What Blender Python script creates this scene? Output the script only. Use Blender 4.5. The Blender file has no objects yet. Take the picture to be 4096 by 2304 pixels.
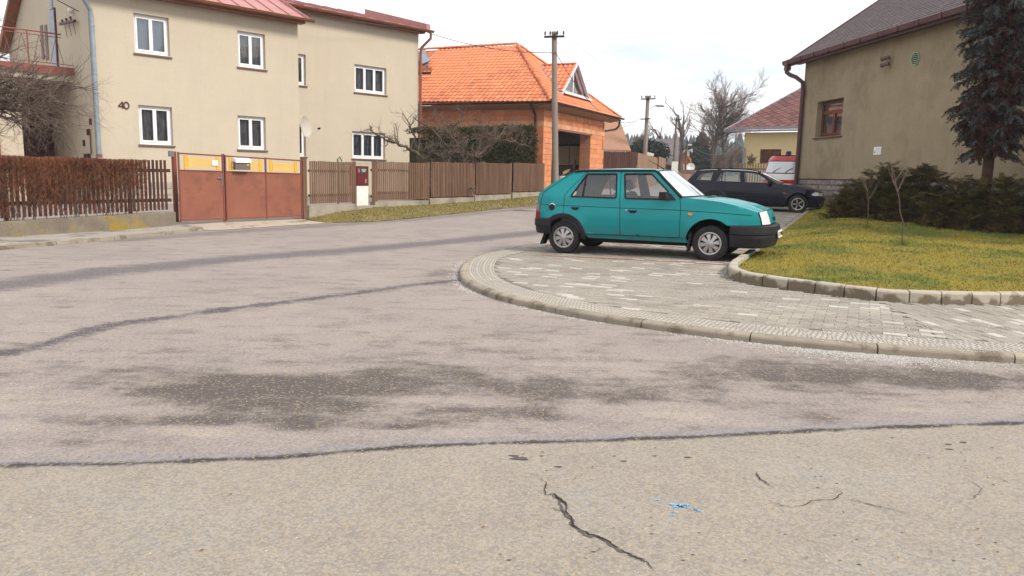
import bpy, math, random
import numpy as np
from mathutils import Vector, Matrix, noise
from mathutils.geometry import delaunay_2d_cdt
HAZE = True; random.seed(11); rng = np.random.default_rng(5)
scn = bpy.context.scene
COL = scn.collection
# ---------------------------------------------------------------- camera
FPX = 3050.0; HC = 1.31
pitch = math.atan((1152-698)/FPX); roll = math.atan(.0225)
CR = Matrix.Rotation(math.pi/2-pitch, 3, 'X') @ Matrix.Rotation(roll, 3, 'Z')
cd = bpy.data.cameras.new('camera'); cam = bpy.data.objects.new('camera', cd); COL.objects.link(cam)
cd.sensor_width = 36; cd.lens = FPX/4096*36; cd.clip_start = .05; cd.clip_end = 3000
cam.matrix_world = Matrix.Translation((0, 0, HC)) @ CR.to_4x4()
scn.camera = cam
# ---------------------------------------------------------------- sky, sun, exposure
SUN_EL, SUN_AZ = math.radians(42), math.radians(118)     # azimuth clockwise from +Y
w = bpy.data.worlds.new('World'); scn.world = w; w.use_nodes = True
nt = w.node_tree; nt.nodes.clear(); N = nt.nodes.new; L = nt.links.new
sky = N('ShaderNodeTexSky'); sky.sky_type = 'NISHITA'; sky.sun_disc = False
sky.sun_elevation = SUN_EL; sky.sun_rotation = SUN_AZ; sky.air_density = 1.2; sky.dust_density = 2
tc = N('ShaderNodeTexCoord'); mp = N('ShaderNodeMapping'); mp.inputs['Scale'].default_value = (1.6, 1.6, 6)
nz = N('ShaderNodeTexNoise'); nz.inputs['Scale'].default_value = 1.7; nz.inputs['Detail'].default_value = 8; nz.inputs['Roughness'].default_value = .55
L(tc.outputs['Generated'], mp.inputs[0]); L(mp.outputs[0], nz.inputs['Vector'])
rp = N('ShaderNodeValToRGB'); rp.color_ramp.elements[0].position = .36; rp.color_ramp.elements[1].position = .56
rp.color_ramp.elements[0].color = (.70, .70, .70, 1); rp.color_ramp.elements[1].color = (1, 1, 1, 1)
L(nz.outputs['Fac'], rp.inputs[0])
mx = N('ShaderNodeMix'); mx.data_type = 'RGBA'; mx.inputs[7].default_value = (6.1, 6.0, 6.0, 1)
L(rp.outputs[0], mx.inputs[0]); L(sky.outputs[0], mx.inputs[6])
nz2 = N('ShaderNodeTexNoise'); nz2.inputs['Scale'].default_value = 2.6; nz2.inputs['Detail'].default_value = 6; nz2.inputs['Roughness'].default_value = .5
mp2 = N('ShaderNodeMapping'); mp2.inputs['Scale'].default_value = (1, 1, 4.5); mp2.inputs['Location'].default_value = (.35, .2, .1); L(tc.outputs['Generated'], mp2.inputs[0]); L(mp2.outputs[0], nz2.inputs['Vector'])
rp2 = N('ShaderNodeValToRGB'); rp2.color_ramp.elements[0].position = .48; rp2.color_ramp.elements[1].position = .68; rp2.color_ramp.elements[0].color = (0, 0, 0, 1); rp2.color_ramp.elements[1].color = (.75, .75, .75, 1); L(nz2.outputs['Fac'], rp2.inputs[0])
mx2 = N('ShaderNodeMix'); mx2.data_type = 'RGBA'; mx2.inputs[7].default_value = (2.5, 3.05, 3.45, 1); L(rp2.outputs[0], mx2.inputs[0]); L(mx.outputs[2], mx2.inputs[6])
bg = N('ShaderNodeBackground'); bg.inputs['Strength'].default_value = .10
out = N('ShaderNodeOutputWorld'); L(mx2.outputs[2], bg.inputs[0]); L(bg.outputs[0], out.inputs[0])
sd = bpy.data.lights.new('sun', 'SUN'); sun = bpy.data.objects.new('sun', sd); COL.objects.link(sun)
sd.energy = 1.5; sd.angle = math.radians(14); sd.color = (1, .93, .82)
sdir = Vector((math.sin(SUN_AZ)*math.cos(SUN_EL), math.cos(SUN_AZ)*math.cos(SUN_EL), math.sin(SUN_EL)))
sun.rotation_euler = (-sdir).to_track_quat('-Z', 'Y').to_euler(); sun.location = (20, -10, 30)
vs = scn.view_settings; vs.view_transform = 'Standard'; vs.look = 'None'; vs.gamma = 1; vs.exposure = 1.36; vs.use_curve_mapping = False
# ---------------------------------------------------------------- pixel (4096 wide photo) -> point
def ray(px, py): return CR @ Vector(((px-2048)/FPX, -(py-1152)/FPX, -1))
def G(px, py, z=0.0):
    d = ray(px, py); return Vector((0, 0, HC)) + d*((z-HC)/d.z)
def atY(px, py, Y):
    d = ray(px, py); return Vector((0, 0, HC)) + d*(Y/d.y)
def onpl(px, py, P, n):
    c = Vector((0, 0, HC)); d = ray(px, py); return c + d*((Vector(P)-c).dot(n)/d.dot(n))
def sst(a, b, x):
    t = min(1, max(0, (x-a)/(b-a))); return t*t*(3-2*t)
def gz(x, y): return .0235*min(max(0, y-15.5), 40)+.05*sst(0, 3, x)*sst(8.5, 11.5, y)                    # street level
def Gz(px, py, f, n=8):                                               # pixel onto a height field
    z = 0
    for _ in range(n):
        p = G(px, py, z); z = f(p.x, p.y)
    return Vector((p.x, p.y, z))
# ---------------------------------------------------------------- objects
ORG = {}
def tag(o, label=None, cat=None, group=None, kind=None):
    if label: o['label'] = label
    if cat: o['category'] = cat
    if group: o['group'] = group
    if kind: o['kind'] = kind
    return o
def thing(name, label, cat, loc=(0, 0, 0), group=None, rotz=0, kind=None):
    o = bpy.data.objects.new(name, None); COL.objects.link(o); o.empty_display_size = .2
    o.location = loc; o.rotation_euler = (0, 0, rotz); ORG[o.name] = Vector(loc) if rotz == 0 else Vector((0, 0, 0))
    return tag(o, label, cat, group, kind)
def setpar(o, parent):
    o.parent = parent; ORG[o.name] = ORG[parent.name]
class MB:
    def __init__(s): s.v = []; s.f = []; s.mi = []; s.cur = 0
    def add(s, vs_, fs):
        b = len(s.v); s.v += [tuple(p) for p in vs_]
        for q in fs: s.f.append(tuple(i+b for i in q)); s.mi.append(s.cur)
        return s
    def hexa(s, p):  # p0-3 bottom loop, p4-7 top loop
        return s.add(p, [(3, 2, 1, 0), (4, 5, 6, 7), (0, 1, 5, 4), (1, 2, 6, 5), (2, 3, 7, 6), (3, 0, 4, 7)])
    def box(s, c, sx, sy, sz, ax=None):
        c = Vector(c); X, Y, Z = ax if ax else (Vector((1, 0, 0)), Vector((0, 1, 0)), Vector((0, 0, 1)))
        X = Vector(X)*sx/2; Y = Vector(Y)*sy/2; Z = Vector(Z)*sz/2
        return s.hexa([c-X-Y-Z, c+X-Y-Z, c+X+Y-Z, c-X+Y-Z, c-X-Y+Z, c+X-Y+Z, c+X+Y+Z, c-X+Y+Z])
    def bar(s, a, b, wx, wy, side=None):   # rectangular bar from a to b
        a = Vector(a); b = Vector(b); d = (b-a); l = d.length; d.normalize()
        u = Vector(side) if side is not None else Vector((0, 0, 1))
        if abs(d.dot(u)) > .95: u = Vector((1, 0, 0))
        x = d.cross(u).normalized(); y = x.cross(d)
        return s.box((a+b)/2, wx, wy, l, (x, y, d))
    def tube(s, path, r, n=8, cap=True):
        path = [Vector(p) for p in path]; m = len(path)
        rr = r if isinstance(r, (list, tuple)) else [r]*m
        prev = None; base = len(s.v); vs_ = []
        for i, p in enumerate(path):
            d = (path[min(i+1, m-1)]-path[max(i-1, 0)])
            if d.length < 1e-9: d = Vector((0, 0, 1))
            d.normalize()
            if prev is None:
                u = Vector((0, 0, 1)) if abs(d.z) < .9 else Vector((1, 0, 0))
                prev = d.cross(u).normalized()
            x = (prev - d*prev.dot(d)); x = x.normalized() if x.length > 1e-6 else d.orthogonal().normalized()
            y = d.cross(x); prev = x
            for k in range(n):
                a = 2*math.pi*k/n; vs_.append(p + (x*math.cos(a)+y*math.sin(a))*rr[i])
        fs = []
        for i in range(m-1):
            for k in range(n):
                k2 = (k+1) % n; fs.append((i*n+k, i*n+k2, (i+1)*n+k2, (i+1)*n+k))
        if cap: fs.append(tuple(range(n-1, -1, -1))); fs.append(tuple((m-1)*n+k for k in range(n)))
        return s.add(vs_, fs)
    def prism(s, pts, ext):   # planar polygon (3d pts) extruded
        e = Vector(ext); a = [Vector(p) for p in pts]; n = len(a)
        return s.add(a+[p+e for p in a], [tuple(range(n-1, -1, -1)), tuple(range(n, 2*n))] + [(i, (i+1) % n, n+(i+1) % n, n+i) for i in range(n)])
    def lathe(s, prof, c, axis, n=24, x0=None):  # prof: (r, h) along axis
        axis = Vector(axis).normalized(); c = Vector(c)
        x = Vector(x0) if x0 is not None else axis.orthogonal().normalized(); y = axis.cross(x)
        vs_ = [c + axis*h + (x*math.cos(2*math.pi*k/n)+y*math.sin(2*math.pi*k/n))*r for r, h in prof for k in range(n)]
        fs = [(i*n+k, i*n+(k+1) % n, (i+1)*n+(k+1) % n, (i+1)*n+k) for i in range(len(prof)-1) for k in range(n)]
        return s.add(vs_, fs)
    def grid(s, rows):
        m = len(rows[0]); vs_ = [p for r in rows for p in r]
        return s.add(vs_, [(i*m+j, i*m+j+1, (i+1)*m+j+1, (i+1)*m+j) for i in range(len(rows)-1) for j in range(m-1)])
    def mesh(s, name, mats, smooth=False, off=(0, 0, 0)):
        me = bpy.data.meshes.new(name); o = Vector(off)
        if o.length: v = [(p[0]-o.x, p[1]-o.y, p[2]-o.z) for p in s.v]
        else: v = s.v
        me.from_pydata(v, [], s.f)
        for m in (mats if isinstance(mats, (list, tuple)) else [mats]): me.materials.append(m)
        if max(s.mi, default=0): me.polygons.foreach_set('material_index', s.mi)
        if smooth: me.polygons.foreach_set('use_smooth', [True]*len(s.f))
        if smooth == 'auto': me.set_sharp_from_angle(angle=math.radians(38))
        me.update(); return me
    def build(s, name, mats, parent=None, smooth=False, kind=None, label=None):
        off = ORG[parent.name] if parent is not None else (0, 0, 0)
        me = s.mesh(name, mats, smooth, off)
        o = bpy.data.objects.new(name, me); COL.objects.link(o)
        if parent is not None: setpar(o, parent)
        else: ORG[o.name] = Vector((0, 0, 0))
        if kind: o['kind'] = kind
        if label: o['label'] = label
        return o
def solo(mb, name, mats, label, cat, loc, group=None, smooth=False, kind=None):
    me = mb.mesh(name, mats, smooth, loc); o = bpy.data.objects.new(name, me); COL.objects.link(o); o.location = loc
    ORG[o.name] = Vector(loc); return tag(o, label, cat, group, kind)
def inst(name, me, parent, M):
    o = bpy.data.objects.new(name, me); COL.objects.link(o); setpar(o, parent)
    o.matrix_local = Matrix.Translation(-ORG[parent.name]) @ M
    return o
def bake(mb, me, M):   # add transformed copy of mesh `me` (kept as (verts, faces))
    mb.add([M @ Vector(v) for v in me[0]], me[1])
def pieces(name, shape, mats, parent, Ms, limit=300, smooth=False):
    """nearest `limit` placements as parts sharing data, the rest joined as one stuff part. mats: list, Ms: [(matrix, matindex)]"""
    key = lambda m: (m[0].translation - Vector((0, 0, HC))).length
    Ms = sorted(Ms, key=key); mats = mats if isinstance(mats, list) else [mats]
    mes = []
    for m in mats:
        b = MB(); b.add(*shape); mes.append(b.mesh(name, m, smooth))
    for M, k in Ms[:limit]: inst(name, mes[k], parent, M)
    if len(Ms) > limit:
        b = MB()
        for M, k in Ms[limit:]: b.cur = k; bake(b, shape, M)
        b.build(name + '_field', mats, parent, smooth, kind='stuff')
def shape(mb): return (mb.v, mb.f)
def frameM(P, X, Y, Z):
    M = Matrix.Identity(4)
    for i in range(3): M[i][0] = X[i]; M[i][1] = Y[i]; M[i][2] = Z[i]; M[i][3] = P[i]
    return M
# ---------------------------------------------------------------- materials
def lin(h):
    if isinstance(h, str):
        c = [int(h[i:i+2], 16)/255 for i in (0, 2, 4)]; return tuple((x/12.92 if x < .04045 else ((x+.055)/1.055)**2.4) for x in c)
    return tuple(h)
def mat(name, c1, c2=None, scale=3, detail=5, rough=.8, bump=0, bscale=60, metal=0, rand=0, spec=.22, coat=0, c3=None, scale3=.6, thr3=(.5, .62), fine=0, fscale=150, stretch=None, trans=0, streak=None):
    m = bpy.data.materials.new(name); m.use_nodes = True; t = m.node_tree; b = t.nodes['Principled BSDF']; N = t.nodes.new; L = t.links.new
    b.inputs['Roughness'].default_value = rough; b.inputs['Metallic'].default_value = metal
    b.inputs['Specular IOR Level'].default_value = spec
    if coat: b.inputs['Coat Weight'].default_value = coat; b.inputs['Coat Roughness'].default_value = .06
    if trans: b.inputs['Transmission Weight'].default_value = trans
    c1 = lin(c1); pos = N('ShaderNodeNewGeometry').outputs['Position']
    if stretch:
        mp = N('ShaderNodeMapping'); mp.inputs['Scale'].default_value = stretch; L(pos, mp.inputs[0]); pos = mp.outputs[0]
    cur = None
    def noise_(sc, det=5, r=.6):
        n = N('ShaderNodeTexNoise'); n.inputs['Scale'].default_value = sc; n.inputs['Detail'].default_value = det; n.inputs['Roughness'].default_value = r
        L(pos, n.inputs['Vector']); return n.outputs['Fac']
    def ramp(o, a, bb):
        r = N('ShaderNodeMapRange'); r.inputs[1].default_value = a; r.inputs[2].default_value = bb; L(o, r.inputs[0]); return r.outputs[0]
    def mixc(f, A, B):
        x = N('ShaderNodeMix'); x.data_type = 'RGBA'
        if hasattr(f, 'is_linked') or not isinstance(f, (int, float)): L(f, x.inputs[0])
        else: x.inputs[0].default_value = f
        for i, c in ((6, A), (7, B)):
            if isinstance(c, tuple): x.inputs[i].default_value = (*c[:3], 1)
            else: L(c, x.inputs[i])
        return x.outputs[2]
    cur = c1
    if c2 is not None: cur = mixc(ramp(noise_(scale, detail), .32, .68), c1, lin(c2))
    if c3 is not None: cur = mixc(ramp(noise_(scale3, 6, .65), *thr3), cur, lin(c3))
    if streak:
        mp = N('ShaderNodeMapping'); mp.inputs['Scale'].default_value = (1.5, 1.5, .14); L(t.nodes['Geometry'].outputs['Position'] if 'Geometry' in t.nodes else pos, mp.inputs[0]); n = N('ShaderNodeTexNoise'); n.inputs['Scale'].default_value = 1.6; n.inputs['Detail'].default_value = 7; n.inputs['Roughness'].default_value = .7; L(mp.outputs[0], n.inputs['Vector'])
        f = N('ShaderNodeMath'); f.operation = 'MULTIPLY'; L(ramp(n.outputs['Fac'], .50, .72), f.inputs[0]); f.inputs[1].default_value = streak[1]; cur = mixc(f.outputs[0], cur, lin(streak[0]))
    if fine:
        hs = N('ShaderNodeHueSaturation'); L(ramp(noise_(fscale, 3, .7), .25, .75), hs.inputs['Fac']); hs.inputs['Fac'].default_value = 1
        mv = N('ShaderNodeMath'); mv.operation = 'MULTIPLY_ADD'; L(ramp(noise_(fscale, 3, .7), .3, .7), mv.inputs[0]); mv.inputs[1].default_value = 2*fine; mv.inputs[2].default_value = 1-fine
        t.nodes.remove(hs); vm = N('ShaderNodeVectorMath'); vm.operation = 'SCALE'
        if isinstance(cur, tuple): vm.inputs[0].default_value = cur[:3]
        else: L(cur, vm.inputs[0])
        L(mv.outputs[0], vm.inputs['Scale']); cur = vm.outputs[0]
    if rand:
        oi = N('ShaderNodeObjectInfo'); mv = N('ShaderNodeMath'); mv.operation = 'MULTIPLY_ADD'; L(oi.outputs['Random'], mv.inputs[0]); mv.inputs[1].default_value = 2*rand; mv.inputs[2].default_value = 1-rand
        vm = N('ShaderNodeVectorMath'); vm.operation = 'SCALE'
        if isinstance(cur, tuple): vm.inputs[0].default_value = cur[:3]
        else: L(cur, vm.inputs[0])
        L(mv.outputs[0], vm.inputs['Scale']); cur = vm.outputs[0]
    if isinstance(cur, tuple): b.inputs['Base Color'].default_value = (*cur[:3], 1)
    else: L(cur, b.inputs['Base Color'])
    if bump:
        bp = N('ShaderNodeBump'); bp.inputs['Strength'].default_value = min(1, bump); bp.inputs['Distance'].default_value = .02*bump if bump > 0 else 0
        L(noise_(bscale, 4, .65), bp.inputs['Height']); L(bp.outputs[0], b.inputs['Normal'])
    return m
def glassmat(name, tint=(.9, .95, 1), refl=.25, dark=0.0):
    m = bpy.data.materials.new(name); m.use_nodes = True; t = m.node_tree; t.nodes.clear(); N = t.nodes.new; L = t.links.new
    tr = N('ShaderNodeBsdfTransparent'); tr.inputs[0].default_value = (*[c*(1-dark) for c in tint], 1)
    gl = N('ShaderNodeBsdfGlossy'); gl.inputs['Roughness'].default_value = .03
    fr = N('ShaderNodeFresnel'); fr.inputs[0].default_value = 1.5
    ma = N('ShaderNodeMath'); ma.operation = 'MULTIPLY_ADD'; ma.inputs[1].default_value = 1.2; ma.inputs[2].default_value = refl; ma.use_clamp = True
    L(fr.outputs[0], ma.inputs[0]); mx = N('ShaderNodeMixShader'); L(ma.outputs[0], mx.inputs[0]); L(tr.outputs[0], mx.inputs[1]); L(gl.outputs[0], mx.inputs[2])
    o = N('ShaderNodeOutputMaterial'); L(mx.outputs[0], o.inputs[0]); return m
M = {}
M['render_cream'] = mat('cream_render', (.50, .435, .340), (.47, .41, .325), scale=1.2, bump=.5, bscale=45, rough=.95, c3=(.47, .40, .31), scale3=.45, thr3=(.5, .75), fine=.09, fscale=50, streak=((.40, .34, .27), .22))
M['render_ochre'] = mat('ochre_render', (.335, .275, .180), (.295, .24, .16), scale=2, bump=.8, bscale=38, rough=.95, c3=(.22, .175, .115), scale3=.5, thr3=(.5, .72), fine=.13, fscale=40, streak=((.19, .15, .10), .25))
M['render_yellow'] = mat('yellow_render', (.60, .50, .27), (.56, .46, .25), scale=2, rough=.95)
M['white_pvc'] = mat('white_pvc', (.78, .78, .80), rough=.35)
M['glass'] = glassmat('window_glass', refl=.10)
M['curtain'] = mat('lace_curtain', (.11, .11, .12), (.34, .34, .36), scale=9, stretch=(1.6, 1.6, .35), rough=.95, fine=.25, fscale=70)
M['curtain_blue'] = mat('blue_blind', (.20, .27, .36), (.26, .33, .42), scale=7, stretch=(2, 2, .3), rough=.9)
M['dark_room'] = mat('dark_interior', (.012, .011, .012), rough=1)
M['sill_brown'] = mat('brown_metal_sill', (.13, .075, .065), (.17, .11, .10), scale=6, rough=.5)
M['roof_red'] = mat('red_sheet_metal', (.36, .16, .155), (.42, .21, .20), scale=1.3, rough=.55, c3=(.30, .13, .12), scale3=1.1, thr3=(.55, .7), fine=.05, fscale=30)
M['gutter_copper'] = mat('rusty_gutter', (.26, .10, .05), (.20, .09, .055), scale=3, rough=.5)
M['galv'] = mat('galvanised_pipe', (.30, .36, .42), (.22, .27, .32), scale=5, rough=.45, metal=.3)
M['fence_brown'] = mat('brown_fence_wood', (.15, .082, .05), (.19, .115, .08), scale=8, stretch=(1, 1, .2), rough=.8, rand=.16)
M['fence_dark'] = mat('dark_fence_wood', (.055, .022, .018), (.08, .035, .025), scale=8, stretch=(1, 1, .2), rough=.75, rand=.2)
M['fence_raw'] = mat('raw_fence_wood', (.27, .17, .10), (.20, .125, .08), scale=8, stretch=(1, 1, .2), rough=.85, rand=.2)
M['gate_red'] = mat('red_brown_gate_paint', (.26, .10, .062), (.225, .085, .056), scale=2.2, rough=.6, c3=(.165, .065, .048), scale3=2.3, thr3=(.50, .72), fine=.08, fscale=50)
M['gate_frame'] = mat('gate_frame_paint', (.20, .065, .045), rough=.55)
M['yellow'] = mat('yellow_paint', (.72, .42, .035), (.62, .36, .04), scale=6, rough=.6)
M['concrete'] = mat('concrete', (.34, .30, .245), (.28, .25, .20), scale=3, rough=.95, bump=.4, bscale=50, c3=(.20, .175, .14), scale3=1.7, thr3=(.5, .66), fine=.12, fscale=90)
M['concrete_mossy'] = mat('mossy_concrete', (.22, .19, .14), (.15, .125, .10), scale=2.5, rough=.95, bump=.6, bscale=30, c3=(.28, .20, .03), scale3=1.3, thr3=(.53, .66), fine=.2, fscale=40)
M['pole'] = mat('pole_concrete', (.27, .225, .19), (.22, .185, .16), scale=2, rough=.95, bump=.3, fine=.08, fscale=50)
M['wood_pole'] = mat('wood_pole', (.16, .12, .10), (.11, .085, .07), scale=5, stretch=(1, 1, .15), rough=.9)
M['iron'] = mat('black_iron', (.03, .028, .03), rough=.6)
M['porcelain'] = mat('insulator', (.10, .035, .03), rough=.25)
M['wire'] = mat('wire', (.06, .06, .07), rough=.6)
M['white'] = mat('white_paint', (.72, .71, .68), (.62, .60, .56), scale=5, rough=.6)
M['plaque'] = mat('dark_red_door', (.11, .018, .02), rough=.4)
M['green'] = mat('green_plastic', (.0, .22, .13), rough=.4)
M['block'] = mat('hollow_clay_block', (.66, .26, .125), (.72, .34, .18), scale=4, rough=.9, rand=.13, fine=.08, fscale=30)
M['block2'] = mat('smooth_clay_block', (.46, .16, .08), (.52, .21, .11), scale=2, rough=.9, rand=.12)
M['block3'] = mat('light_clay_block', (.60, .32, .18), (.52, .25, .14), scale=2, rough=.9, rand=.1)
M['mortar'] = mat('mortar', (.34, .28, .24), (.25, .2, .17), scale=6, rough=.95)
M['tile_orange'] = mat('orange_clay_tile', (.56, .17, .075), (.60, .22, .11), scale=3, rough=.7, rand=.18, c3=(.44, .15, .08), scale3=1.5, thr3=(.5, .7))
M['zinc'] = mat('zinc_sheet', (.28, .31, .36), (.22, .24, .28), scale=4, rough=.4, metal=.5)
M['dark_gutter'] = mat('dark_gutter', (.035, .03, .035), rough=.45)
M['slate'] = mat('weathered_slate', (.105, .08, .08), (.075, .06, .066), scale=5, rough=.85, rand=.28, c3=(.22, .19, .12), scale3=3, thr3=(.62, .72))
M['diamond'] = mat('red_brown_slate', (.15, .062, .055), (.12, .055, .05), scale=6, rough=.8, rand=.28, c3=(.19, .13, .10), scale3=2.5, thr3=(.6, .75))
M['purple_brown'] = mat('purple_brown_paint', (.085, .04, .042), (.11, .055, .055), scale=3, rough=.5)
M['stone'] = mat('plinth_stone', (.30, .255, .22), (.23, .20, .18), scale=6, rough=.95, rand=.22, bump=.7, bscale=25)
M['stone_light'] = mat('light_stone', (.45, .40, .34), (.34, .31, .27), scale=6, rough=.95, rand=.15)
M['wood_win'] = mat('varnished_window_wood', (.115, .040, .024), (.15, .055, .032), scale=10, stretch=(1, 1, .2), rough=.4)
M['bark'] = mat('grey_bark', (.13, .10, .085), (.08, .06, .055), scale=9, rough=.95, bump=.5, bscale=30)
M['bark_lichen'] = mat('lichen_bark', (.115, .085, .07), (.07, .05, .042), scale=7, rough=.95, c3=(.17, .15, .08), scale3=6, thr3=(.55, .65))
M['twig'] = mat('bare_twigs', (.20, .15, .12), (.14, .10, .085), scale=3, rough=.95)
M['twig_red'] = mat('brown_hedge_twigs', (.15, .06, .032), (.20, .085, .045), scale=2, rough=.95, c3=(.09, .035, .025), scale3=1.2)
M['thuja'] = mat('dark_thuja', (.045, .047, .018), (.026, .030, .012), scale=5, rough=.9, c3=(.075, .065, .025), scale3=2)
M['juniper'] = mat('juniper_green', (.11, .098, .026), (.07, .062, .02), scale=6, rough=.9, c3=(.16, .12, .04), scale3=3, thr3=(.52, .64))
M['juniper_tip'] = mat('juniper_tip', (.21, .18, .055), (.15, .13, .045), scale=6, rough=.9)
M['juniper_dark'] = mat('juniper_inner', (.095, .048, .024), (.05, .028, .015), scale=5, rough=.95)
M['spruce_blue'] = mat('blue_spruce_needles', (.095, .115, .118), (.055, .070, .068), scale=5, rough=.9, c3=(.17, .195, .205), scale3=2.4, thr3=(.5, .68))
M['spruce_brown'] = mat('spruce_twig_brown', (.11, .052, .038), (.06, .032, .026), scale=6, rough=.95)
M['conifer'] = mat('far_conifer', (.030, .042, .026), (.022, .030, .022), scale=2, rough=.95)
M['forest'] = mat('far_forest', (.035, .048, .045), (.045, .05, .045), scale=.05, rough=1)
M['forest_bare'] = mat('far_bare_wood', (.11, .08, .07), (.08, .06, .055), scale=.1, rough=1)
M['black_plastic'] = mat('black_plastic', (.022, .020, .022), (.035, .032, .034), scale=8, rough=.5)
M['rubber'] = mat('tyre_rubber', (.022, .02, .02), (.035, .032, .03), scale=12, rough=.85, bump=.2, bscale=80)
# ================================================================ GROUND
RZ = -.07
def rz_(x, y): return .0235*min(max(0, y-15.5), 40) + RZ
def catmull(P, n=8, closed=False):
    P = [Vector(p) for p in P]; out_ = []; m = len(P)
    for i in range(m if closed else m-1):
        p0 = P[(i-1) % m] if closed or i > 0 else P[0]; p1 = P[i]; p2 = P[(i+1) % m]; p3 = P[(i+2) % m] if closed or i+2 < m else P[-1]
        for k in range(n):
            t = k/n; out_.append(.5*((2*p1)+(-p0+p2)*t+(2*p0-5*p1+4*p2-p3)*t*t+(-p0+3*p1-3*p2+p3)*t**3))
    if not closed: out_.append(P[-1])
    return out_
def resample(P, step):
    P = [Vector(p) for p in P]; d = [0]
    for a, b in zip(P, P[1:]): d.append(d[-1]+(b-a).length)
    n = max(1, round(d[-1]/step)); out_ = []; j = 0
    for i in range(n+1):
        t = d[-1]*i/n
        while j < len(P)-2 and d[j+1] < t: j += 1
        s = (t-d[j])/max(1e-9, d[j+1]-d[j]); out_.append(P[j].lerp(P[j+1], s))
    return out_
def offset2(P, d):   # to the left of travel
    out_ = []
    for i in range(len(P)):
        a = P[max(0, i-1)]; b = P[min(len(P)-1, i+1)]; t = Vector((b[0]-a[0], b[1]-a[1])).normalized()
        out_.append(Vector((P[i][0]-t.y*d, P[i][1]+t.x*d)))
    return out_
def inpoly(x, y, poly):
    c = False; j = len(poly)-1
    for i in range(len(poly)):
        if (poly[i][1] > y) != (poly[j][1] > y) and x < (poly[j][0]-poly[i][0])*(y-poly[i][1])/(poly[j][1]-poly[i][1])+poly[i][0]: c = not c
        j = i
    return c
def dpoly(x, y, P):
    best = 1e9
    for a, b in zip(P, P[1:]):
        dx, dy = b[0]-a[0], b[1]-a[1]; t = max(0, min(1, ((x-a[0])*dx+(y-a[1])*dy)/(dx*dx+dy*dy+1e-12)))
        best = min(best, math.hypot(x-a[0]-t*dx, y-a[1]-t*dy))
    return best
def cdt(outer, holes=(), step=.1, extra=True):
    vs_ = [Vector((p[0], p[1])) for p in outer]; es = [(i, (i+1) % len(outer)) for i in range(len(outer))]
    for h in holes:
        b = len(vs_); vs_ += [Vector((p[0], p[1])) for p in h]; es += [(b+i, b+(i+1) % len(h)) for i in range(len(h))]
    if extra:
        xs = [p[0] for p in outer]; ys = [p[1] for p in outer]; loops = [list(outer)+[outer[0]]]+[list(h)+[h[0]] for h in holes]
        y = min(ys)+step*.5; r = 0
        while y < max(ys):
            x = min(xs)+step*(.5+.5*(r % 2))
            while x < max(xs):
                if inpoly(x, y, outer) and not any(inpoly(x, y, h) for h in holes) and min(dpoly(x, y, l) for l in loops) > step*.35: vs_.append(Vector((x, y)))
                x += step
            y += step*.9; r += 1
    rv, _, rf, *_ = delaunay_2d_cdt(vs_, es, [], 0, 1e-6)
    fs = []
    for f in rf:
        c = sum((rv[i] for i in f), Vector((0, 0)))/len(f)
        if inpoly(c.x, c.y, outer) and not any(inpoly(c.x, c.y, h) for h in holes): fs.append(tuple(f))
    return rv, fs
def sheet(name, poly, zf, m, step=.6, kind='structure', skirt=0, parent=None):
    P = resample(list(map(lambda p: (p[0], p[1], 0), poly))+[(poly[0][0], poly[0][1], 0)], step)[:-1]
    rv, fs = cdt([(p.x, p.y) for p in P], (), step)
    b = MB(); b.add([(v.x, v.y, zf(v.x, v.y)) for v in rv], fs)
    if skirt:
        n = len(P); b.add([(p.x, p.y, zf(p.x, p.y)) for p in P]+[(p.x, p.y, zf(p.x, p.y)-skirt) for p in P], [(i, (i+1) % n, n+(i+1) % n, n+i) for i in range(n)])
    return b.build(name, m, parent, kind=kind if parent is None else None, smooth=False)
K = 1.59006
def R_(px, py): p = Gz(px, py, rz_); return (p.x, p.y)
def V_(px, py): p = Gz(px, py, gz); return (p.x, p.y)
# ---- terrain to the horizon
def terr(x, y):
    z = gz(x, y)-.16
    r = math.hypot(x, y)
    if y > 60: z += -.2
    z += 17*sst(200, 420, r)*(1 if y > 0 else .4)*(.85+.3*noise.noise(Vector((x*.004, y*.004, 3))))
    return z
b = MB()
ys = [-600, -300, -120, -50, -20, 0, 8, 14, 15.5, 18, 22, 30, 40, 50, 56, 60, 75, 100, 140, 200, 240, 280, 320, 360, 400, 440, 500, 600, 800]
xs = [-700, -500, -400, -300, -240, -180, -130, -90, -60, -35, -15, 0, 15, 35, 60, 90, 130, 180, 240, 300, 400, 500, 700]
b.grid([[(x, y, terr(x, y)) for x in xs] for y in ys])
M['terrain'] = mat('winter_meadow', (.13, .11, .045), (.10, .085, .045), scale=.6, rough=1, c3=(.07, .075, .04), scale3=.03)
b.build('terrain', M['terrain'], kind='structure', smooth=True)
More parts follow.
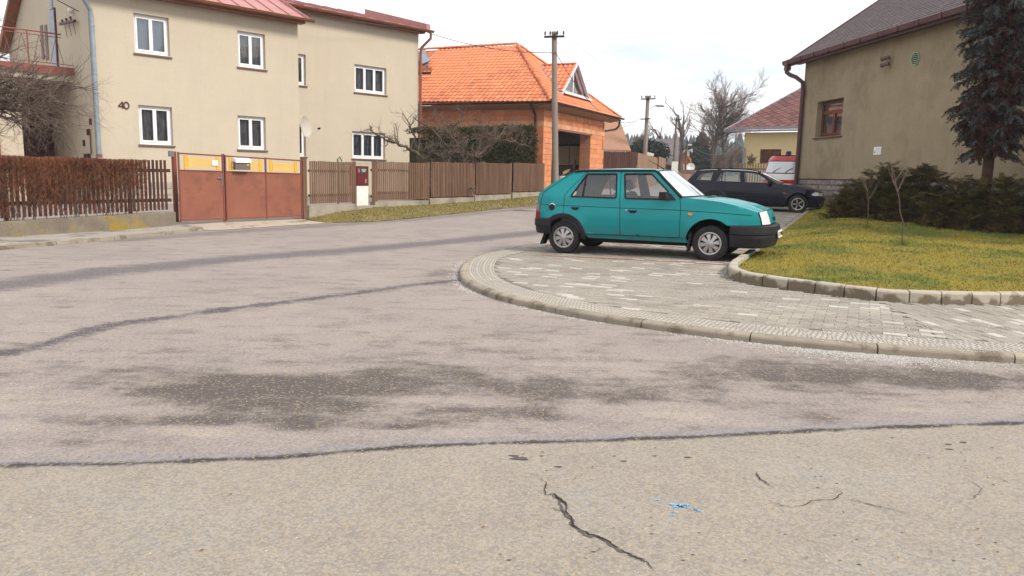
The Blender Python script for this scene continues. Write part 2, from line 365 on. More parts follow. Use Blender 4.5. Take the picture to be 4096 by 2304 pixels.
# ---- road
def polyK(pts): return [R_(x*K, y*K) for x, y in pts]
joint = polyK([(-400, 1180), (0, 1170), (350, 1162), (680, 1150), (1040, 1120), (1500, 1107), (1900, 1090), (2200, 1075), (2576, 1062), (3000, 1040)])
tar = polyK([(-300, 960), (0, 890), (100, 868), (180, 845), (300, 815), (450, 795), (640, 768), (760, 754), (900, 738), (1030, 718), (1165, 704)])
band = polyK([(-500, 775), (0, 718), (300, 680), (600, 650), (900, 628), (1200, 600), (1380, 583), (1700, 560)])
edge = polyK([(300, 605), (520, 588), (850, 566), (1050, 552), (1340, 522)])
blobs = [(1300, 905, 3.0, .8, .28), (450, 1030, 1.1, .45, .35), (1950, 1010, 1.6, .35, .3), (350, 930, .9, .3, .3), (1150, 800, 1.6, .5, .2), (1600, 985, .8, .25, .4), (1250, 985, 2.6, .6, .45), (650, 1000, 1.4, .6, .35), (2200, 960, 1.8, .5, .35), (450, 985, .55, .16, 1), (620, 960, .8, .28, 1.1), (800, 985, .6, .25, 1.1), (700, 1020, .8, .12, .8), (500, 1062, .6, .10, .9), (300, 1050, .5, .14, .7), (230, 1110, .4, .08, .6), (870, 1062, .55, .12, .9), (1000, 940, .35, .3, .9), (1150, 930, .4, .25, .7), (1350, 975, .6, .25, .8),
 (1450, 1050, .6, .10, 1), (1300, 1030, .4, .14, .7), (1750, 1075, .5, .06, .8), (1900, 930, .6, .35, 1), (2200, 950, 1.0, .3, 1.1), (2500, 950, .8, .3, 1), (2450, 1030, .5, .08, .5), (2050, 1050, .5, .06, .5), (1250, 870, .5, .35, .6), (1500, 905, .4, .2, .5), (1120, 690, .45, .8, 1.1), (900, 728, .9, .4, .7), (1000, 862, .5, .25, .45), (550, 862, .6, .3, .3), (1700, 840, 1.2, .3, .4), (2150, 905, 1, .2, .5), (1000, 1075, .4, .06, .8), (300, 870, .4, .2, .3)]
lights = [(480, 1085, .26, .09, 1.8), (1660, 1045, .36, .12, 2.0), (2330, 1030, .45, .1, 1.4), (60, 1010, .6, .35, 1.2), (1450, 920, .9, .12, 1.1), (1150, 1010, .5, .08, .9), (900, 1095, .2, .05, .6), (1120, 1085, .2, .06, .6), (2000, 1000, .25, .08, .6)]
rxs = np.sinh(np.linspace(-4.2, 4.2, 230))*1.35
rys = np.concatenate([np.linspace(-30, 1.0, 12), np.geomspace(1.2, 62, 360)])
GX, GY = np.meshgrid(rxs, rys); n_, m_ = GX.shape
def npdist(P, signed=False):
    best = np.full(GX.shape, 1e9); sg = np.zeros(GX.shape)
    for a, b_ in zip(P, P[1:]):
        dx, dy = b_[0]-a[0], b_[1]-a[1]; t = np.clip(((GX-a[0])*dx+(GY-a[1])*dy)/(dx*dx+dy*dy), 0, 1)
        ex, ey = GX-a[0]-t*dx, GY-a[1]-t*dy; d = np.hypot(ex, ey); k = d < best; best = np.where(k, d, best); sg = np.where(k, np.sign(dx*(GY-a[1])-dy*(GX-a[0])), sg)
    return best*sg if signed else best
st = np.zeros(GX.shape)
for x, y, rx, ry, s in blobs:
    p = R_(x*K, y*K); st += s*np.exp(-(((GX-p[0])/rx)**2+((GY-p[1])/ry)**2))
for x, y, rx, ry, s in lights:
    p = R_(x*K, y*K); st -= s*np.exp(-(((GX-p[0])/rx)**2+((GY-p[1])/ry)**2))
GZ = .0235*np.clip(GY-15.5, 0, 40)+RZ
me = bpy.data.meshes.new('road'); V3 = np.stack([GX, GY, GZ], -1).reshape(-1, 3)
idx = np.arange(n_*m_).reshape(n_, m_); Fq = np.stack([idx[:-1, :-1], idx[:-1, 1:], idx[1:, 1:], idx[1:, :-1]], -1).reshape(-1, 4)
me.vertices.add(len(V3)); me.vertices.foreach_set('co', V3.ravel()); me.loops.add(Fq.size); me.loops.foreach_set('vertex_index', Fq.ravel())
me.polygons.add(len(Fq)); me.polygons.foreach_set('loop_start', np.arange(0, Fq.size, 4)); me.polygons.foreach_set('loop_total', np.full(len(Fq), 4)); me.update(calc_edges=True)
for nm, arr in (('stain', st), ('joint', npdist(joint, True)), ('tar', npdist(tar)), ('band', npdist(band)), ('edge', npdist(edge))):
    a = me.attributes.new(nm, 'FLOAT', 'POINT'); a.data.foreach_set('value', arr.ravel().astype(np.float32))
def road_mat():
    m = bpy.data.materials.new('old_asphalt'); m.use_nodes = True; t = m.node_tree; bs = t.nodes['Principled BSDF']; N = t.nodes.new; L = t.links.new
    pos = N('ShaderNodeNewGeometry').outputs['Position']
    def at(nm): a = N('ShaderNodeAttribute'); a.attribute_name = nm; return a.outputs['Fac']
    def nz(sc, det=5, r=.6, vec=None):
        n = N('ShaderNodeTexNoise'); n.inputs['Scale'].default_value = sc; n.inputs['Detail'].default_value = det; n.inputs['Roughness'].default_value = r; L(vec or pos, n.inputs['Vector']); return n.outputs['Fac']
    def mr(o, a, b_, c=0, d=1):
        r = N('ShaderNodeMapRange'); r.interpolation_type = 'SMOOTHSTEP'
        for i, v in enumerate((a, b_, c, d)): r.inputs[i+1].default_value = v
        L(o, r.inputs[0]); return r.outputs[0]
    def mth(op, a, b_):
        x = N('ShaderNodeMath'); x.operation = op
        for i, v in enumerate((a, b_)):
            if isinstance(v, (int, float)): x.inputs[i].default_value = v
            else: L(v, x.inputs[i])
        return x.outputs[0]
    def mix(f, A, B):
        x = N('ShaderNodeMix'); x.data_type = 'RGBA'
        if isinstance(f, (int, float)): x.inputs[0].default_value = f
        else: L(f, x.inputs[0])
        for i, c in ((6, A), (7, B)):
            if isinstance(c, tuple): x.inputs[i].default_value = (*c, 1)
            else: L(c, x.inputs[i])
        return x.outputs[2]
    n1 = nz(.7, 6); n2 = nz(3.2, 7, .68); n3 = nz(14, 5, .7)
    mp = N('ShaderNodeMapping'); mp.inputs['Scale'].default_value = (1, 2.6, 1); mp.inputs['Rotation'].default_value = (0, 0, -.25); L(pos, mp.inputs[0]); n4 = nz(1.6, 7, .7, mp.outputs[0])
    far = mix(mr(n1, .35, .65), (.272, .234, .212), (.236, .203, .190))
    far = mix(mr(n4, .50, .66, 0, .55), far, (.145, .122, .118))
    near = mix(mr(n2, .3, .7), (.268, .238, .200), (.240, .212, .178))
    near = mix(mr(nz(.9, 4), .5, .7, 0, .5), near, (.265, .245, .228))
    # stained zones of the far asphalt
    s = mth('ADD', at('stain'), mth('MULTIPLY', mth('SUBTRACT', n4, .5), 3.0)); s = mth('ADD', s, mth('MULTIPLY', mth('SUBTRACT', n2, .5), 4.2)); s = mth('ADD', s, mth('MULTIPLY', mth('SUBTRACT', n3, .5), 1.2))
    far = mix(mr(s, .15, 2.1, 0, 1.0), far, (.088, .071, .066))
    far = mix(mth('MULTIPLY', mr(s, -1.2, -.25, 1, 0), .5), far, (.34, .295, .24))
    bd = mth('ADD', at('band'), mth('MULTIPLY', mth('SUBTRACT', n4, .5), 1.3)); far = mix(mr(bd, .15, .6, .85, 0), far, (.095, .082, .094))
    ed = mth('ADD', at('edge'), mth('MULTIPLY', mth('SUBTRACT', n2, .5), 1.0)); far = mix(mr(ed, .1, .5, .5, 0), far, (.09, .078, .088))
    tr = mth('ADD', at('tar'), mth('MULTIPLY', mth('SUBTRACT', n2, .5), .55)); tr = mth('ADD', tr, mth('MULTIPLY', mth('SUBTRACT', n3, .5), .25)); far = mix(mr(tr, .03, .16, .9, 0), far, (.06, .05, .062))
    j = mth('ADD', at('joint'), mth('MULTIPLY', mth('SUBTRACT', n3, .5), .05)); j = mth('ADD', j, mth('MULTIPLY', mth('SUBTRACT', n2, .5), .06))
    col = mix(mr(j, -.006, .006), near, far)
    seal = mth('MULTIPLY', mr(j, .0, .012), mr(j, .085, .10, 1, 0)); col = mix(mth('MULTIPLY', seal, .95), col, (.215, .195, .200))
    ja = mth('ABSOLUTE', mth('ADD', j, .01), 0); jd = mth('ADD', ja, mth('MULTIPLY', mth('SUBTRACT', nz(5, 5, .7), .40), .09)); col = mix(mr(jd, .010, .055, .95, 0), col, (.035, .028, .03))
    # aggregate
    vo = N('ShaderNodeTexVoronoi'); vo.inputs['Scale'].default_value = 85; L(pos, vo.inputs['Vector'])
    sp = N('ShaderNodeSeparateColor'); L(vo.outputs['Color'], sp.inputs[0])
    agg = mth('MULTIPLY', mr(sp.outputs[0], .0, 1, .86, 1.14), mr(vo.outputs['Distance'], .0, .9, 1.05, .91))
    vo2 = N('ShaderNodeTexVoronoi'); vo2.inputs['Scale'].default_value = 210; L(pos, vo2.inputs['Vector']); sp2 = N('ShaderNodeSeparateColor'); L(vo2.outputs['Color'], sp2.inputs[0])
    agg = mth('MULTIPLY', agg, mr(sp2.outputs[1], 0, 1, .91, 1.09))
    agg = mth('MULTIPLY', agg, mr(nz(420, 2), .3, .7, .93, 1.07))
    vm = N('ShaderNodeVectorMath'); vm.operation = 'SCALE'; L(col, vm.inputs[0]); L(agg, vm.inputs['Scale'])
    warm = mix(mr(sp.outputs[1], .86, .9, 0, .45), vm.outputs[0], (.36, .28, .17))
    L(warm, bs.inputs['Base Color']); bs.inputs['Roughness'].default_value = .88; bs.inputs['Specular IOR Level'].default_value = .35
    h = mth('ADD', mth('MULTIPLY', vo.outputs['Distance'], -.9), mth('MULTIPLY', nz(60, 4, .7), .8)); bp = N('ShaderNodeBump'); bp.inputs['Strength'].default_value = .2; bp.inputs['Distance'].default_value = .006
    L(h, bp.inputs['Height']); L(bp.outputs[0], bs.inputs['Normal']); return m
me.materials.append(road_mat()); road = bpy.data.objects.new('road', me); COL.objects.link(road); road['kind'] = 'structure'; ORG['road'] = Vector((0, 0, 0))
# ---- cracks and the paint mark in the near asphalt
M['crack'] = mat('crack_dark', (.03, .024, .024), rough=1); M['crack_soft'] = mat('crumbled_crack_edge', (.075, .06, .058), (.12, .10, .09), scale=60, rough=1)
def Zc(u, v): return (2000+u/1.2290, 1650+v/1.2290)
def crack(pts, w0, w1, name='crack', m='crack', amp=.006, seed=1):
    r = random.Random(seed); P = resample([Vector((*R_(*Zc(*p)), 0)) for p in pts], .012); n = len(P); vs_ = []
    off = 0
    for i, p in enumerate(P):
        a = P[max(0, i-1)]; c = P[min(n-1, i+1)]; t = (c-a).normalized(); s = Vector((-t.y, t.x, 0)); f = math.sin(math.pi*min(1, max(.02, i/n*1.04)))**.5
        off = off*.7+r.uniform(-1, 1)*amp; w = (w0+(w1-w0)*abs(noise.noise(Vector((i*.06, seed, 0))))*2)*f*r.uniform(.6, 1.3)
        z = rz_(p.x, p.y)+(.004 if m == 'crack' else .002)
        vs_ += [(p+s*(off+w)).to_3d()+Vector((0, 0, z)), (p+s*(off-w)).to_3d()+Vector((0, 0, z))]
    b = MB(); b.add(vs_, [(2*i, 2*i+1, 2*i+3, 2*i+2) for i in range(n-1)]); return b.build(name, M[m], road)
main_crack = [(195, 318), (225, 345), (212, 385), (222, 410), (265, 405), (310, 450), (332, 500), (370, 565), (430, 600), (505, 620), (560, 655), (640, 700), (715, 738), (770, 804)]
crack(main_crack, .002, .009, seed=3); crack(main_crack[4:13], .006, .020, 'crumbled_edge', 'crack_soft', .009, 8)
crack([(240, 470), (300, 490), (335, 520)], .001, .003, seed=5); crack([(190, 318), (150, 300)], .001, .003, seed=4)
crack([(1258, 292), (1280, 330), (1310, 352), (1345, 376)], .002, .007, seed=6)
crack([(1440, 470), (1500, 448), (1560, 432), (1640, 430), (1680, 405), (1670, 390), (1632, 372)], .002, .005, seed=7)
crack([(1680, 418), (1760, 440), (1840, 460), (1920, 475), (2020, 500)], .0015, .005, seed=9)
crack([(1440, 470), (1380, 455), (1330, 438)], .001, .003, seed=10); crack([(2300, 335), (2360, 365), (2368, 410)], .001, .004, seed=11); crack([(2320, 430), (2340, 400)], .001, .002, seed=12)
M['blue_paint'] = mat('blue_spray_paint', (.17, .46, .80), (.22, .46, .70), scale=60, rough=.7, c3=(.2, .22, .24), scale3=90, thr3=(.55, .6))
b = MB(); r = random.Random(4)
for (x0, y0), (x1, y1), w0, nn in (((860, 462), (910, 460), .011, 60), ((905, 465), (1010, 492), .004, 14), ((870, 475), (835, 520), .003, 6), ((850, 455), (735, 420), .003, 6)):
    for k in range(nn):
        t = r.random(); p = Vector((*R_(*Zc(x0+(x1-x0)*t, y0+(y1-y0)*t)), 0)); p += Vector((r.gauss(0, w0*.6), r.gauss(0, w0*.8), 0)); s = r.uniform(.002, .0055)
        z = rz_(p.x, p.y)+.003; q = [(p.x+s*math.cos(a+t)*1.4, p.y+s*math.sin(a+t), z) for a in (0, 1.26, 2.5, 3.8, 5)]; b.add(q, [(0, 1, 2, 3, 4)])
b.build('paint_mark', M['blue_paint'], road)
b = MB()   # small bitumen spots
M['spot'] = mat('oil_spot', (.07, .06, .06), (.11, .09, .085), scale=40, rough=.9)
for u, v, s in [(100, 228, .05), (70, 215, .03), (285, 268, .022), (610, 240, .018), (920, 222, .02), (205, 215, .012), (560, 215, .01), (760, 215, .012), (2280, 148, .022), (2205, 158, .02), (2210, 182, .022), (2420, 175, .01), (1930, 125, .012), (1840, 90, .01), (2060, 210, .008), (1480, 155, .008), (2445, 225, .007), (1650, 95, .009)]+[(r.uniform(0, 2500), r.uniform(150, 800), r.uniform(.003, .009)) for _ in range(60)]:
    p = R_(*Zc(u, v)); k = 9; b.add([(p[0]+s*1.3*math.cos(a)*(.5+.5*r.random()), p[1]+s*.55*math.sin(a)*(.5+.5*r.random()), rz_(*p)+.0025) for a in [2*math.pi*i/k for i in range(k)]], [tuple(range(k))])
b.build('spot', M['spot'], road)
# ---- paved forecourt
kerb_px = [(2208, 966), (2130, 984), (2058, 1001), (1978, 1018), (1889, 1040), (1853, 1066), (1838, 1100), (1848, 1130), (1889, 1160), (2005, 1204), (2228, 1256), (2379, 1285), (2558, 1311), (2771, 1342), (3025, 1372), (3306, 1400), (3614, 1424), (3952, 1447), (4200, 1462), (4500, 1474), (5400, 1500)]
OK_ = [Vector((*R_(*p), 0)) for p in kerb_px]
pdir = Vector((.36, .933, 0)); OK_ = [OK_[0]+pdir*22, OK_[0]+pdir*12, OK_[0]+pdir*5]+OK_
OKs = resample(catmull(OK_, 8), .16)                    # travel: far -> nose -> right ; paving on the LEFT side of travel? (checked below)
side = 1
tp = offset2(OKs, .3); cen = Vector((4.0, 11.0))
if (tp[len(tp)//2]-cen).length > (Vector(OKs[len(OKs)//2][:2])-cen).length: side = -1
lk_px = [(3262, 822), (3228, 845), (3160, 897), (3083, 955), (2990, 1028), (2938, 1064), (2914, 1086), (2914, 1106), (2940, 1120), (2981, 1131), (3066, 1144), (3195, 1163), (3355, 1185), (3556, 1206), (3788, 1216), (4037, 1218), (4300, 1212), (4700, 1190)]
LK = [Vector((*V_(*p), 0)) for p in lk_px]; d0 = (LK[0]-LK[3]).normalized(); LK = [LK[0]+d0*5, LK[0]+d0*2]+LK
LKs = resample(catmull(LK, 8), .11)
LKq = LKs[::3]; lawn_poly = [(p.x, p.y) for p in LKs[::3]]+[(22, 9), (22, 34), (LKs[0].x+.5, LKs[0].y+3)]
pave_poly = [(p.x, p.y) for p in OKs[::3]]+[(12, 5.0), (22, 6), (22, 34), (OKs[0].x+6, OKs[0].y)]
M['paver_base'] = mat('paver_joint_sand', (.20, .18, .15), (.155, .14, .115), scale=6, rough=1, fine=.2, fscale=80)
pave = sheet('paved_forecourt', [(p.x, p.y) for p in offset2(OKs, .1*side)]+[(12, 5.2), (14, 9), (16, 30), (OKs[0].x+6, OKs[0].y)], lambda x, y: gz(x, y)-.012, M['paver_base'], .5)
M['paver'] = mat('grey_concrete_paver', (.27, .24, .205), (.30, .27, .23), scale=3, rough=.95, bump=.3, bscale=90, rand=.13, fine=.12, fscale=110, c3=(.22, .195, .165), scale3=1.1)
M['paver_white'] = mat('white_concrete_paver', (.45, .42, .38), (.39, .36, .325), scale=4, rough=.95, bump=.2, rand=.1, fine=.08, fscale=110)
M['paver_red'] = mat('red_concrete_paver', (.27, .085, .062), (.22, .085, .065), scale=4, rough=.95, rand=.15, fine=.12, fscale=110)
M['kerb'] = mat('kerb_concrete', (.30, .26, .205), (.25, .215, .17), scale=5, rough=.95, bump=.4, bscale=60, rand=.12, fine=.12, fscale=110, c3=(.17, .14, .105), scale3=2.6, thr3=(.52, .6))
dred = Vector((*V_(2870, 1057), 0))-Vector((*V_(2058, 1014), 0)); d1 = dred.normalized(); e1 = Vector((-d1.y, d1.x, 0)); o1 = Vector((*V_(2058, 1014), 0))
d2 = Vector((1, 0.03, 0)).normalized(); e2 = Vector((-d2.y, d2.x, 0))
zb = [Vector((*V_(3530, 1207), 0)), Vector((*V_(3900, 1420), 0))]; zn = (zb[1]-zb[0]).normalized(); zn = Vector((-zn.y, zn.x, 0))   # boundary between the two laying directions
if zn.x < 0: zn = -zn
inner = [(p.x, p.y) for p in offset2(OKs, .50*side)[::2]]+[(12, 5.8), (14, 9), (16, 30), (OKs[0].x+6, OKs[0].y)]
zone = []
for gi, (D_, E_, O_) in enumerate(((d1, e1, o1), (d2, e2, Vector((6, 7, 0))))):
    for v in range(-60, 150) if gi == 0 else range(-30, 40):
        for u in range(-14, 60):
            c = O_+D_*((u+(.5 if v % 2 else 0))*.2)+E_*(v*.1) if gi == 0 else O_+E_*((u+(.5 if v % 2 else 0))*.2)+D_*(v*.1)
            z2_ = (c.x-zb[0].x)*zn.x+(c.y-zb[0].y)*zn.y > 0 and c.y < 11
            if z2_ and gi == 0: continue
            if not z2_ and gi == 1: continue
            if c.y > 28 or abs(c.x) > .74*c.y+.3: continue
            if not inpoly(c.x, c.y, inner) or inpoly(c.x, c.y, lawn_poly) or dpoly(c.x, c.y, LKq) < .06: continue
            k = 0
            h = noise.noise(Vector((c.x*.5, c.y*1.9, 7)))
            if random.random() < .05+.45*max(0, h) : k = 1
            if gi == 0 and v in (0, 25, 50, 75, 100, 125): k = 2 if u > 2 else 0
            X, Y_ = (D_, E_) if gi == 0 else (E_, -D_)
            zone.append((frameM((c.x, c.y, gz(c.x, c.y)+random.uniform(-.004, .002)), X, Y_, Vector((0, 0, 1))), k))
b = MB(); q = .004; ch = [(-.098, -.048), (.098, -.048), (.098, .048), (-.098, .048)]; ci = [(-.094, -.044), (.094, -.044), (.094, .044), (-.094, .044)]
b.add([(x, y, -.03) for x, y in ch]+[(x, y, -.004) for x, y in ch]+[(x, y, 0) for x, y in ci], [(8, 9, 10, 11)]+[(4+i, 4+(i+1) % 4, 8+(i+1) % 4, 8+i) for i in range(4)]+[(i, (i+1) % 4, 4+(i+1) % 4, 4+i) for i in range(4)])
pieces('paver', shape(b), [M['paver'], M['paver_white'], M['paver_red']], pave, zone, 300)
# tactile strip: four courses of pale studded slabs along the kerb
M['tactile'] = mat('pale_tactile_slab', (.385, .355, .31), (.33, .30, .26), scale=5, rough=.95, rand=.1, fine=.1, fscale=100)
M['stud'] = mat('worn_stud', (.24, .215, .185), (.30, .27, .235), scale=8, rough=.95)
tacs = []; studs = MB(); slab = MB()
slab.hexa([(-.095, -.045, -.03), (.095, -.045, -.03), (.095, .045, -.03), (-.095, .045, -.03), (-.095, -.045, 0), (.095, -.045, 0), (.095, .045, 0), (-.095, .045, 0)])
for c in range(4):
    P = resample([p.to_3d() for p in offset2(OKs, (.145+.095*c)*side)], .1975)
    for i in range(len(P)-1):
        m = (P[i]+P[i+1])/2; t = (P[i+1]-P[i]).normalized()
        if m.y > 25 or abs(m.x) > .74*m.y+.3 or m.y < 2: continue
        if m.y > 15: continue
        z = gz(m.x, m.y)+.001; s = Vector((-t.y, t.x, 0)); tacs.append((frameM((m.x, m.y, z), t, s, Vector((0, 0, 1))), 0))
        if m.y < 14:
            for a in (-.07, -.023, .023, .07):
                for e in (-.023, .023):
                    q = m+t*a+s*e; rr = .013; studs.add([(q.x+rr*math.cos(k*1.05), q.y+rr*math.sin(k*1.05), z) for k in range(6)]+[(q.x+rr*.55*math.cos(k*1.05), q.y+rr*.55*math.sin(k*1.05), z+.006) for k in range(6)], [(6, 7, 8, 9, 10, 11)]+[(k, (k+1) % 6, 6+(k+1) % 6, 6+k) for k in range(6)])
pieces('tactile_slab', shape(slab), M['tactile'], pave, tacs, 300)
studs.build('stud_field', M['stud'], pave, kind='stuff')
# kerb stones
def kerbs(P, L_, prof, parent, m, zf, gap=.006, jit=.004, name='kerb_stone', sgn=1):
    Q = resample(P, L_/6); n = 6; i = 0
    while i+n <= len(Q)-1:
        seg = Q[i:i+n+1]; i += n
        mid = seg[n//2]
        if abs(mid.x) > .8*abs(mid.y)+2 or mid.y > 32: continue
        b = MB(); rows = []; dz = random.uniform(-jit, jit)
        seg[0] = seg[0].lerp(seg[1], gap/(L_/6)); seg[-1] = seg[-1].lerp(seg[-2], gap/(L_/6)); m_ = len(seg)
        for k, p in enumerate(seg):
            a = seg[max(0, k-1)]; c = seg[min(m_-1, k+1)]; t = (c-a).normalized(); s = Vector((-t.y, t.x, 0))*sgn
            rows.append([p+s*o+Vector((0, 0, zf(p.x, p.y)+h+dz)) for o, h in prof])
        b.grid(rows); k = len(prof); b.add(rows[0], [tuple(range(k))]); b.add(rows[-1], [tuple(range(k-1, -1, -1))])
        b.build(name, m, parent, smooth=False)
outer_prof = [(0, -.15), (0, -.028), (.006, -.014), (.022, -.003), (.045, .003), (.098, .003), (.098, -.1)]
kerbs(OKs, 1.0, outer_prof, pave, M['kerb'], gz, sgn=side)
inner_prof = [(0, -.05), (0, .105), (.012, .122), (.03, .13), (.12, .13), (.12, 0)]
c0 = Vector((10, 16)); li = len(LKs)//2; ls = 1 if (offset2(LKs, .3)[li]-c0).length < (Vector(LKs[li][:2])-c0).length else -1
# ---- lawn
wb = (LK[4]-LK[0]).normalized(); wn = Vector((-wb.y, wb.x, 0)); wn = wn if wn.x > 0 else -wn
def lz(x, y):
    d = (x-LK[0].x)*wn.x+(y-LK[0].y)*wn.y
    k = sst(-.1, 1.6, d)
    return gz(x, y)+.05+.065*k+.020*max(0, y-9)*k + .02*noise.noise(Vector((x*1.2, y*1.2, 0)))
M['lawn'] = mat('winter_lawn', (.19, .155, .022), (.225, .16, .038), scale=1.6, rough=1, bump=.8, bscale=40, c3=(.09, .105, .020), scale3=.8, thr3=(.46, .60), fine=.25, fscale=90)
lawn = sheet('lawn', [(p.x, p.y) for p in offset2(LKs, .11*ls)]+[(22, 9), (22, 34), (LKs[0].x+.5, LKs[0].y+3)], lz, M['lawn'], .35)
def lowprof(P): pass
kerb_in = LKs
near_k = [p for p in LKs if p.y < 12.6]; far_k = [p for p in LKs if p.y >= 12.4]
def damp_kerb():
    m = mat('damp_kerb_concrete', (.40, .36, .29), (.34, .30, .24), scale=5, rough=.95, bump=.4, bscale=60, fine=.1, fscale=110); t = m.node_tree; N = t.nodes.new; L = t.links.new; bs = t.nodes['Principled BSDF']; src = bs.inputs['Base Color'].links[0].from_socket
    g = N('ShaderNodeNewGeometry'); sp = N('ShaderNodeSeparateXYZ'); L(g.outputs['Position'], sp.inputs[0]); n = N('ShaderNodeTexNoise'); n.inputs['Scale'].default_value = 4.5; n.inputs['Detail'].default_value = 6; L(g.outputs['Position'], n.inputs['Vector'])
    a = N('ShaderNodeMath'); a.operation = 'MULTIPLY_ADD'; a.inputs[1].default_value = .45; a.inputs[2].default_value = -.155; L(n.outputs['Fac'], a.inputs[0]); d = N('ShaderNodeMath'); d.operation = 'SUBTRACT'; L(a.outputs[0], d.inputs[0]); L(sp.outputs[2], d.inputs[1])
    r = N('ShaderNodeMapRange'); r.inputs[1].default_value = -.020; r.inputs[2].default_value = .020; L(d.outputs[0], r.inputs[0]); x = N('ShaderNodeMix'); x.data_type = 'RGBA'; L(r.outputs[0], x.inputs[0]); L(src, x.inputs[6]); x.inputs[7].default_value = (.165, .13, .092, 1); L(x.outputs[2], bs.inputs['Base Color']); return m
kerbs(near_k, .34, inner_prof, lawn, damp_kerb(), gz, gap=.007, sgn=ls)
kerbs(far_k, 1.0, [(0, -.05), (0, .05), (.012, .06), (.11, .06), (.11, 0)], lawn, M['kerb'], gz, sgn=ls)
def blades(n, box, zf, name, m, hmin, hmax, ok, parent=None, wd=.004, seed=1):
    r = np.random.default_rng(seed); out_v = []; out_f = []; k = 0; cnt = 0
    xs = r.uniform(box[0], box[1], n); ys = box[2]+(box[3]-box[2])*r.random(n)**1.35; an = r.uniform(0, 6.28, n); hh = r.uniform(hmin, hmax, n); ln = r.uniform(-.03, .03, (n, 2))
    for i in range(n):
        x, y = xs[i], ys[i]
        if not ok(x, y): continue
        z = zf(x, y)-.004; c, s = math.cos(an[i])*wd*(1+y*.08), math.sin(an[i])*wd*(1+y*.08)
        out_v += [(x-c, y-s, z), (x+c, y+s, z), (x+ln[i, 0], y+ln[i, 1], z+hh[i])]; out_f.append((k, k+1, k+2)); k += 3
    b = MB(); b.v = out_v; b.f = out_f; b.mi = [0]*len(out_f); return b.build(name, m, parent, kind='stuff')
M['blade'] = mat('grass_blades', (.25, .215, .026), (.30, .225, .048), scale=1.6, rough=.9, c3=(.125, .15, .026), scale3=.8, thr3=(.46, .60), fine=.35, fscale=25)
lp = [(p.x, p.y) for p in offset2(LKs, .13*ls)[::6]]+[(22, 9), (22, 34), (LKs[0].x+.5, LKs[0].y+3)]
g = blades(125000, (3, 15, 8.2, 26), lz, 'lawn_grass', M['blade'], .012, .038, lambda x, y: x < .72*y and inpoly(x, y, lp)); tag(g, 'yellow green winter grass of the lawn', 'grass')
# ---- grit
M['grit'] = mat('pale_road_grit', (.55, .53, .50), (.42, .40, .38), scale=40, rough=.9)
b = MB(); r = random.Random(9)
def grit(cx, cy, z, s):
    a = r.random()*6; p = [(cx+s*math.cos(a+k*2.1), cy+s*math.sin(a+k*2.1), z) for k in range(3)]+[(cx+r.uniform(-.3, .3)*s, cy, z+s*1.1)]
    b.add(p, [(0, 1, 3), (1, 2, 3), (2, 0, 3)])
ko = [p for p in OKs if p.y < 14]
for k in range(5200):
    p = ko[int(r.random()**1 *len(ko)) % len(ko)]; t = r.random(); q = offset2([p, p+Vector((.01, 0, 0))], 0)[0]
    o = abs(r.gauss(0, .06)); i = ko.index(p) if False else 0
    x, y = p.x+r.uniform(-.08, .08), p.y-abs(r.gauss(0, .05))-.01 if p.x > 0.2 else p.y
    if p.x <= .2: x = p.x-abs(r.gauss(0, .07))-.02; y = p.y+r.uniform(-.08, .08)
    d = max(0, noise.noise(Vector((x*1.3, y, 2)))+.35)
    if r.random() < d: grit(x, y, rz_(x, y), r.uniform(.003, .008))
hp = R_(3500, 1440)
for k in range(2600):
    x = hp[0]+r.gauss(0, .40); y0 = min(OKs, key=lambda p: abs(p.x-x)+(0 if p.y < 9 else 99)).y; y = y0-.02-abs(r.gauss(0, .14)); grit(x, y, rz_(x, y), r.uniform(.003, .008))
cl = [(V_(2870, 1090), .35, .25, 900), (V_(2500, 1170), .9, .25, 700), (V_(2300, 1110), .8, .4, 500), (V_(3200, 1230), .8, .2, 900), (V_(3700, 1300), 1.0, .3, 1300), (V_(3500, 1330), 1.2, .3, 1100), (V_(2700, 1120), .6, .2, 600), (V_(3950, 1400), .6, .15, 1300), (V_(3000, 1180), .8, .2, 700)]
for (cx, cy), sx, sy, n in cl:
    for k in range(n):
        x, y = cx+r.gauss(0, sx), cy+r.gauss(0, sy)
        if inpoly(x, y, pave_poly) and not inpoly(x, y, lawn_poly) and noise.noise(Vector((x*2.5, y*4, 1))) > -.12: grit(x, y, gz(x, y)+.001, r.uniform(.003, .007))
for k in range(1500):
    p = LKs[int(r.random()*len(LKs))]; i = min(range(len(LKs)), key=lambda q: (LKs[q]-p).length) if False else 0
    x, y = p.x+r.gauss(0, .06), p.y-abs(r.gauss(0, .06))-.01
    if p.y < 12.5 and not inpoly(x, y, lawn_poly): grit(x, y, gz(x, y)+.001, r.uniform(.003, .007))
for k in range(800):   # scattered stones on the asphalt
    y = 2.2+10*r.random()**1.3; x = r.uniform(-.68, .68)*y; s = r.uniform(.002, .0045)
    if not inpoly(x, y, pave_poly): grit(x, y, rz_(x, y), s)
tag(b.build('grit', M['grit'], kind='stuff'), 'pale grit strewn along the kerb and over the pavers', 'grit')
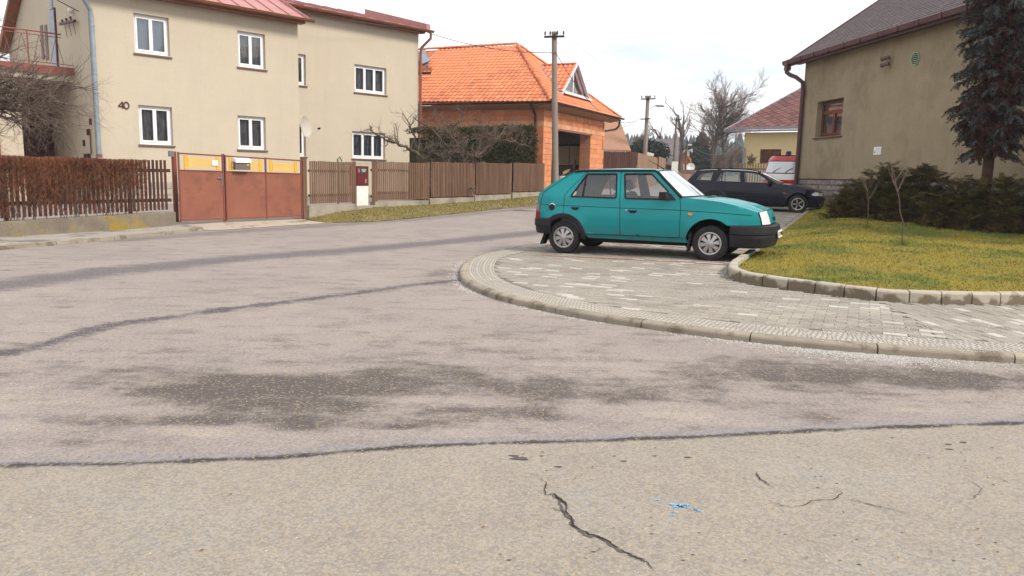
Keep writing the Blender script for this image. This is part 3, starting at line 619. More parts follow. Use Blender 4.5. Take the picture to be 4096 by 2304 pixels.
# ---- left pavement, apron, verge
kz = lambda x, y: gz(x, y)+.0
def A_(px, py, z): p = G(px, py, z); return (p.x, p.y)
lk = [A_(-900, 1060, RZ), A_(-400, 1034, RZ), A_(0, 1001, RZ), A_(233, 981, RZ), A_(460, 960, RZ), A_(640, 942, RZ), A_(815, 926, RZ)]
wall_base = [A_(-900, 985, 0), A_(0, 946, 0), A_(705, 906, 0)]
M['pavement'] = mat('old_pavement_asphalt', (.36, .325, .29), (.30, .27, .24), scale=2, rough=.95, fine=.15, fscale=60, c3=(.18, .15, .13), scale3=1.5)
apron_px = [(700, 905), (815, 926), (900, 921), (1100, 906), (1351, 891), (1290, 873), (1215, 868)]
pv = sheet('pavement', [(p[0], p[1]) for p in lk[::-1]]+[(wall_base[0][0], wall_base[0][1]+.3), (wall_base[1][0], wall_base[1][1]+.3), (wall_base[2][0], wall_base[2][1]+.35)], lambda x, y: kz(x, y)-.01, M['pavement'], .5)
kerbs([Vector((*p, 0)) for p in lk], 1.25, [(0, -.2), (0, -.03), (.012, -.008), (.03, 0), (.13, 0), (.13, -.1)], pv, M['kerb'], kz, sgn=1)
# ================================================================ generic facade tools
UP = Vector((0, 0, 1))
class Fr:
    def __init__(s, P, u):
        s.P = Vector(P); s.u = Vector((u[0], u[1], 0)).normalized(); s.n = Vector((s.u.y, -s.u.x, 0))   # n: right of u -> outward
        s.ax = (s.u, s.n, UP)
    def pt(s, a, z, d=0): return Vector((s.P.x, s.P.y, 0))+s.u*a+s.n*d+UP*z
    def S(s, px, py, d=0):
        q = onpl(px, py, s.P+s.n*d, s.n); return ((q-s.P).dot(s.u), q.z)
def fbox(b, F, a0, a1, z0, z1, d0, d1):
    return b.box(F.pt((a0+a1)/2, (z0+z1)/2, (d0+d1)/2), abs(a1-a0), abs(d1-d0), abs(z1-z0), F.ax)
def wallmesh(F, a0, a1, z0, z1, ops, depth=.22, ret=None):
    b = MB(); A = sorted({a0, a1, *[o[0] for o in ops], *[o[1] for o in ops]}); Z = sorted({z0, z1, *[o[2] for o in ops], *[o[3] for o in ops]})
    A = [a for a in A if a0 <= a <= a1]; Z = [z for z in Z if z0 <= z <= z1]
    for i in range(len(A)-1):
        for j in range(len(Z)-1):
            ca, cz = (A[i]+A[i+1])/2, (Z[j]+Z[j+1])/2
            if any(o[0] < ca < o[1] and o[2] < cz < o[3] for o in ops): continue
            b.add([F.pt(A[i], Z[j]), F.pt(A[i+1], Z[j]), F.pt(A[i+1], Z[j+1]), F.pt(A[i], Z[j+1])], [(0, 1, 2, 3)])
    for o in ops:
        p, q, r, t = o[:4]; p = max(p, a0); q = min(q, a1)
        for (x0, y0), (x1, y1) in (((p, r), (q, r)), ((q, r), (q, t)), ((q, t), (p, t)), ((p, t), (p, r))):
            b.add([F.pt(x0, y0), F.pt(x1, y1), F.pt(x1, y1, -depth), F.pt(x0, y0, -depth)], [(0, 1, 2, 3)])
    return b
def window(F, o, parent, n=2, curtain='curtain', mat_='white_pvc', rec=.12, sill=True, fr=.07, sash=.05, sillmat='sill_brown', transom=None, over=.05):
    a0, a1, z0, z1 = o; b = MB(); d0, d1 = -rec-.06, -rec
    fbox(b, F, a0, a1, z0, z0+fr, d0, d1); fbox(b, F, a0, a1, z1-fr, z1, d0, d1); fbox(b, F, a0, a0+fr, z0+fr, z1-fr, d0, d1); fbox(b, F, a1-fr, a1, z0+fr, z1-fr, d0, d1)
    wo = b.build('window', M[mat_], parent)
    iw = (a1-a0-2*fr); zt = z1-fr if transom is None else transom
    secs = [(a0+fr+iw*k/n, a0+fr+iw*(k+1)/n, z0+fr, zt) for k in range(n)]
    if transom: secs.append((a0+fr, a1-fr, transom, z1-fr))
    for (p, q, r, t) in secs:
        s = MB(); e = .002; p += e; q -= e; r += e; t -= e
        fbox(s, F, p, q, r, r+sash, d0+.01, d1+.018); fbox(s, F, p, q, t-sash, t, d0+.01, d1+.018); fbox(s, F, p, p+sash, r+sash, t-sash, d0+.01, d1+.018); fbox(s, F, q-sash, q, r+sash, t-sash, d0+.01, d1+.018)
        s.build('sash', M[mat_], wo)
        g = MB(); dd = d1-.02; g.add([F.pt(p+sash, r+sash, dd), F.pt(q-sash, r+sash, dd), F.pt(q-sash, t-sash, dd), F.pt(p+sash, t-sash, dd)], [(0, 1, 2, 3)]); g.build('pane', M['glass'], wo)
    # curtain with folds, dark room behind
    c = MB(); k = 40; rows = []
    for z in (z0+fr, z1-fr): rows.append([F.pt(a0+fr+iw*i/k, z, d0-.07+.02*math.sin(i*1.9)+.008*math.sin(i*5.1)) for i in range(k+1)])
    c.grid(rows); c.build('curtain', M[curtain], wo, smooth=True)
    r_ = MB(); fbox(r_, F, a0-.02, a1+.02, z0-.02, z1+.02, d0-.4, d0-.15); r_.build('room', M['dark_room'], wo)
    if sill:
        s = MB(); h = .035
        s.hexa([F.pt(a0-over, z0-h-.01, -rec), F.pt(a1+over, z0-h-.01, -rec), F.pt(a1+over, z0-h-.03, .05), F.pt(a0-over, z0-h-.03, .05), F.pt(a0-over, z0-.002, -rec), F.pt(a1+over, z0-.002, -rec), F.pt(a1+over, z0-.022, .05), F.pt(a0-over, z0-.022, .05)])
        s.build('sill', M[sillmat], wo)
    return wo
def gutter(F, a0, a1, z, d, r, parent, m, name='gutter', drop=0, brackets=0):
    b = MB(); rows = []
    for a in (a0, a1):
        row = [F.pt(a, z-(drop if a == a1 else 0)-r*math.sin(t), d+r*math.cos(t)) for t in [math.pi*k/8 for k in range(9)]]
        row += [F.pt(a, z-(drop if a == a1 else 0)-(r-.008)*math.sin(t), d+(r-.008)*math.cos(t)) for t in [math.pi*k/8 for k in range(8, -1, -1)]]
        rows.append(row+[row[0]])
    b.grid(rows); b.add(rows[0][:9], [tuple(range(9))]); b.add(rows[1][:9], [tuple(range(9))])
    b.tube([F.pt(a0, z, d+r), F.pt(a1, z, d+r)], .012, 6)
    n = brackets
    for k in range(n):
        a = a0+(a1-a0)*(k+.5)/n; b.tube([F.pt(a, z-r*1.06*math.sin(t), d+r*1.06*math.cos(t)) for t in [math.pi*q/6 for q in range(7)]], .012, 4)
    return b.build(name, m, parent, smooth='auto')
def opening(F, x0, y0, x1, y1):
    a, z = F.S(x0, y0); c, e = F.S(x1, y1); return (min(a, c), max(a, c), min(z, e), max(z, e))
# ================================================================ HOUSE 40
H1 = thing('apartment_house', 'large two storey cream house numbered 40 with red sheet metal roof and white windows', 'house', (-10, 27, .2))
FA = Fr((-12.5, 23.05, 0), (4.74, 4.85)); LA = (Vector((-7.76, 27.9, 0))-FA.P).dot(FA.u)
FW = Fr((-8.4, 30.26, 0), (4.74, 4.85)); LW = 5.85
EA, EW = 6.52, 7.42
wA = [opening(FA, 533, 50, 681, 226), opening(FA, 553, 419, 694, 581), opening(FA, 949, 121, 1063, 278), opening(FA, 950, 461, 1065, 600)]
wW = [opening(FW, 1418, 256, 1546, 380), opening(FW, 1409, 524, 1541, 637)]
e1_ = FW.S(1224.5, 342); e2_ = FW.S(1224.5, 219); wW.append((e1_[0]-.95, e1_[0], e1_[1], e2_[1]))
e3_ = FW.S(1224.5, 626); e4_ = FW.S(1224.5, 500); wW.append((e3_[0]-.95, e3_[0], e3_[1], e4_[1]))
for o in wA: window(FA, o, H1, 2, 'curtain_blue' if o is wA[0] else 'curtain')
window(FW, wW[0], H1, 3); window(FW, wW[1], H1, 3); window(FW, wW[2], H1, 2); window(FW, wW[3], H1, 2)
zg = .12
wallmesh(FA, 0, LA, .82, EA, wA).build('wall', M['render_cream'], H1)
FG = Fr(FA.pt(9, 0), -FA.n * -1 if False else FA.n)      # gable wall: runs toward the camera-left corner
# gable frame: from back to the corner, outward normal = -u
class _G: pass
FG = Fr(FA.pt(0, 0)-FA.n*9, FA.n); LG = 9.0              # a=9 is the front corner
def gs(s): return LG-s                                    # s = distance back from the corner
ridge_s = 4.6; ZR = 8.95
doorO = FG.S(210, 95), FG.S(232, 300)
b = MB(); ops = []
b = wallmesh(FG, 0, LG, .0, 5.0, []); b.add([FG.pt(0, 5.0), FG.pt(LG, 5.0), FG.pt(LG, EA), FG.pt(gs(ridge_s), ZR-.15), FG.pt(0, 6.2)], [(0, 1, 2, 3, 4)])
b.build('gable_wall', M['render_cream'], H1)
FS = Fr(FA.pt(LA, 0), -FA.n); wallmesh(FS, 0, 6, 0, EA+.2, []).build('side_wall', M['render_cream'], H1)
wallmesh(FW, -.9, LW, .0, EW, wW).build('wing_wall', M['render_cream'], H1)
FWS = Fr(FW.pt(LW, 0), -FW.n); b = wallmesh(FWS, 0, 7, 0, EW, []); b.add([FWS.pt(0, EW), FWS.pt(7, EW), FWS.pt(4.2, EW+1.15)], [(0, 1, 2)]); b.build('wing_side_wall', M['render_cream'], H1)
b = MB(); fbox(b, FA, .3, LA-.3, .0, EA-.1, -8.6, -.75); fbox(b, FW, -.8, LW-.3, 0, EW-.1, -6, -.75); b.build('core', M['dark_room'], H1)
# stone plinth
b = MB(); fbox(b, FA, 0, LA, -.1, .82, -.2, .0); b.build('plinth', M['mortar'], H1)
st_ = MB(); st_.box((0, 0, 0), 1, 1, 1); SB = shape(st_)
def blocksM(F, a0, a1, z0, rows, hgt, wmin, wmax, d=.015, seed=3, th=.06):
    r = random.Random(seed); out_ = []
    for j in range(rows):
        a = a0
        while a < a1-.05:
            wd = min(r.uniform(wmin, wmax), a1-a); c = F.pt(a+wd/2, z0+hgt*(j+.5), d-th/2+r.uniform(0, .012))
            Mx = frameM(c, F.u*(wd-.018), F.n*th, UP*(hgt-.018)); out_.append((Mx, 0)); a += wd
    return out_
pieces('stone', SB, M['stone_light'], H1, blocksM(FA, 0, LA, 0.02, 4, .2, .25, .5), 120)
# roofs: sheet metal panels between standing seams
def panel_roof(F, a0, a1, z0, d0, run, rise, parent, pw, m, seam=.035, th=.03):
    n = round((a1-a0)/pw); pw = (a1-a0)/n; sl = Vector(F.n)*-run+UP*rise; nn = F.u.cross(sl).normalized()
    if nn.z < 0: nn = -nn
    for k in range(n):
        p0 = F.pt(a0+pw*k+.004, z0, d0); p1 = F.pt(a0+pw*(k+1)-.004, z0, d0); b = MB()
        b.hexa([p0-nn*th, p1-nn*th, p1+sl-nn*th, p0+sl-nn*th, p0, p1, p1+sl, p0+sl])
        e = F.u*(seam*.55)   # turned up seam
        b.hexa([p1-e, p1, p1+sl, p1+sl-e, p1-e+nn*seam, p1+nn*seam, p1+sl+nn*seam, p1+sl-e+nn*seam])
        b.build('roof_panel', m, parent)
rise_m = (4.6+.4)*math.tan(math.radians(25))
panel_roof(FA, -.35, LA+.12, EA, .42, 5.0, rise_m, H1, .62, M['roof_red'])
b = MB(); bk = FA.pt(0, 0); sl2 = -FA.n*4.4-UP*3.3; r0 = FA.pt(-.35, EA+rise_m, -4.58); r1 = FA.pt(LA+.12, EA+rise_m, -4.58)
b.hexa([r0-UP*.12, r1-UP*.12, r1+sl2-UP*.12, r0+sl2-UP*.12, r0, r1, r1+sl2, r0+sl2]); b.build('roof_back', M['roof_red'], H1)
b = MB(); v0 = FA.pt(-.36, EA-.02, .42); v1 = FA.pt(-.36, EA+rise_m, -4.58); v2 = v1+sl2
for a, c in ((v0, v1), (v1, v2)): b.hexa([a-UP*.2, a-UP*.2+FA.u*.33, c-UP*.2+FA.u*.33, c-UP*.2, a-UP*.0, a-UP*.0+FA.u*.33, c+FA.u*.33, c])
b.build('verge_board', M['gutter_copper'], H1)
b = MB(); v0 = FA.pt(LA+.14, EA-.0, .42); v1 = FA.pt(LA+.14, EA+rise_m, -4.58); b.hexa([v0-UP*.1, v0-UP*.1+FA.u*.05, v1-UP*.1+FA.u*.05, v1-UP*.1, v0+UP*.07, v0+UP*.07+FA.u*.05, v1+UP*.07+FA.u*.05, v1+UP*.07]); b.build('verge_trim', M['roof_red'], H1)
rw = 4.2; panel_roof(FW, -1.4, LW+.1, EW+.02, .38, rw+.38, (rw+.38)*math.tan(math.radians(14.5)), H1, .72, M['roof_red'])
b = MB(); q0 = FW.pt(LW+.12, EW-.05, .38); q1 = FW.pt(LW+.12, EW+(rw+.38)*math.tan(math.radians(14.5)), -rw); e = FW.u*.22
b.hexa([q0-UP*.05, q0-UP*.05+e, q1-UP*.05+e, q1-UP*.05, q0+UP*.3, q0+UP*.3+e, q1+UP*.27+e, q1+UP*.27]); b.build('parapet', M['roof_red'], H1)
b = MB(); fbox(b, FA, -.3, LA+.1, EA-.16, EA-.03, .03, .36); fbox(b, FW, -.9, LW+.1, EW-.16, EW-.03, .03, .34); b.build('eave_board', M['gutter_copper'], H1)
gutter(FA, -.35, LA+.35, EA-.02, .5, .085, H1, M['gutter_copper'], brackets=8); gutter(FW, -.9, LW+.45, EW-.02, .46, .085, H1, M['gutter_copper'], brackets=6)
# downpipes
b = MB(); b.tube([FA.pt(-.42, EA-.06, .5), FA.pt(-.42, EA-.25, .5), FA.pt(.02, EA-.75, .12), FA.pt(.06, EA-1.0, .1), FA.pt(.06, .1, .1)], .062, 10)
for z in (5.3, 3.4, 1.65): b.tube([FA.pt(.06, z, .1), FA.pt(.06, z+.05, .1)], .075, 10)
b.build('downpipe', M['galv'], H1, smooth='auto')
b = MB(); b.tube([FA.pt(.06, 1.6, .0), FA.pt(.06, 1.6, .2)], .02, 6); b.tube([FA.pt(.06, 1.55, .1), FA.pt(.06, 1.63, .1)], .085, 10); b.build('pipe_bracket', M['gutter_copper'], H1)
b = MB(); b.tube([FW.pt(LW+.3, EW-.08, .46), FW.pt(LW+.3, EW-.35, .46), FW.pt(LW+.05, EW-.75, .12), FW.pt(LW+.05, EW-1.0, .08), FW.pt(LW+.05, .3, .08)], .06, 10); b.build('downpipe', M['gutter_copper'], H1, smooth='auto')
# house number 40
M['digit'] = mat('house_number_metal', (.09, .035, .03), rough=.5)
def glyph(F, a, z, w_, h, strokes, parent, m, t=.035, d=.012, name='digit'):
    b = MB()
    for s in strokes:
        for p, q in zip(s, s[1:]): b.bar(F.pt(a+p[0]*w_, z+p[1]*h, d), F.pt(a+q[0]*w_, z+q[1]*h, d), t, t*.7, F.n)
    b.build(name, m, parent)
a4, z4 = FA.S(474, 433); a0_, z0_ = FA.S(497, 431)
glyph(FA, a4, z4, .17, .2, [[(.7, 0), (.7, 1), (0, .3), (1, .3)]], H1, M['digit'])
glyph(FA, a0_-.02, z4, .16, .2, [[(.5+.45*math.cos(t), .5+.5*math.sin(t)) for t in [math.pi*k/6 for k in range(13)]]], H1, M['digit'])
# balcony, porch on the gable side
def gp(s, z, d): return FG.pt(gs(s), z, d)
zb_ = 4.12
b = MB(); b.hexa([gp(6.4, zb_-.3, 0), gp(1.6, zb_-.3, 0), gp(1.6, zb_-.3, 4), gp(6.4, zb_-.3, 4), gp(6.4, zb_-.12, 0), gp(1.6, zb_-.12, 0), gp(1.6, zb_-.12, 4), gp(6.4, zb_-.12, 4)]); b.build('balcony_slab', M['render_cream'], H1)
M['fascia_red'] = mat('faded_red_fascia', (.26, .08, .065), (.22, .07, .06), scale=4, rough=.6)
b = MB(); b.hexa([gp(1.62, zb_-.12, -.05), gp(1.52, zb_-.12, -.05), gp(1.52, zb_-.12, 4), gp(1.62, zb_-.12, 4), gp(1.62, zb_+.12, -.05), gp(1.52, zb_+.12, -.05), gp(1.52, zb_+.12, 4), gp(1.62, zb_+.12, 4)]); b.build('fascia', M['fascia_red'], H1)
bal = MB(); s0 = 1.57; bal.tube([gp(s0, zb_+1.08, .3), gp(s0, zb_+1.08, 4)], .022, 6); bal.tube([gp(s0, zb_+.98, .3), gp(s0, zb_+.98, 4)], .012, 6); bal.tube([gp(s0, zb_+.2, .0), gp(s0, zb_+.2, 4)], .012, 6)
for k in range(8):
    d = .45+k*.45; bal.tube([gp(s0, zb_+.2, d-.18), gp(s0, zb_+.98, d)], .009, 5); bal.tube([gp(s0, zb_+.98, d), gp(s0, zb_+.2, d+.18)], .009, 5)
bal.tube([gp(s0, zb_, 1.2), gp(s0, zb_+1.08, 1.2)], .02, 5); bal.tube([gp(s0, zb_, 2.9), gp(s0, zb_+1.3, 2.9)], .03, 5)
bal.build('balcony_railing', M['fascia_red'], H1)
b = MB(); b.hexa([gp(5, 0, 1.45), gp(1.75, 0, 1.45), gp(1.75, 0, 4), gp(5, 0, 4), gp(5, zb_-.3, 1.45), gp(1.75, zb_-.3, 1.45), gp(1.75, zb_-.3, 4), gp(5, zb_-.3, 4)]); b.build('porch_wall', M['render_cream'], H1)
M['door_brown'] = mat('dark_brown_door', (.055, .016, .012), (.08, .025, .02), scale=7, stretch=(1, 1, .2), rough=.5)
b = MB(); b.hexa([gp(4.2, .1, .0), gp(4.1, .1, .0), gp(4.1, .1, 1.45), gp(4.2, .1, 1.45), gp(4.2, zb_-.3, .0), gp(4.1, zb_-.3, .0), gp(4.1, zb_-.3, 1.45), gp(4.2, zb_-.3, 1.45)]); b.build('porch_door', M['door_brown'], H1)
b = MB(); b.tube([gp(1.7, zb_-.3, 2.12), gp(1.7, .1, 2.12)], .07, 8); b.build('downpipe', M['gutter_copper'], H1, smooth='auto')
def gbox(s0, s1, z0, z1, d0, d1, name, m):
    b = MB(); fbox(b, FG, gs(s1), gs(s0), z0, z1, d0, d1); b.build(name, m, H1)
def gS(px, py): a, z = FG.S(px, py); return gs(a), z
s_, z_ = gS(222, 230); gbox(s_-.25, s_+.32, zb_, zb_+2.05, .0, .03, 'balcony_door', M['zinc']); gbox(s_-.33, s_-.25, zb_, zb_+2.1, .0, .05, 'door_frame', M['digit'])
for px in (170, 187):
    s_, z_ = gS(px, 170); gbox(s_-.16, s_+.12, z_-.55, z_+.55, .0, .02, 'narrow_window', M['sill_brown'])
s_, z_ = gS(205, 5); gbox(s_-.15, s_+.15, z_-.25, z_+.4, .0, .03, 'attic_window', M['zinc'])
s_, z_ = gS(295, 42); b = MB(); b.lathe([(0, .12), (.07, .1), (.09, .04), (.05, 0), (0, 0)], gp(s_, z_, .05), (FG.n-UP*.4), 12); b.tube([gp(s_, z_, 0), gp(s_-.1, z_-.03, .1)], .015, 5); b.build('wall_lamp', M['white'], H1, smooth=True)
b = MB(); s_, z_ = gS(290, 93); b.bar(gp(s_+.8, z_+.05, .12), gp(s_-.65, z_-.02, .12), .07, .07)
for q in (.5, .1, -.3): b.tube([gp(s_+q, z_, .12), gp(s_+q, z_+.14, .14)], [.02, .035], 6); b.tube([gp(s_+q-.1, z_-.02, .1), gp(s_+q-.13, z_-.38, .06)], .008, 4)
b.build('wire_bracket', M['digit'], H1)
s_, z_ = gS(354, 615); gbox(s_-.2, s_+.2, z_-.3, z_+.0, .0, .08, 'meter_box', M['door_brown'])
for px, py in ((355, 528), (339, 572), (365, 487)): s_, z_ = gS(px, py); gbox(s_-.05, s_+.05, z_-.09, z_+.09, 0, .05, 'junction_box', M['digit'])
s_, z_ = gS(368, 570); b = MB(); b.tube([gp(s_, z_+.4, .04), gp(s_, z_-.35, .04)], .018, 5); b.build('conduit', M['digit'], H1)
# satellite dish on the main corner
dc = FA.pt(LA+.22, 0, -.35); q = atY(1223, 507, dc.y); dc.z = q.z; dc.x = q.x
T = thing('satellite_dish', 'cream satellite dish mounted at the inner corner of house 40', 'satellite dish', dc)
ax = Vector((.98, -.21, .12)).normalized(); b = MB(); b.lathe([(.001, -.09), (.12, -.085), (.25, -.06), (.36, -.02), (.40, .0), (.395, .012), (.34, -.012), (.2, -.06), (.001, -.075)], dc, ax, 28); M['dish'] = mat('cream_dish', (.46, .42, .36), rough=.5); b.build('reflector', M['dish'], T, smooth='auto')
b = MB(); b.tube([dc-ax*.08, dc-ax*.2, FA.pt(LA, dc.z-.1, -.35)], .025, 6); b.build('mount', M['iron'], T)
b = MB(); f_ = dc+ax*.55-UP*.12; b.tube([dc-UP*.38, f_-UP*.04], .01, 5); b.build('feed_arm', M['white'], T); b = MB(); b.tube([f_-ax*.08, f_+ax*.02], [.03, .04], 8); b.build('receiver', M['iron'], T)
# ================================================================ LEFT FENCE: mossy low wall, dark pickets, bare hedge
wb0 = Vector((*wall_base[0], 0)); wb1 = Vector((*wall_base[1], 0)); wb2 = Vector((*wall_base[2], 0))
zt1 = atY(0, 886, wb1.y+.1).z; zt2 = atY(700, 846, wb2.y+.1).z
T = thing('low_garden_wall', 'low mossy concrete wall under the dark picket fence beside the left pavement', 'wall', (wb1.x, wb1.y, 0))
u_ = (wb2-wb1).normalized(); nrm = Vector((u_.y, -u_.x, 0)); b = MB(); wb0 = wb1-u_*7
rows = []
for k in range(40):
    t = k/39; p = wb0.lerp(wb2, t); zt = zt1+(zt2-zt1)*((p-wb1).length*(1 if (p-wb1).dot(u_) > 0 else -1)/(wb2-wb1).length); j = .012*noise.noise(Vector((k*.7, 0, 0)))
    rows.append([p+UP*-.2, p+UP*(zt*.5)+nrm*j, p+UP*(zt-.02+j), p-nrm*.03+UP*(zt+j), p-nrm*.25+UP*(zt+j), p-nrm*.25-UP*.2])
b.grid(rows); b.add(rows[-1], [(0, 1, 2, 3, 4, 5)]); b.build('wall_body', M['concrete_mossy'], T, smooth='auto')
FL = Fr(wb0-nrm*.13, u_); LL = (wb2-wb0).length
def ztL(a): return zt1+(zt2-zt1)*((a-7)/(LL-7))
ztop = atY(650, 641, wb2.y+.2).z
T = thing('picket_fence', 'dark brown picket fence on the mossy wall left of the gate', 'fence', (wb1.x, wb1.y, zt1))
a = 3.0; sb = MB(); sb.box((0, 0, .5), 1, 1, 1)
slat = []
while a < LL-.05:
    z0 = ztL(a)+.05; zt = ztop+.0-(LL-a)*.004+random.uniform(-.012, .012); slat.append((frameM(FL.pt(a, z0, .03), FL.u*.052, FL.n*.02, UP*(zt-z0)), 0)); a += .098
pieces('slat', shape(sb), M['fence_dark'], T, slat)
b = MB(); z0 = ztL(LL)
fbox(b, FL, 3, LL, ztop-.26, ztop-.19, -.03, .015); fbox(b, FL, 3, LL, z0+.22, z0+.29, -.03, .015); b.build('rail', M['fence_dark'], T)
for a in (4.5, 7.2, 9.7): b = MB(); fbox(b, FL, a, a+.07, ztL(a)-.1, ztop-.1, -.09, -.04); b.build('post', M['fence_dark'], T)
gp0 = Vector((*A_(707, 899, 0), 0)); zpt = atY(703, 606, gp0.y).z
T = thing('gate_post', 'tall dark brown steel gate post at the left end of the red gate', 'gate post', gp0)
b = MB(); b.tube([gp0-UP*.1, gp0+UP*.3, gp0+UP*zpt], .055, 12); b.build('post_tube', M['gate_frame'], T, smooth='auto')
b = MB(); c = atY(684, 615, gp0.y-.1); b.box(c, .11, .06, .13, FL.ax); b.build('intercom', M['zinc'], T)
# ================================================================ RED GATE
g0 = atY(722, 880, 17.0); g1 = atY(1209, 866, 19.25); FGt = Fr((g0.x, g0.y, 0), (g1-g0)); LGt = (Vector((g1.x, g1.y, 0))-Vector((g0.x, g0.y, 0))).length
zg0, zg1 = FGt.S(722, 884)[1], FGt.S(1205, 866)[1]; zgt0, zgt1 = FGt.S(722, 610)[1], FGt.S(1205, 640)[1]; zm0, zm1 = FGt.S(722, 680)[1], FGt.S(1205, 695)[1]
T = thing('metal_gate', 'red brown sheet metal gate with yellow ornamental upper panels', 'gate', (g0.x, g0.y, zg0))
L3 = lambda a, p, q: p+(q-p)*a/LGt
sp1 = FGt.S(897, 700)[0]; sp2 = FGt.S(1063, 700)[0]
def qp(name, a0, a1, lo, hi, d0, d1, m, parent=T):
    b = MB(); b.hexa([FGt.pt(a0, lo(a0), d0), FGt.pt(a1, lo(a1), d0), FGt.pt(a1, lo(a1), d1), FGt.pt(a0, lo(a0), d1), FGt.pt(a0, hi(a0), d0), FGt.pt(a1, hi(a1), d0), FGt.pt(a1, hi(a1), d1), FGt.pt(a0, hi(a0), d1)]); return b.build(name, m, parent)
zb = lambda a: L3(a, zg0, zg1); zt = lambda a: L3(a, zgt0, zgt1); zm = lambda a: L3(a, zm0, zm1)
for k, (a0, a1) in enumerate(((.03, sp1-.02), (sp1+.02, sp2-.004), (sp2+.004, LGt-.03))):
    leaf = qp('gate_leaf', a0, a1, lambda a: zb(a)+.04, lambda a: zm(a)-.01, -.01, .01, M['gate_red'])
    qp('bottom_rail', a0, a1, lambda a: zb(a), lambda a: zb(a)+.035, -.02, .02, M['gate_frame'], leaf); qp('top_rail', a0, a1, lambda a: zt(a)-.035, zt, -.02, .02, M['gate_frame'], leaf); qp('mid_rail', a0, a1, lambda a: zm(a)-.012, lambda a: zm(a)+.012, -.02, .022, M['gate_frame'], leaf)
    # yellow ornament: rows of rods, beaded uprights
    for e in (a0+.10, a0+.17, a1-.17, a1-.10):
        b = MB(); b.bar(FGt.pt(e, zm(e)+.02, 0), FGt.pt(e, zt(e)-.05, 0), .012, .012)
        for q in range(6): b.lathe([(.0, .012), (.028, .008), (.028, -.008), (0, -.012)], FGt.pt(e+(.035 if e in (a0+.10, a1-.17) else -.035), zm(e)+.05+q*(zt(e)-zm(e)-.1)/5.5, 0), FGt.n, 10)
        b.build('beaded_upright', M['yellow'], T)
    for h in (.30, .39, .48, .62, .70, .79) if k == 0 else (.26, .34, .43, .56, .64, .73):
        b = MB(); x0, x1 = a0+.18, a1-.18
        b.bar(FGt.pt(x0, zm(x0)+h*(zt(x0)-zm(x0))-.03+.0, 0), FGt.pt(x1, zm(x1)+h*(zt(x1)-zm(x1))-.03, 0), .02, .022, UP); b.build('yellow_bar', M['yellow'], T)
for a in (.01, sp1-.03, sp1+.03, sp2, LGt-.01): qp('upright', a-.016, a+.016, lambda a: zb(a)-.02, lambda a: zt(a)+.01, -.022, .022, M['gate_frame'])
b = MB(); a = sp1; b.bar(FGt.pt(a, zb(a)-.05, -.04), FGt.pt(a, zt(a)+.03, -.04), .05, .05); b.build('centre_post', M['gate_frame'], T)
ha = sp1-.07; b = MB(); hz = FGt.S(890, 712)[1]; b.bar(FGt.pt(ha, hz-.18, .02), FGt.pt(ha, hz+.1, .02), .035, .01); b.bar(FGt.pt(ha, hz, .03), FGt.pt(ha-.11, hz, .05), .018, .018); b.bar(FGt.pt(ha, hz, .02), FGt.pt(ha, hz, .06), .018, .018); b.build('handle', M['galv'], T)
for z in (.55, .85):
    pass
# notice plate and mailbox hang on the gate
c = FGt.S(858, 652); b = MB(); b.box(FGt.pt(c[0], c[1], .03), .145, .006, .12, FGt.ax); solo(b, 'number_plate_sign', M['white'], 'small white enamel plate on the yellow bars of the gate', 'sign', FGt.pt(c[0], c[1], .03))
m0 = FGt.S(930, 636); m1 = FGt.S(990, 680); T = thing('mailbox', 'grey metal mailbox with pale lid hung on the red gate', 'mailbox', FGt.pt(m0[0], m1[1], .05))
M['mail_grey'] = mat('mailbox_grey', (.18, .15, .13), (.15, .13, .12), scale=6, rough=.4, metal=.3)
b = MB(); fbox(b, FGt, m0[0], m1[0], m1[1], m0[1]-.05, .03, .14); b.build('box', M['mail_grey'], T)
b = MB(); za = m0[1]-.05; b.hexa([FGt.pt(m0[0]-.01, za, .02), FGt.pt(m1[0]+.01, za, .02), FGt.pt(m1[0]+.01, za-.03, .17), FGt.pt(m0[0]-.01, za-.03, .17), FGt.pt(m0[0]-.01, za+.08, .02), FGt.pt(m1[0]+.01, za+.08, .02), FGt.pt(m1[0]+.01, za+.045, .17), FGt.pt(m0[0]-.01, za+.045, .17)]); b.build('lid', M['white_pvc'], T)
b = MB(); fbox(b, FGt, m1[0]-.09, m1[0]-.03, (m0[1]+m1[1])/2-.02, (m0[1]+m1[1])/2+.01, .14, .143); b.build('name_tag', M['yellow'], T)
# right gate post
rp_ = FGt.pt(LGt+.07, 0); zr0 = FGt.S(1218, 869)[1]; zr1 = FGt.S(1218, 636)[1]
b = MB(); b.bar(rp_+UP*(zr0-.1), rp_+UP*zr1, .11, .09, FGt.n); solo(b, 'gate_post', M['fence_brown'], 'brown wooden gate post between red gate and slat fence', 'gate post', rp_)
# ================================================================ MID FENCE with concrete base and meter box
def vg(x, y): return gz(x, y)*.9+.10*sst(14.5, 20, y)+.02
fpts = []
for (px, yb, Y) in ((1230, 852, 19.5), (1498, 826, 22.3), (1712, 801, 24.4), (1898, 786, 26.8), (2047, 778, 29.3), (2173, 774, 31.6)):
    p = atY(px, yb, Y); fpts.append(p)
tops = {0: (1232, 639), 1: (1498, 645)}
FEN = thing('slat_fence', 'brown vertical slat fence in stepped sections on a concrete base along the verge', 'fence', (fpts[1].x, fpts[1].y, fpts[1].z))
seg = [(1232, 1412, 640, 653, 808, 815, 852, 840), (1482, 1500, 645, 645, 815, 815, 838, 836), (1500, 1707, 643, 655, 797, 800, 830, 808), (1718, 1889, 644, 656, 784, 788, 812, 795), (1897, 2037, 646, 657, 774, 776, 790, 783), (2047, 2169, 648, 658, 764, 766, 783, 777)]
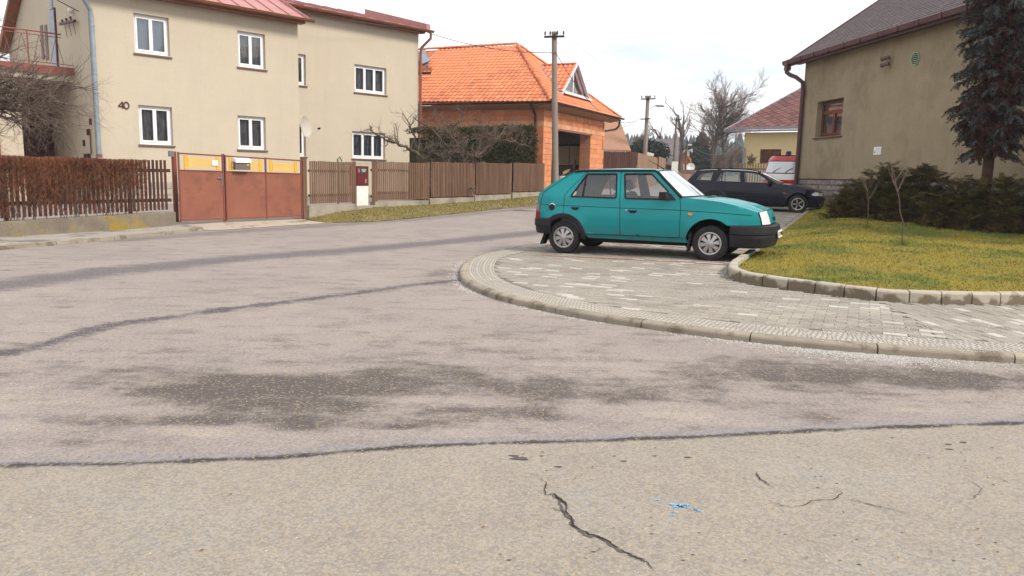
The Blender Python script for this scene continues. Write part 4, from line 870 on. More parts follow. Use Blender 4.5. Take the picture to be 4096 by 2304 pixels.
# lines between consecutive posts
def Yat(px):
    xs_ = [1230, 1498, 1712, 1898, 2047, 2173]
    for k in range(5):
        if px <= xs_[k+1] or k == 4:
            a, c = fpts[k], fpts[k+1]; d = ray(px, 760); t0 = Vector((c.x-a.x, c.y-a.y, 0)); n = Vector((t0.y, -t0.x, 0)).normalized(); return onpl(px, 760, (a.x, a.y, 0), n), t0.normalized(), n
mats_f = []; bases = []
for (x0, x1, t0, t1, b0, b1, c0_, c1_) in seg:
    P0, t, n = Yat(x0+1); P1, _, _ = Yat(x1-1); F = Fr((P0.x, P0.y, 0), (P1-P0)); Ls = (Vector((P1.x, P1.y, 0))-F.P).length
    zt0, zt1_, zb0, zb1, zc0, zc1 = F.S(x0, t0)[1], F.S(x1, t1)[1], F.S(x0, b0)[1], F.S(x1, b1)[1], F.S(x0, c0_)[1], F.S(x1, c1_)[1]
    n_s = max(3, round(Ls/.088)); zt1_ = (zt0+zt1_)/2; zt0 = zt1_; zb1 = (zb0+zb1)/2; zb0 = zb1
    for k in range(n_s):
        a = Ls*(k+.5)/n_s; f = k/n_s; z0 = zb0+(zb1-zb0)*f; z1 = zt0+(zt1_-zt0)*f
        mats_f.append((frameM(F.pt(a, z0, .04), F.u*.05, F.n*.02, UP*(z1-z0+random.uniform(-.008, .008))), 0))
    b = MB(); fbox(b, F, 0, Ls, zt0-.28, zt0-.22, -.01, .028); fbox(b, F, 0, Ls, zb0+.18, zb0+.24, -.01, .028); b.build('rail', M['fence_dark'], FEN)
    if x1-x0 > 60:
        b = MB(); b.hexa([F.pt(-.1, zc0-.35, -.12), F.pt(Ls, zc1-.35, -.12), F.pt(Ls, zc1-.35, .09), F.pt(-.1, zc0-.35, .09), F.pt(-.1, zb0-.04, -.12), F.pt(Ls, zb1-.04, -.12), F.pt(Ls, zb1-.04, .09), F.pt(-.1, zb0-.04, .09)]); b.build('concrete_base', M['concrete'], FEN)
        b = MB(); fbox(b, F, Ls+.01, Ls+.09, zc1-.25, zt1_+.03, -.03, .05); b.build('post', M['fence_brown'], FEN)
    else:
        b = MB(); b.hexa([F.pt(-1.2, zc0-.35, -.12), F.pt(Ls, zc1-.35, -.12), F.pt(Ls, zc1-.35, .09), F.pt(-1.2, zc0-.35, .09), F.pt(-1.2, zb0-.04, -.12), F.pt(Ls, zb1-.04, -.12), F.pt(Ls, zb1-.04, .09), F.pt(-1.2, zb0-.04, .09)]); b.build('concrete_base', M['concrete'], FEN)
        b = MB(); fbox(b, F, Ls-.03, Ls+.07, zc1-.25, zt1_+.03, -.03, .05); b.build('post', M['fence_brown'], FEN)
pieces('slat', shape(sb), M['fence_brown'], FEN, mats_f)
# meter cabinet in the fence gap
P0, t, n = Yat(1444); FM = Fr((P0.x, P0.y, 0), t); zA, zB, zC = FM.S(1440, 808)[1], FM.S(1440, 744)[1], FM.S(1440, 664)[1]; a0, a1 = FM.S(1421, 750)[0], FM.S(1467, 750)[0]
T = thing('meter_cabinet', 'dark red meter cabinet with green sign on a white pedestal in the fence', 'meter cabinet', FM.pt((a0+a1)/2, zA))
b = MB(); fbox(b, FM, a0, a1, zA-.1, zB, -.2, .05); b.build('pedestal', M['white'], T)
b = MB(); fbox(b, FM, a0-.02, a1+.02, zB+.003, zC, -.2, .05); b.build('case', M['plaque'], T); b = MB(); fbox(b, FM, a0+.01, a1-.01, zB+.03, zC-.04, .05, .06); dr = b.build('door', M['plaque'], T)
s0, s1 = FM.S(1437.5, 675), FM.S(1457, 689.5); b = MB(); fbox(b, FM, s0[0], s1[0], s1[1], s0[1], .06, .066); gsn = b.build('green_sign', M['green'], T)
b = MB(); r = random.Random(2)
for row, (p, q) in enumerate(((.1, .9), (.32, .68))):
    for k in range(12 if row == 0 else 5):
        x = s0[0]+(s1[0]-s0[0])*(p+(q-p)*k/(11 if row == 0 else 4)); z = s0[1]-(s0[1]-s1[1])*(.32+.38*row); fbox(b, FM, x-.0035, x+.0035, z-.012, z+.012, .066, .068)
b.build('lettering', M['white_pvc'], gsn)
for (px, py) in ((1428, 683), (1456, 724)):
    for k in range(5): a, z = FM.S(px, py-6+k*3.2); b = MB(); fbox(b, FM, a-.035, a+.035, z, z+.012, .06, .065); b.build('vent_slot', M['stone_light'], dr)
b = MB(); fbox(b, FM, a0-.12, a1+.15, zC+.05, zC+.10, -.25, .02); b.build('cap', M['stone_light'], T)
b = MB(); p = Yat(1347)[0]; zz = atY(1347, 636, p.y+.3).z; b.tube([Vector((p.x, p.y+.15, .1)), Vector((p.x, p.y+.15, zz)), Vector((p.x+.05, p.y+.18, zz+.06)), Vector((p.x+.1, p.y+.2, zz-.06))], .02, 6)
M['hose'] = mat('green_pipe', (.05, .12, .07), rough=.5); solo(b, 'garden_standpipe', M['hose'], 'thin green upright pipe behind the slats between gate and meter cabinet', 'pipe', (p.x, p.y+.15, .1), smooth='auto')
# apron and verge
M['apron'] = mat('worn_apron_concrete', (.42, .365, .30), (.36, .31, .25), scale=2.5, rough=.95, bump=.3, fine=.12, fscale=70, c3=(.15, .125, .06), scale3=1.4, thr3=(.56, .68))
zaf = lambda x, y: max(gz(x, y)-.02, -.06+.13*sst(14.5, 18.5, y)) if False else (-.065+.2*sst(14.8, 18.2, y+.35*x+2.0))
ap = [A_(705, 915, 0), A_(815, 926, RZ)]+[R_(*p) for p in ((900, 921), (1100, 906), (1351, 891))]+[(fpts[0].x+.5, fpts[0].y+.2), (fpts[0].x, fpts[0].y+.6), (g0.x, g0.y+.9), (g0.x-.8, g0.y+.5)]
def za(x, y):   # rises from the road edge to the gate
    d = dpoly(x, y, [A_(815, 926, RZ)]+[R_(*p) for p in ((900, 921), (1100, 906), (1351, 891))]); return rz_(x, y)+.008+min(1, d/2.0)*.13
sheet('driveway_apron', ap, za, M['apron'], .3)
M['verge'] = mat('dry_verge_grass', (.185, .145, .042), (.15, .115, .045), scale=2.5, rough=1, bump=.6, bscale=30, c3=(.23, .185, .10), scale3=1.2, fine=.3, fscale=60)
ve = [R_(1300, 893), R_(1351, 891), R_(1500, 887), R_(1670, 872), R_(1900, 847), R_(2131, 822), R_(2300, 802), R_(2420, 790)]
fb = [(p.x, p.y+.3) for p in fpts]; fb = [(fpts[0].x-.1, fpts[0].y-.2)]+fb
vpoly = ve+[(fb[-1][0]+3, fb[-1][1]+6)]+fb[::-1]
def vz(x, y): d = dpoly(x, y, ve); return rz_(x, y)+.012+min(1, d/1.8)*(.19)+.012*noise.noise(Vector((x*2, y*2, 0)))
vg_ = sheet('verge', vpoly, vz, M['verge'], .3)
M['verge_blade'] = mat('verge_blades', (.22, .185, .06), (.165, .145, .045), scale=3, rough=1, c3=(.09, .105, .025), scale3=1.2, thr3=(.5, .65), fine=.3, fscale=25)
g = blades(60000, (-6, 3, 16.5, 32), vz, 'verge_grass', M['verge_blade'], .015, .05, lambda x, y: inpoly(x, y, vpoly), seed=4); tag(g, 'dry grass on the verge between fence and road', 'grass')
sp_ = atY(2190, 768, 25.0); p = Gz(2105, 790, vz); b = MB()
for k in range(7): b.box((p.x-.25+k*.09, p.y, p.z+.02), .04, .5, .03)
solo(b, 'drain_grate', M['gutter_copper'], 'rusty drain grate lying in the verge near the fence end', 'drain grate', (p.x, p.y, p.z))
# ================================================================ UNFINISHED CLAY BLOCK HOUSE
HB = thing('block_house', 'unfinished orange clay block house with bright orange tiled roof and open garage', 'house', (1.28, 35.5, .45))
ub = Vector((.43, .903, 0)).normalized(); FR = Fr((1.28, 35.5, 0), ub)                   # garage front, runs away from camera; outward normal = +x side
LR = FR.S(2415, 600)[0]
FLf = Fr(Vector((1.28, 35.5, 0))-FR.n*7.0, FR.n); LLf = 7.0                               # garden front; outward toward the camera
zbase = .45; ze = FR.S(2160, 436)[1]
zop = FR.S(2362, 541)[1]; aL = FR.S(2208, 600)[0]; aR = FR.S(2362, 600)[0]
CH = .25
zrow0 = zbase+.32
nr = int((ze-zrow0)/CH)
kz_ = math.ceil((zop-zrow0)/CH)          # course number where the lintel band starts
zl = zrow0+kz_*CH
# ribbed block mesh: unit x width, y depth (+ = outward), z height
b = MB(); prof = []
nrib = 5
for k in range(nrib):
    x0 = -.5+k/nrib; x1 = -.5+(k+1)/nrib; g = .06; prof += [(x0+g/2, -.12), (x0+g/2+.02, 0), (x1-g/2-.02, 0), (x1-g/2, -.12)]
n = len(prof)
b.add([(x, y, -.5) for x, y in prof]+[(x, y, .5) for x, y in prof], [(i, i+1, n+i+1, n+i) for i in range(n-1)])
b.add([(-.5, -1, -.5), (.5, -1, -.5), (.5, -1, .5), (-.5, -1, .5), (-.5, -.1, -.5), (.5, -.1, -.5), (.5, -.1, .5), (-.5, -.1, .5)], [(3, 2, 6, 7), (0, 1, 5, 4), (0, 3, 7, 4), (1, 2, 6, 5)])
RIB = shape(b)
rib, smo, lgt = [], [], []
def rowblocks(F, a0, a1, j, wd, lst, ribd=True, th=.25, off=0):
    n = max(1, round((a1-a0)/wd)); w_ = (a1-a0)/n; sft = (w_/2 if j % 2 else 0)*off
    for k in range(n):
        a = a0+w_*(k+.5); c = F.pt(a, zrow0+CH*(j+.5), random.uniform(-.004, .004))
        lst.append((frameM(c, F.u*(w_-.008), F.n*(.1 if ribd else .1), UP*(CH-.012)), 0))
for j in range(nr+1):
    z = zrow0+CH*j
    if z < zl-.01:
        rowblocks(FR, 0, aL, j, .25, rib); rowblocks(FR, aR, LR, j, .25, rib)
    elif z < zl+CH-.01: rowblocks(FR, 0, LR, j, .42, lgt)
    else: rowblocks(FR, 0, LR, j, .28, rib)
    if j >= kz_-2 or True:
        (lgt if z >= zl-.01 and z < zl+CH-.01 else smo)
        rowblocks(FLf, 0, LLf, j, .42, (lgt if zl-.01 <= z < zl+CH-.01 else smo))
cubeb = MB(); cubeb.box((0, -.5, 0), 1, 1, 1); CB = shape(cubeb)
pieces('ribbed_block', RIB, M['block'], HB, rib, 170); pieces('clay_block', CB, M['block2'], HB, [m for m in smo if m[0].translation.z > 1.6], 110); pieces('light_block', CB, M['block3'], HB, lgt, 60)
b = MB()
def slabF(b, F, a0, a1, z0, z1, d0, d1): fbox(b, F, a0, a1, z0, z1, d0, d1)
slabF(b, FR, 0, aL, zbase-.3, zrow0, -.3, .0); b.build('foundation', M['concrete'], HB); b = MB(); slabF(b, FR, aR, LR, zbase-.3, zrow0, -.3, .0); b.build('foundation', M['concrete'], HB); b = MB(); slabF(b, FLf, 0, LLf, zbase-.3, zrow0, -.3, .0)
b.build('foundation', M['concrete'], HB)
b = MB(); slabF(b, FR, 0.02, aL, zrow0, ze+.1, -.42, -.05); slabF(b, FR, aR, LR, zrow0, ze+.1, -.42, -.05); slabF(b, FR, aL, aR, zl, ze+.1, -.42, -.05); slabF(b, FLf, 0, LLf-.02, zrow0, ze+.1, -.42, -.06)
slabF(b, FR, LR-.3, LR-.01, zbase, ze, -8, -.42); b.build('mortar_bed', M['mortar'], HB)
b = MB(); slabF(b, FR, aL-.1, aR+.12, zop-.02, zl-.01, -.30, .03); b.build('lintel', mat('lintel_steel_brown', (.20, .10, .075), rough=.7), HB)
# inside of the garage: right jamb, then the far end wall with pale boarded windows
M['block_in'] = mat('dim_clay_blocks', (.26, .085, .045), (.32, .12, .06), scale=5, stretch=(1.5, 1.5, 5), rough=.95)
JB = .62
FJ = Fr(FR.pt(aR, 0, 0), -FR.n); FJ.n = -FR.u; FJ.ax = (FJ.u, FJ.n, UP)
jm = []
for j in range(kz_):
    for k in range(2): jm.append((frameM(FJ.pt(JB/2*(k+.5), zrow0+CH*(j+.5), .01), FJ.u*(JB/2-.008), FJ.n*.1, UP*(CH-.012)), 0))
pieces('ribbed_block', RIB, M['block'], HB, jm, 40)
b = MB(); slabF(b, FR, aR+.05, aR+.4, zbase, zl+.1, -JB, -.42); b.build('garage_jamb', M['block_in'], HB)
FEw = Fr(FR.pt(LR-.3, 0, 0), -FR.n); FEw.n = -FR.u; FEw.ax = (FEw.u, FEw.n, UP)
a0, z1 = FEw.S(2236, 577); a1, z0 = FEw.S(2324, 664); a0, a1 = min(a0, a1), max(a0, a1); z0, z1 = min(z0, z1), max(z0, z1)
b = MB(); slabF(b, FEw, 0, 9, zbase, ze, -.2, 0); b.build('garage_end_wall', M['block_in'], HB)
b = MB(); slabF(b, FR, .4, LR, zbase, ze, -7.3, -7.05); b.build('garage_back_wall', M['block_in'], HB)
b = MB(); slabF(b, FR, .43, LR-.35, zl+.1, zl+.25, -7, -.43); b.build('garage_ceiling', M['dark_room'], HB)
b = MB(); slabF(b, FR, .43, LR-.35, zbase-.1, zbase, -7, .0); b.build('garage_floor', M['concrete'], HB)
M['osb'] = mat('pale_board', (.80, .62, .40), (.72, .54, .33), scale=8, rough=.8)
b = MB(); slabF(b, FEw, a0, a1, z0, z1, .0, .06); b.build('window_frame', M['door_brown'], HB)
for x0, x1 in ((2239, 2276), (2282, 2319)):
    q0, y1 = FEw.S(x0, 585); q1, y0 = FEw.S(x1, 661); b = MB(); slabF(b, FEw, min(q0, q1), max(q0, q1), y0, y1, .062, .09); b.build('boarded_window', M['osb'], HB)
def atD(px, py, d): return FR.S(px, py, d)
b = MB()
for (xa, ya, xb, yb, d) in ((2250, 694, 2310, 665, -1.2), (2293, 675, 2303, 640, -1.0), (2285, 690, 2322, 650, -1.5)):
    p = FR.pt(*atD(xa, ya, d), d); q = FR.pt(*atD(xb, yb, d), d); b = MB(); b.bar(p, q, .16, .04, FR.n)
    solo(b, 'plank', M['fence_raw'], {2250: 'long plank leaning low inside the open garage', 2293: 'short pale plank standing nearly upright in the garage', 2285: 'dark plank leaning against the garage side wall'}[xa], 'plank', (p+q)/2, 'planks leaning in the open garage')
pb = FR.pt(*atD(2248, 716, -.6), -.6); b = MB(); b.lathe([(0, -.6), (.28, -.6), (.3, .25), (.27, .25), (.25, -.5)], (pb.x, pb.y, zbase+.6), UP, 16); solo(b, 'plastic_barrel', M['white'], 'white barrel standing in the garage behind the concrete pole', 'barrel', (pb.x, pb.y, zbase))
# ---- roof: hipped, orange tiles
OV = .62; zE = FR.S(2228, 412, OV*.9)[1]; C0 = FR.pt(-OV, zE, OV)
LE = FR.S(2483, 474, OV)[0]; C1 = FR.pt(LE, zE, OV)
ap_s = (LE-OV)/2*.97; # apex on the centre line, px x = 2051
best = None
for k in range(400):
    t = 2+k*.015; p = FR.pt(ap_s, 0, -t); px = 2048+FPX*p.x/p.y*1.0
    e = abs(px-2046)
    if best is None or e < best[0]: best = (e, t, p)
AP = Vector(best[2]); AP.z = atY(2049, 178, AP.y).z
RL = AP-FR.n*6.5                                          # ridge runs to the left behind house 40
E2 = C0-FR.n*8.2
def slope_faces(tri): pass
tb = MB(); K5 = 5; rows = []
# tile: unit: x width 1 (.25 m), y up slope 1, z relief in metres/.05
prof = [(-.5, .0), (-.38, .55), (-.2, .95), (.02, .75), (.18, .25), (.34, 0), (.5, .0)]
n = len(prof)
tb.add([(x, -.06, z*.9+.55) for x, z in prof]+[(x, 1.0, z*.9) for x, z in prof]+[(x, -.06, z*.9+.0) for x, z in prof], [(i, i+1, n+i+1, n+i) for i in range(n-1)]+[(2*n+i, 2*n+i+1, i+1, i) for i in range(n-1)])
TILE = shape(tb)
def tile_plane(A, Bp, up, inside, tw, tl, zs, lst, jit=.003):
    X = (Bp-A); W_ = X.length; X = X.normalized(); Y_ = (up-X*up.dot(X)).normalized(); Z_ = X.cross(Y_)
    if Z_.z < 0: Z_ = -Z_
    nx = int(W_/tw)+2; ny = int(12/tl)
    for j in range(ny):
        for i in range(-1, nx):
            o = A+X*(i+.5)*tw+Y_*j*tl; c = o+Y_*tl*.5
            if inside(c): lst.append((frameM(o+Z_*(random.uniform(-jit, jit)), X*tw, Y_*tl*1.02, Z_*zs), 0))
    return X, Y_, Z_
def in3(c, poly3, X, Y_, O): return inpoly((c-O).dot(X), (c-O).dot(Y_), [((p-O).dot(X), (p-O).dot(Y_)) for p in poly3])
tiles = []
def plane(poly, A, B_, tw=.25, tl=.30, zs=.045, cut=None):
    X = (B_-A).normalized(); nn = (poly[1]-poly[0]).cross(poly[2]-poly[0]).normalized(); nn = nn if nn.z > 0 else -nn; Y_ = nn.cross(X); Y_ = Y_ if Y_.z > 0 else -Y_
    fn = lambda c: in3(c, poly, X, Y_, A) and not (cut and cut(c))
    tile_plane(A, B_, Y_, fn, tw, tl, zs, tiles); return X, Y_, nn
# dormer on the garage side
XR, YR, NR = (C1-C0).normalized(), None, None
nn = (C1-C0).cross(AP-C0).normalized(); nn = nn if nn.z > 0 else -nn
dbl = onpl(2231, 362, C0, nn); dbr = onpl(2349, 404, C0, nn)
sD = [(p-FR.P).dot(FR.u) for p in (dbl, dbr)]; dD = [(p-FR.P).dot(FR.n) for p in (dbl, dbr)]
dmd = (dD[0]+dD[1])/2; zD = (dbl.z+dbr.z)/2; sm = (sD[0]+sD[1])/2; hw = abs(sD[1]-sD[0])/2
apx = FR.pt(sm, 0, dmd); apx.z = atY(2281, 257, apx.y).z
Bl = FR.pt(sm-hw, zD, dmd); Br = FR.pt(sm+hw, zD, dmd)
# ridge of the dormer hits the roof plane going inwards
t_ = nn.dot(C0-apx)/nn.dot(-FR.n); rb = apx-FR.n*t_
cutp = [Bl, Br, rb]
Xr = (C1-C0).normalized(); Yr = nn.cross(Xr); Yr = Yr if Yr.z > 0 else -Yr
plane([C0, C1, AP], C0, C1, cut=lambda c: in3(c, cutp, Xr, Yr, C0))
n1 = (C0-E2).cross(AP-E2).normalized()
# dormer slopes
plane([Bl-Vector((0, 0, .1)), apx, rb], Bl, rb) if False else None
for q, s in ((Bl, -1), (Br, 1)):
    n_d = (apx-q).cross(rb-q).normalized(); n_d = n_d if n_d.z > 0 else -n_d
    Xd = -FR.n; Yd = n_d.cross(Xd); Yd = Yd if Yd.z > 0 else -Yd
    o = q+FR.n*.15; poly = [q+FR.n*.15, apx+FR.n*.15, rb]
    tile_plane(o, o+Xd*5, Yd, lambda c: in3(c, poly, Xd, Yd, o), .25, .30, .045, tiles)
# garden side with the cut at the left for the small lower roof
L1 = onpl(1690, 196, C0, (RL-AP).cross(C0-AP).normalized())
nl = (RL-AP).cross(C0-AP).normalized(); nl = nl if nl.z > 0 else -nl
pl = lambda x, y: onpl(x, y, C0, nl)
poly = [pl(2228, 409), AP, RL, E2]
poly[0] = C0; plane(poly, pl(1560, 408), C0)
#left = [pl(1640, 196), pl(1695, 197), pl(1703, 262), pl(1640, 215)]; plane(left, pl(1640, 300), pl(1700, 300))
pieces('roof_tile', TILE, M['tile_orange'], HB, tiles, 300, smooth=False)
b = MB()
back = [C0-UP*.05, C1-UP*.05, AP-UP*.05]; b.add(back, [(0, 1, 2)]); b.add([C0-UP*.05, AP-UP*.05, RL-UP*.05, E2-UP*.05], [(0, 1, 2, 3)])
C3 = FR.pt(LE, zE, OV)-FR.n*12; b.add([C1-UP*.05, C3, RL-UP*.05, AP-UP*.05], [(0, 1, 2, 3)]); b.build('roof_underlay', M['tile_orange'], HB)
# ridge and hip caps
cap = MB(); pr = [(math.sin(t)*.5, math.cos(t)*.5) for t in [-1.5+3*k/6 for k in range(7)]]
cap.add([(x, 0, z) for x, z in pr]+[(x*.82, 1, z*.82) for x, z in pr]+[(x*.8, 0, z*.8) for x, z in pr], [(i, i+1, 8+i, 7+i) for i in range(6)]+[(14+i, 15+i, i+1, i) for i in range(6)])
caps = []
def capline(a, b_, s=.36, w_=.23):
    d = (b_-a); n = int(d.length/s); d.normalize(); X = d.cross(UP).normalized(); Z_ = X.cross(d)
    for k in range(n): caps.append((frameM(a+d*(k*s)+Z_*.02, X*w_, d*s*1.12, Z_*w_), 0))
capline(C0, AP); capline(C1, AP); capline(RL, AP); capline(apx+FR.n*.1, rb, .3, .16)
pieces('ridge_tile', shape(cap), M['tile_orange'], HB, caps, 120)
M['pale_zinc'] = mat('pale_zinc', (.50, .52, .55), rough=.4)
# dormer face
b = MB(); b.add([Bl+FR.n*.0, Br, apx], [(0, 1, 2)]); b.build('dormer_back', M['white_pvc'], HB) if False else None
def inset(f, dd): c = (Bl+Br+apx)/3; return [c+(p-c)*f+FR.n*dd for p in (Bl, Br, apx)]
b = MB(); o = inset(1.0, .0); i_ = inset(.80, .0)
for k in range(3):
    k2 = (k+1) % 3; b.hexa([o[k]-FR.n*.06, o[k2]-FR.n*.06, i_[k2]-FR.n*.06, i_[k]-FR.n*.06, o[k], o[k2], i_[k2], i_[k]])
m0 = (i_[0]+i_[1])/2; b.bar(m0-FR.n*.03, i_[2]-FR.n*.03, .09, .05, FR.n); b.build('dormer_window_frame', M['white_pvc'], HB)
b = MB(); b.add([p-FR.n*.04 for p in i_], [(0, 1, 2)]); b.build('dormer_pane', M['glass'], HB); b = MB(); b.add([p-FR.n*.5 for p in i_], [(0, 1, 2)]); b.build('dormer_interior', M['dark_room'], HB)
for q in (Bl, Br):
    b = MB(); d = (apx-q); e = d*.08; b.bar(q-e+FR.n*.16, apx+FR.n*.16, .05, .15, FR.n); b.build('dormer_flashing', M['pale_zinc'], HB)
b = MB(); b.bar(Bl+FR.n*.18+nn*.03-FR.u*.05, Br+FR.n*.18+nn*.03+FR.u*.3, .3, .02, nn); b.build('dormer_apron', M['pale_zinc'], HB)
b = MB(); b.bar(Bl-FR.u*.1+nn*.05, rb-FR.u*.15+nn*.05, .16, .02, nn); b.build('valley_flashing', M['zinc'], HB)
p, q = pl(1697, 205), pl(1708, 270); b = MB(); b.bar(p+nl*.07, q+nl*.07, .2, .03, nl); b.build('valley_flashing', M['zinc'], HB)
# small side dormer face at the far left: block wall, dark gutter
p = pl(1680, 300); b = MB(); b.box(p-Vector((0, -.4, .4)), 1.4, .2, 1.6, FLf.ax); b.build('side_dormer_wall', M['block2'], HB)
b = MB(); a, c = pl(1672, 315)+nl*.3, pl(1730, 313)+nl*.3; b.tube([a, c], .07, 8); b.build('side_dormer_gutter', M['dark_gutter'], HB)
b = MB(); a, c = pl(1668, 225)+nl*.2, pl(1712, 262)+nl*.2; b.bar(a, c, .5, .03, nl); b.build('side_dormer_flashing', M['zinc'], HB)
# eaves
FE = Fr(C0-Vector((0, 0, C0.z)), FR.u); lE = (C1-C0).length
b = MB(); b.hexa([C0-FR.n*OV-UP*.24, C1-FR.n*OV-UP*.24, C1-UP*.12, C0-UP*.12, C0-FR.n*OV-UP*.2, C1-FR.n*OV-UP*.2, C1-UP*.08, C0-UP*.08]); lf = C0-FR.n*8.4
b.hexa([C0+FR.u*OV-UP*.24, lf+FR.u*OV-UP*.24, lf-UP*.12, C0-UP*.12, C0+FR.u*OV-UP*.2, lf+FR.u*OV-UP*.2, lf-UP*.08, C0-UP*.08]); b.build('soffit', mat('soffit_wood', (.32, .17, .10), rough=.8), HB)
gutter(FE, 0, lE+.3, C0.z-.0, .07, .075, HB, M['dark_gutter'], brackets=0)
FE2 = Fr(C0-FR.n*8.4-Vector((0, 0, C0.z)), FR.n); gutter(FE2, 0, 8.5, C0.z, .07, .075, HB, M['dark_gutter'])
b = MB(); a = FLf.S(2143, 500)[0]; b.tube([FLf.pt(a, C0.z-.07, OV+.05), FLf.pt(a, C0.z-.3, OV*.6), FLf.pt(a, C0.z-.55, .1), FLf.pt(a, zbase, .1)], .055, 8); b.build('downpipe', M['dark_gutter'], HB, smooth='auto')
b = MB(); a = LE-.1; b.tube([FR.pt(a, C0.z-.07, OV), FR.pt(a, C0.z-.45, OV*.9), FR.pt(a, C0.z-.6, OV*.6), FR.pt(LR, C0.z-.75, .05)], .055, 8); b.build('downpipe', M['dark_gutter'], HB, smooth='auto')
# ================================================================ FAR THINGS
def house(name, label, P, u, L_, D_, h, rise, wallm, roofm, over=.4, kind='gable_u', zb=0):
    T = thing(name, label, 'house', P); F = Fr((P[0], P[1], 0), u); z0 = P[2]; b = MB()
    for (F_, l) in ((F, L_), (Fr(F.pt(L_, 0), -F.n), D_), (Fr(F.pt(L_, 0, -D_), -F.u), L_), (Fr(F.pt(0, 0, -D_), F.n), D_)): b.add([F_.pt(0, z0-1), F_.pt(l, z0-1), F_.pt(l, z0+h), F_.pt(0, z0+h)], [(0, 1, 2, 3)])
    if kind == 'gable_u':   # ridge along u
        for a in (0, L_): b.add([F.pt(a, z0+h, 0), F.pt(a, z0+h, -D_), F.pt(a, z0+h+rise, -D_/2)], [(0, 1, 2)])
    elif kind == 'gable_n':  # gable faces outward normal
        for d in (0, -D_): b.add([F.pt(0, z0+h, d), F.pt(L_, z0+h, d), F.pt(L_/2, z0+h+rise, d)], [(0, 1, 2)])
    b.build('wall', wallm, T); r = MB(); o = over; t = .1
    if kind in ('gable_u',):
        k = rise/(D_/2)
        for s in (1, -1):
            e0 = F.pt(-o, z0+h-o*k, o if s == 1 else -D_-o); e1 = F.pt(L_+o, z0+h-o*k, o if s == 1 else -D_-o); r0 = F.pt(-o, z0+h+rise, -D_/2); r1 = F.pt(L_+o, z0+h+rise, -D_/2)
            r.hexa([e0, e1, r1, r0, e0+UP*t, e1+UP*t, r1+UP*t, r0+UP*t])
    elif kind == 'gable_n':
        k = rise/(L_/2)
        for s in (0, 1):
            a = -o if s == 0 else L_+o; e0 = F.pt(a, z0+h-o*k, o); e1 = F.pt(a, z0+h-o*k, -D_-o); r0 = F.pt(L_/2, z0+h+rise, o); r1 = F.pt(L_/2, z0+h+rise, -D_-o)
            r.hexa([e0, e1, r1, r0, e0+UP*t, e1+UP*t, r1+UP*t, r0+UP*t])
    r.build('roof', roofm, T); return T, F
M['shingle_tan'] = mat('tan_shingles', (.34, .19, .115), (.27, .15, .10), scale=14, stretch=(.4, .4, 2.2), rough=.9, fine=.15, fscale=12)
M['barn_roof'] = mat('old_grey_roof', (.165, .14, .14), (.13, .11, .115), scale=3, rough=.95, fine=.3, fscale=6)
# small house behind the block house
p0 = atY(2330, 600, 52); a = atY(2521, 584, 52)
T, F = house('small_house', 'small pale house with tan shingle roof seen behind the clay block house', (p0.x, 52, .9), (1, .1), (a.x-p0.x)-.5, 7, atY(2521, 588, 52).z-.9, atY(2415, 484, 55).z-atY(2521, 588, 52).z+.3, M['render_cream'], M['shingle_tan'], over=.5)
gutter(F, -.5, (a.x-p0.x), atY(2521, 588, 52).z-.33, .55, .09, T, M['galv'])
# the gable cut: roof slopes down to the right in the photo, so close the end with a hip piece
# wooden fences
def board_fence(name, label, pxs, Y0, Y1, m, bw=.14, gap=.02, bot=720, group=None):
    (x0, t0), (x1, t1) = pxs; P0 = atY(x0, t0, Y0); P1 = atY(x1, t1, Y1); F = Fr((P0.x, P0.y, 0), (P1-P0)); L_ = (Vector((P1.x, P1.y, 0))-F.P).length
    T = thing(name, label, 'fence', (P0.x, P0.y, gz(0, P0.y))); n = int(L_/(bw+gap)); lst = []
    for k in range(n):
        a = (bw+gap)*(k+.5); zt_ = P0.z+(P1.z-P0.z)*k/n+random.uniform(-.02, .02); z0 = gz(0, P0.y)-.1; lst.append((frameM(F.pt(a, z0, .02), F.u*bw, F.n*.025, UP*(zt_-z0)), 0))
    pieces('board', shape(sb), m, T, lst)
    b = MB()
    for f in (.35, .8): zt_ = gz(0, P0.y)+(min(P0.z, P1.z)-gz(0, P0.y))*f; fbox(b, F, 0, L_, zt_-.04, zt_+.04, -.05, .0)
    b.build('rail', m, T)
board_fence('board_fence', 'dark brown board fence right of the block house', ((2391, 607), (2549, 608)), 44, 46, M['fence_dark'], .13, .022)
board_fence('board_fence', 'weathered tan board fence stepping down behind the teal car roof', ((2550, 611), (2630, 631)), 46, 53, M['fence_raw'], .12, .006)
board_fence('board_fence', 'short far panel of tan boards next to the wooden pole', ((2634, 626), (2662, 634)), 54, 57, M['fence_raw'], .12, .006)
board_fence('board_fence', 'low brown board fence behind the gap between the two parked cars', ((2706, 692), (2800, 700)), 60, 62, M['fence_raw'], .12, .02)
p = atY(2600, 622, 53); b = MB(); b.bar(atY(2588, 615, 53.2), atY(2614, 622, 53.2), .1, .25); solo(b, 'white_board', M['white'], 'white board lying on top of the tan fence', 'board', p)
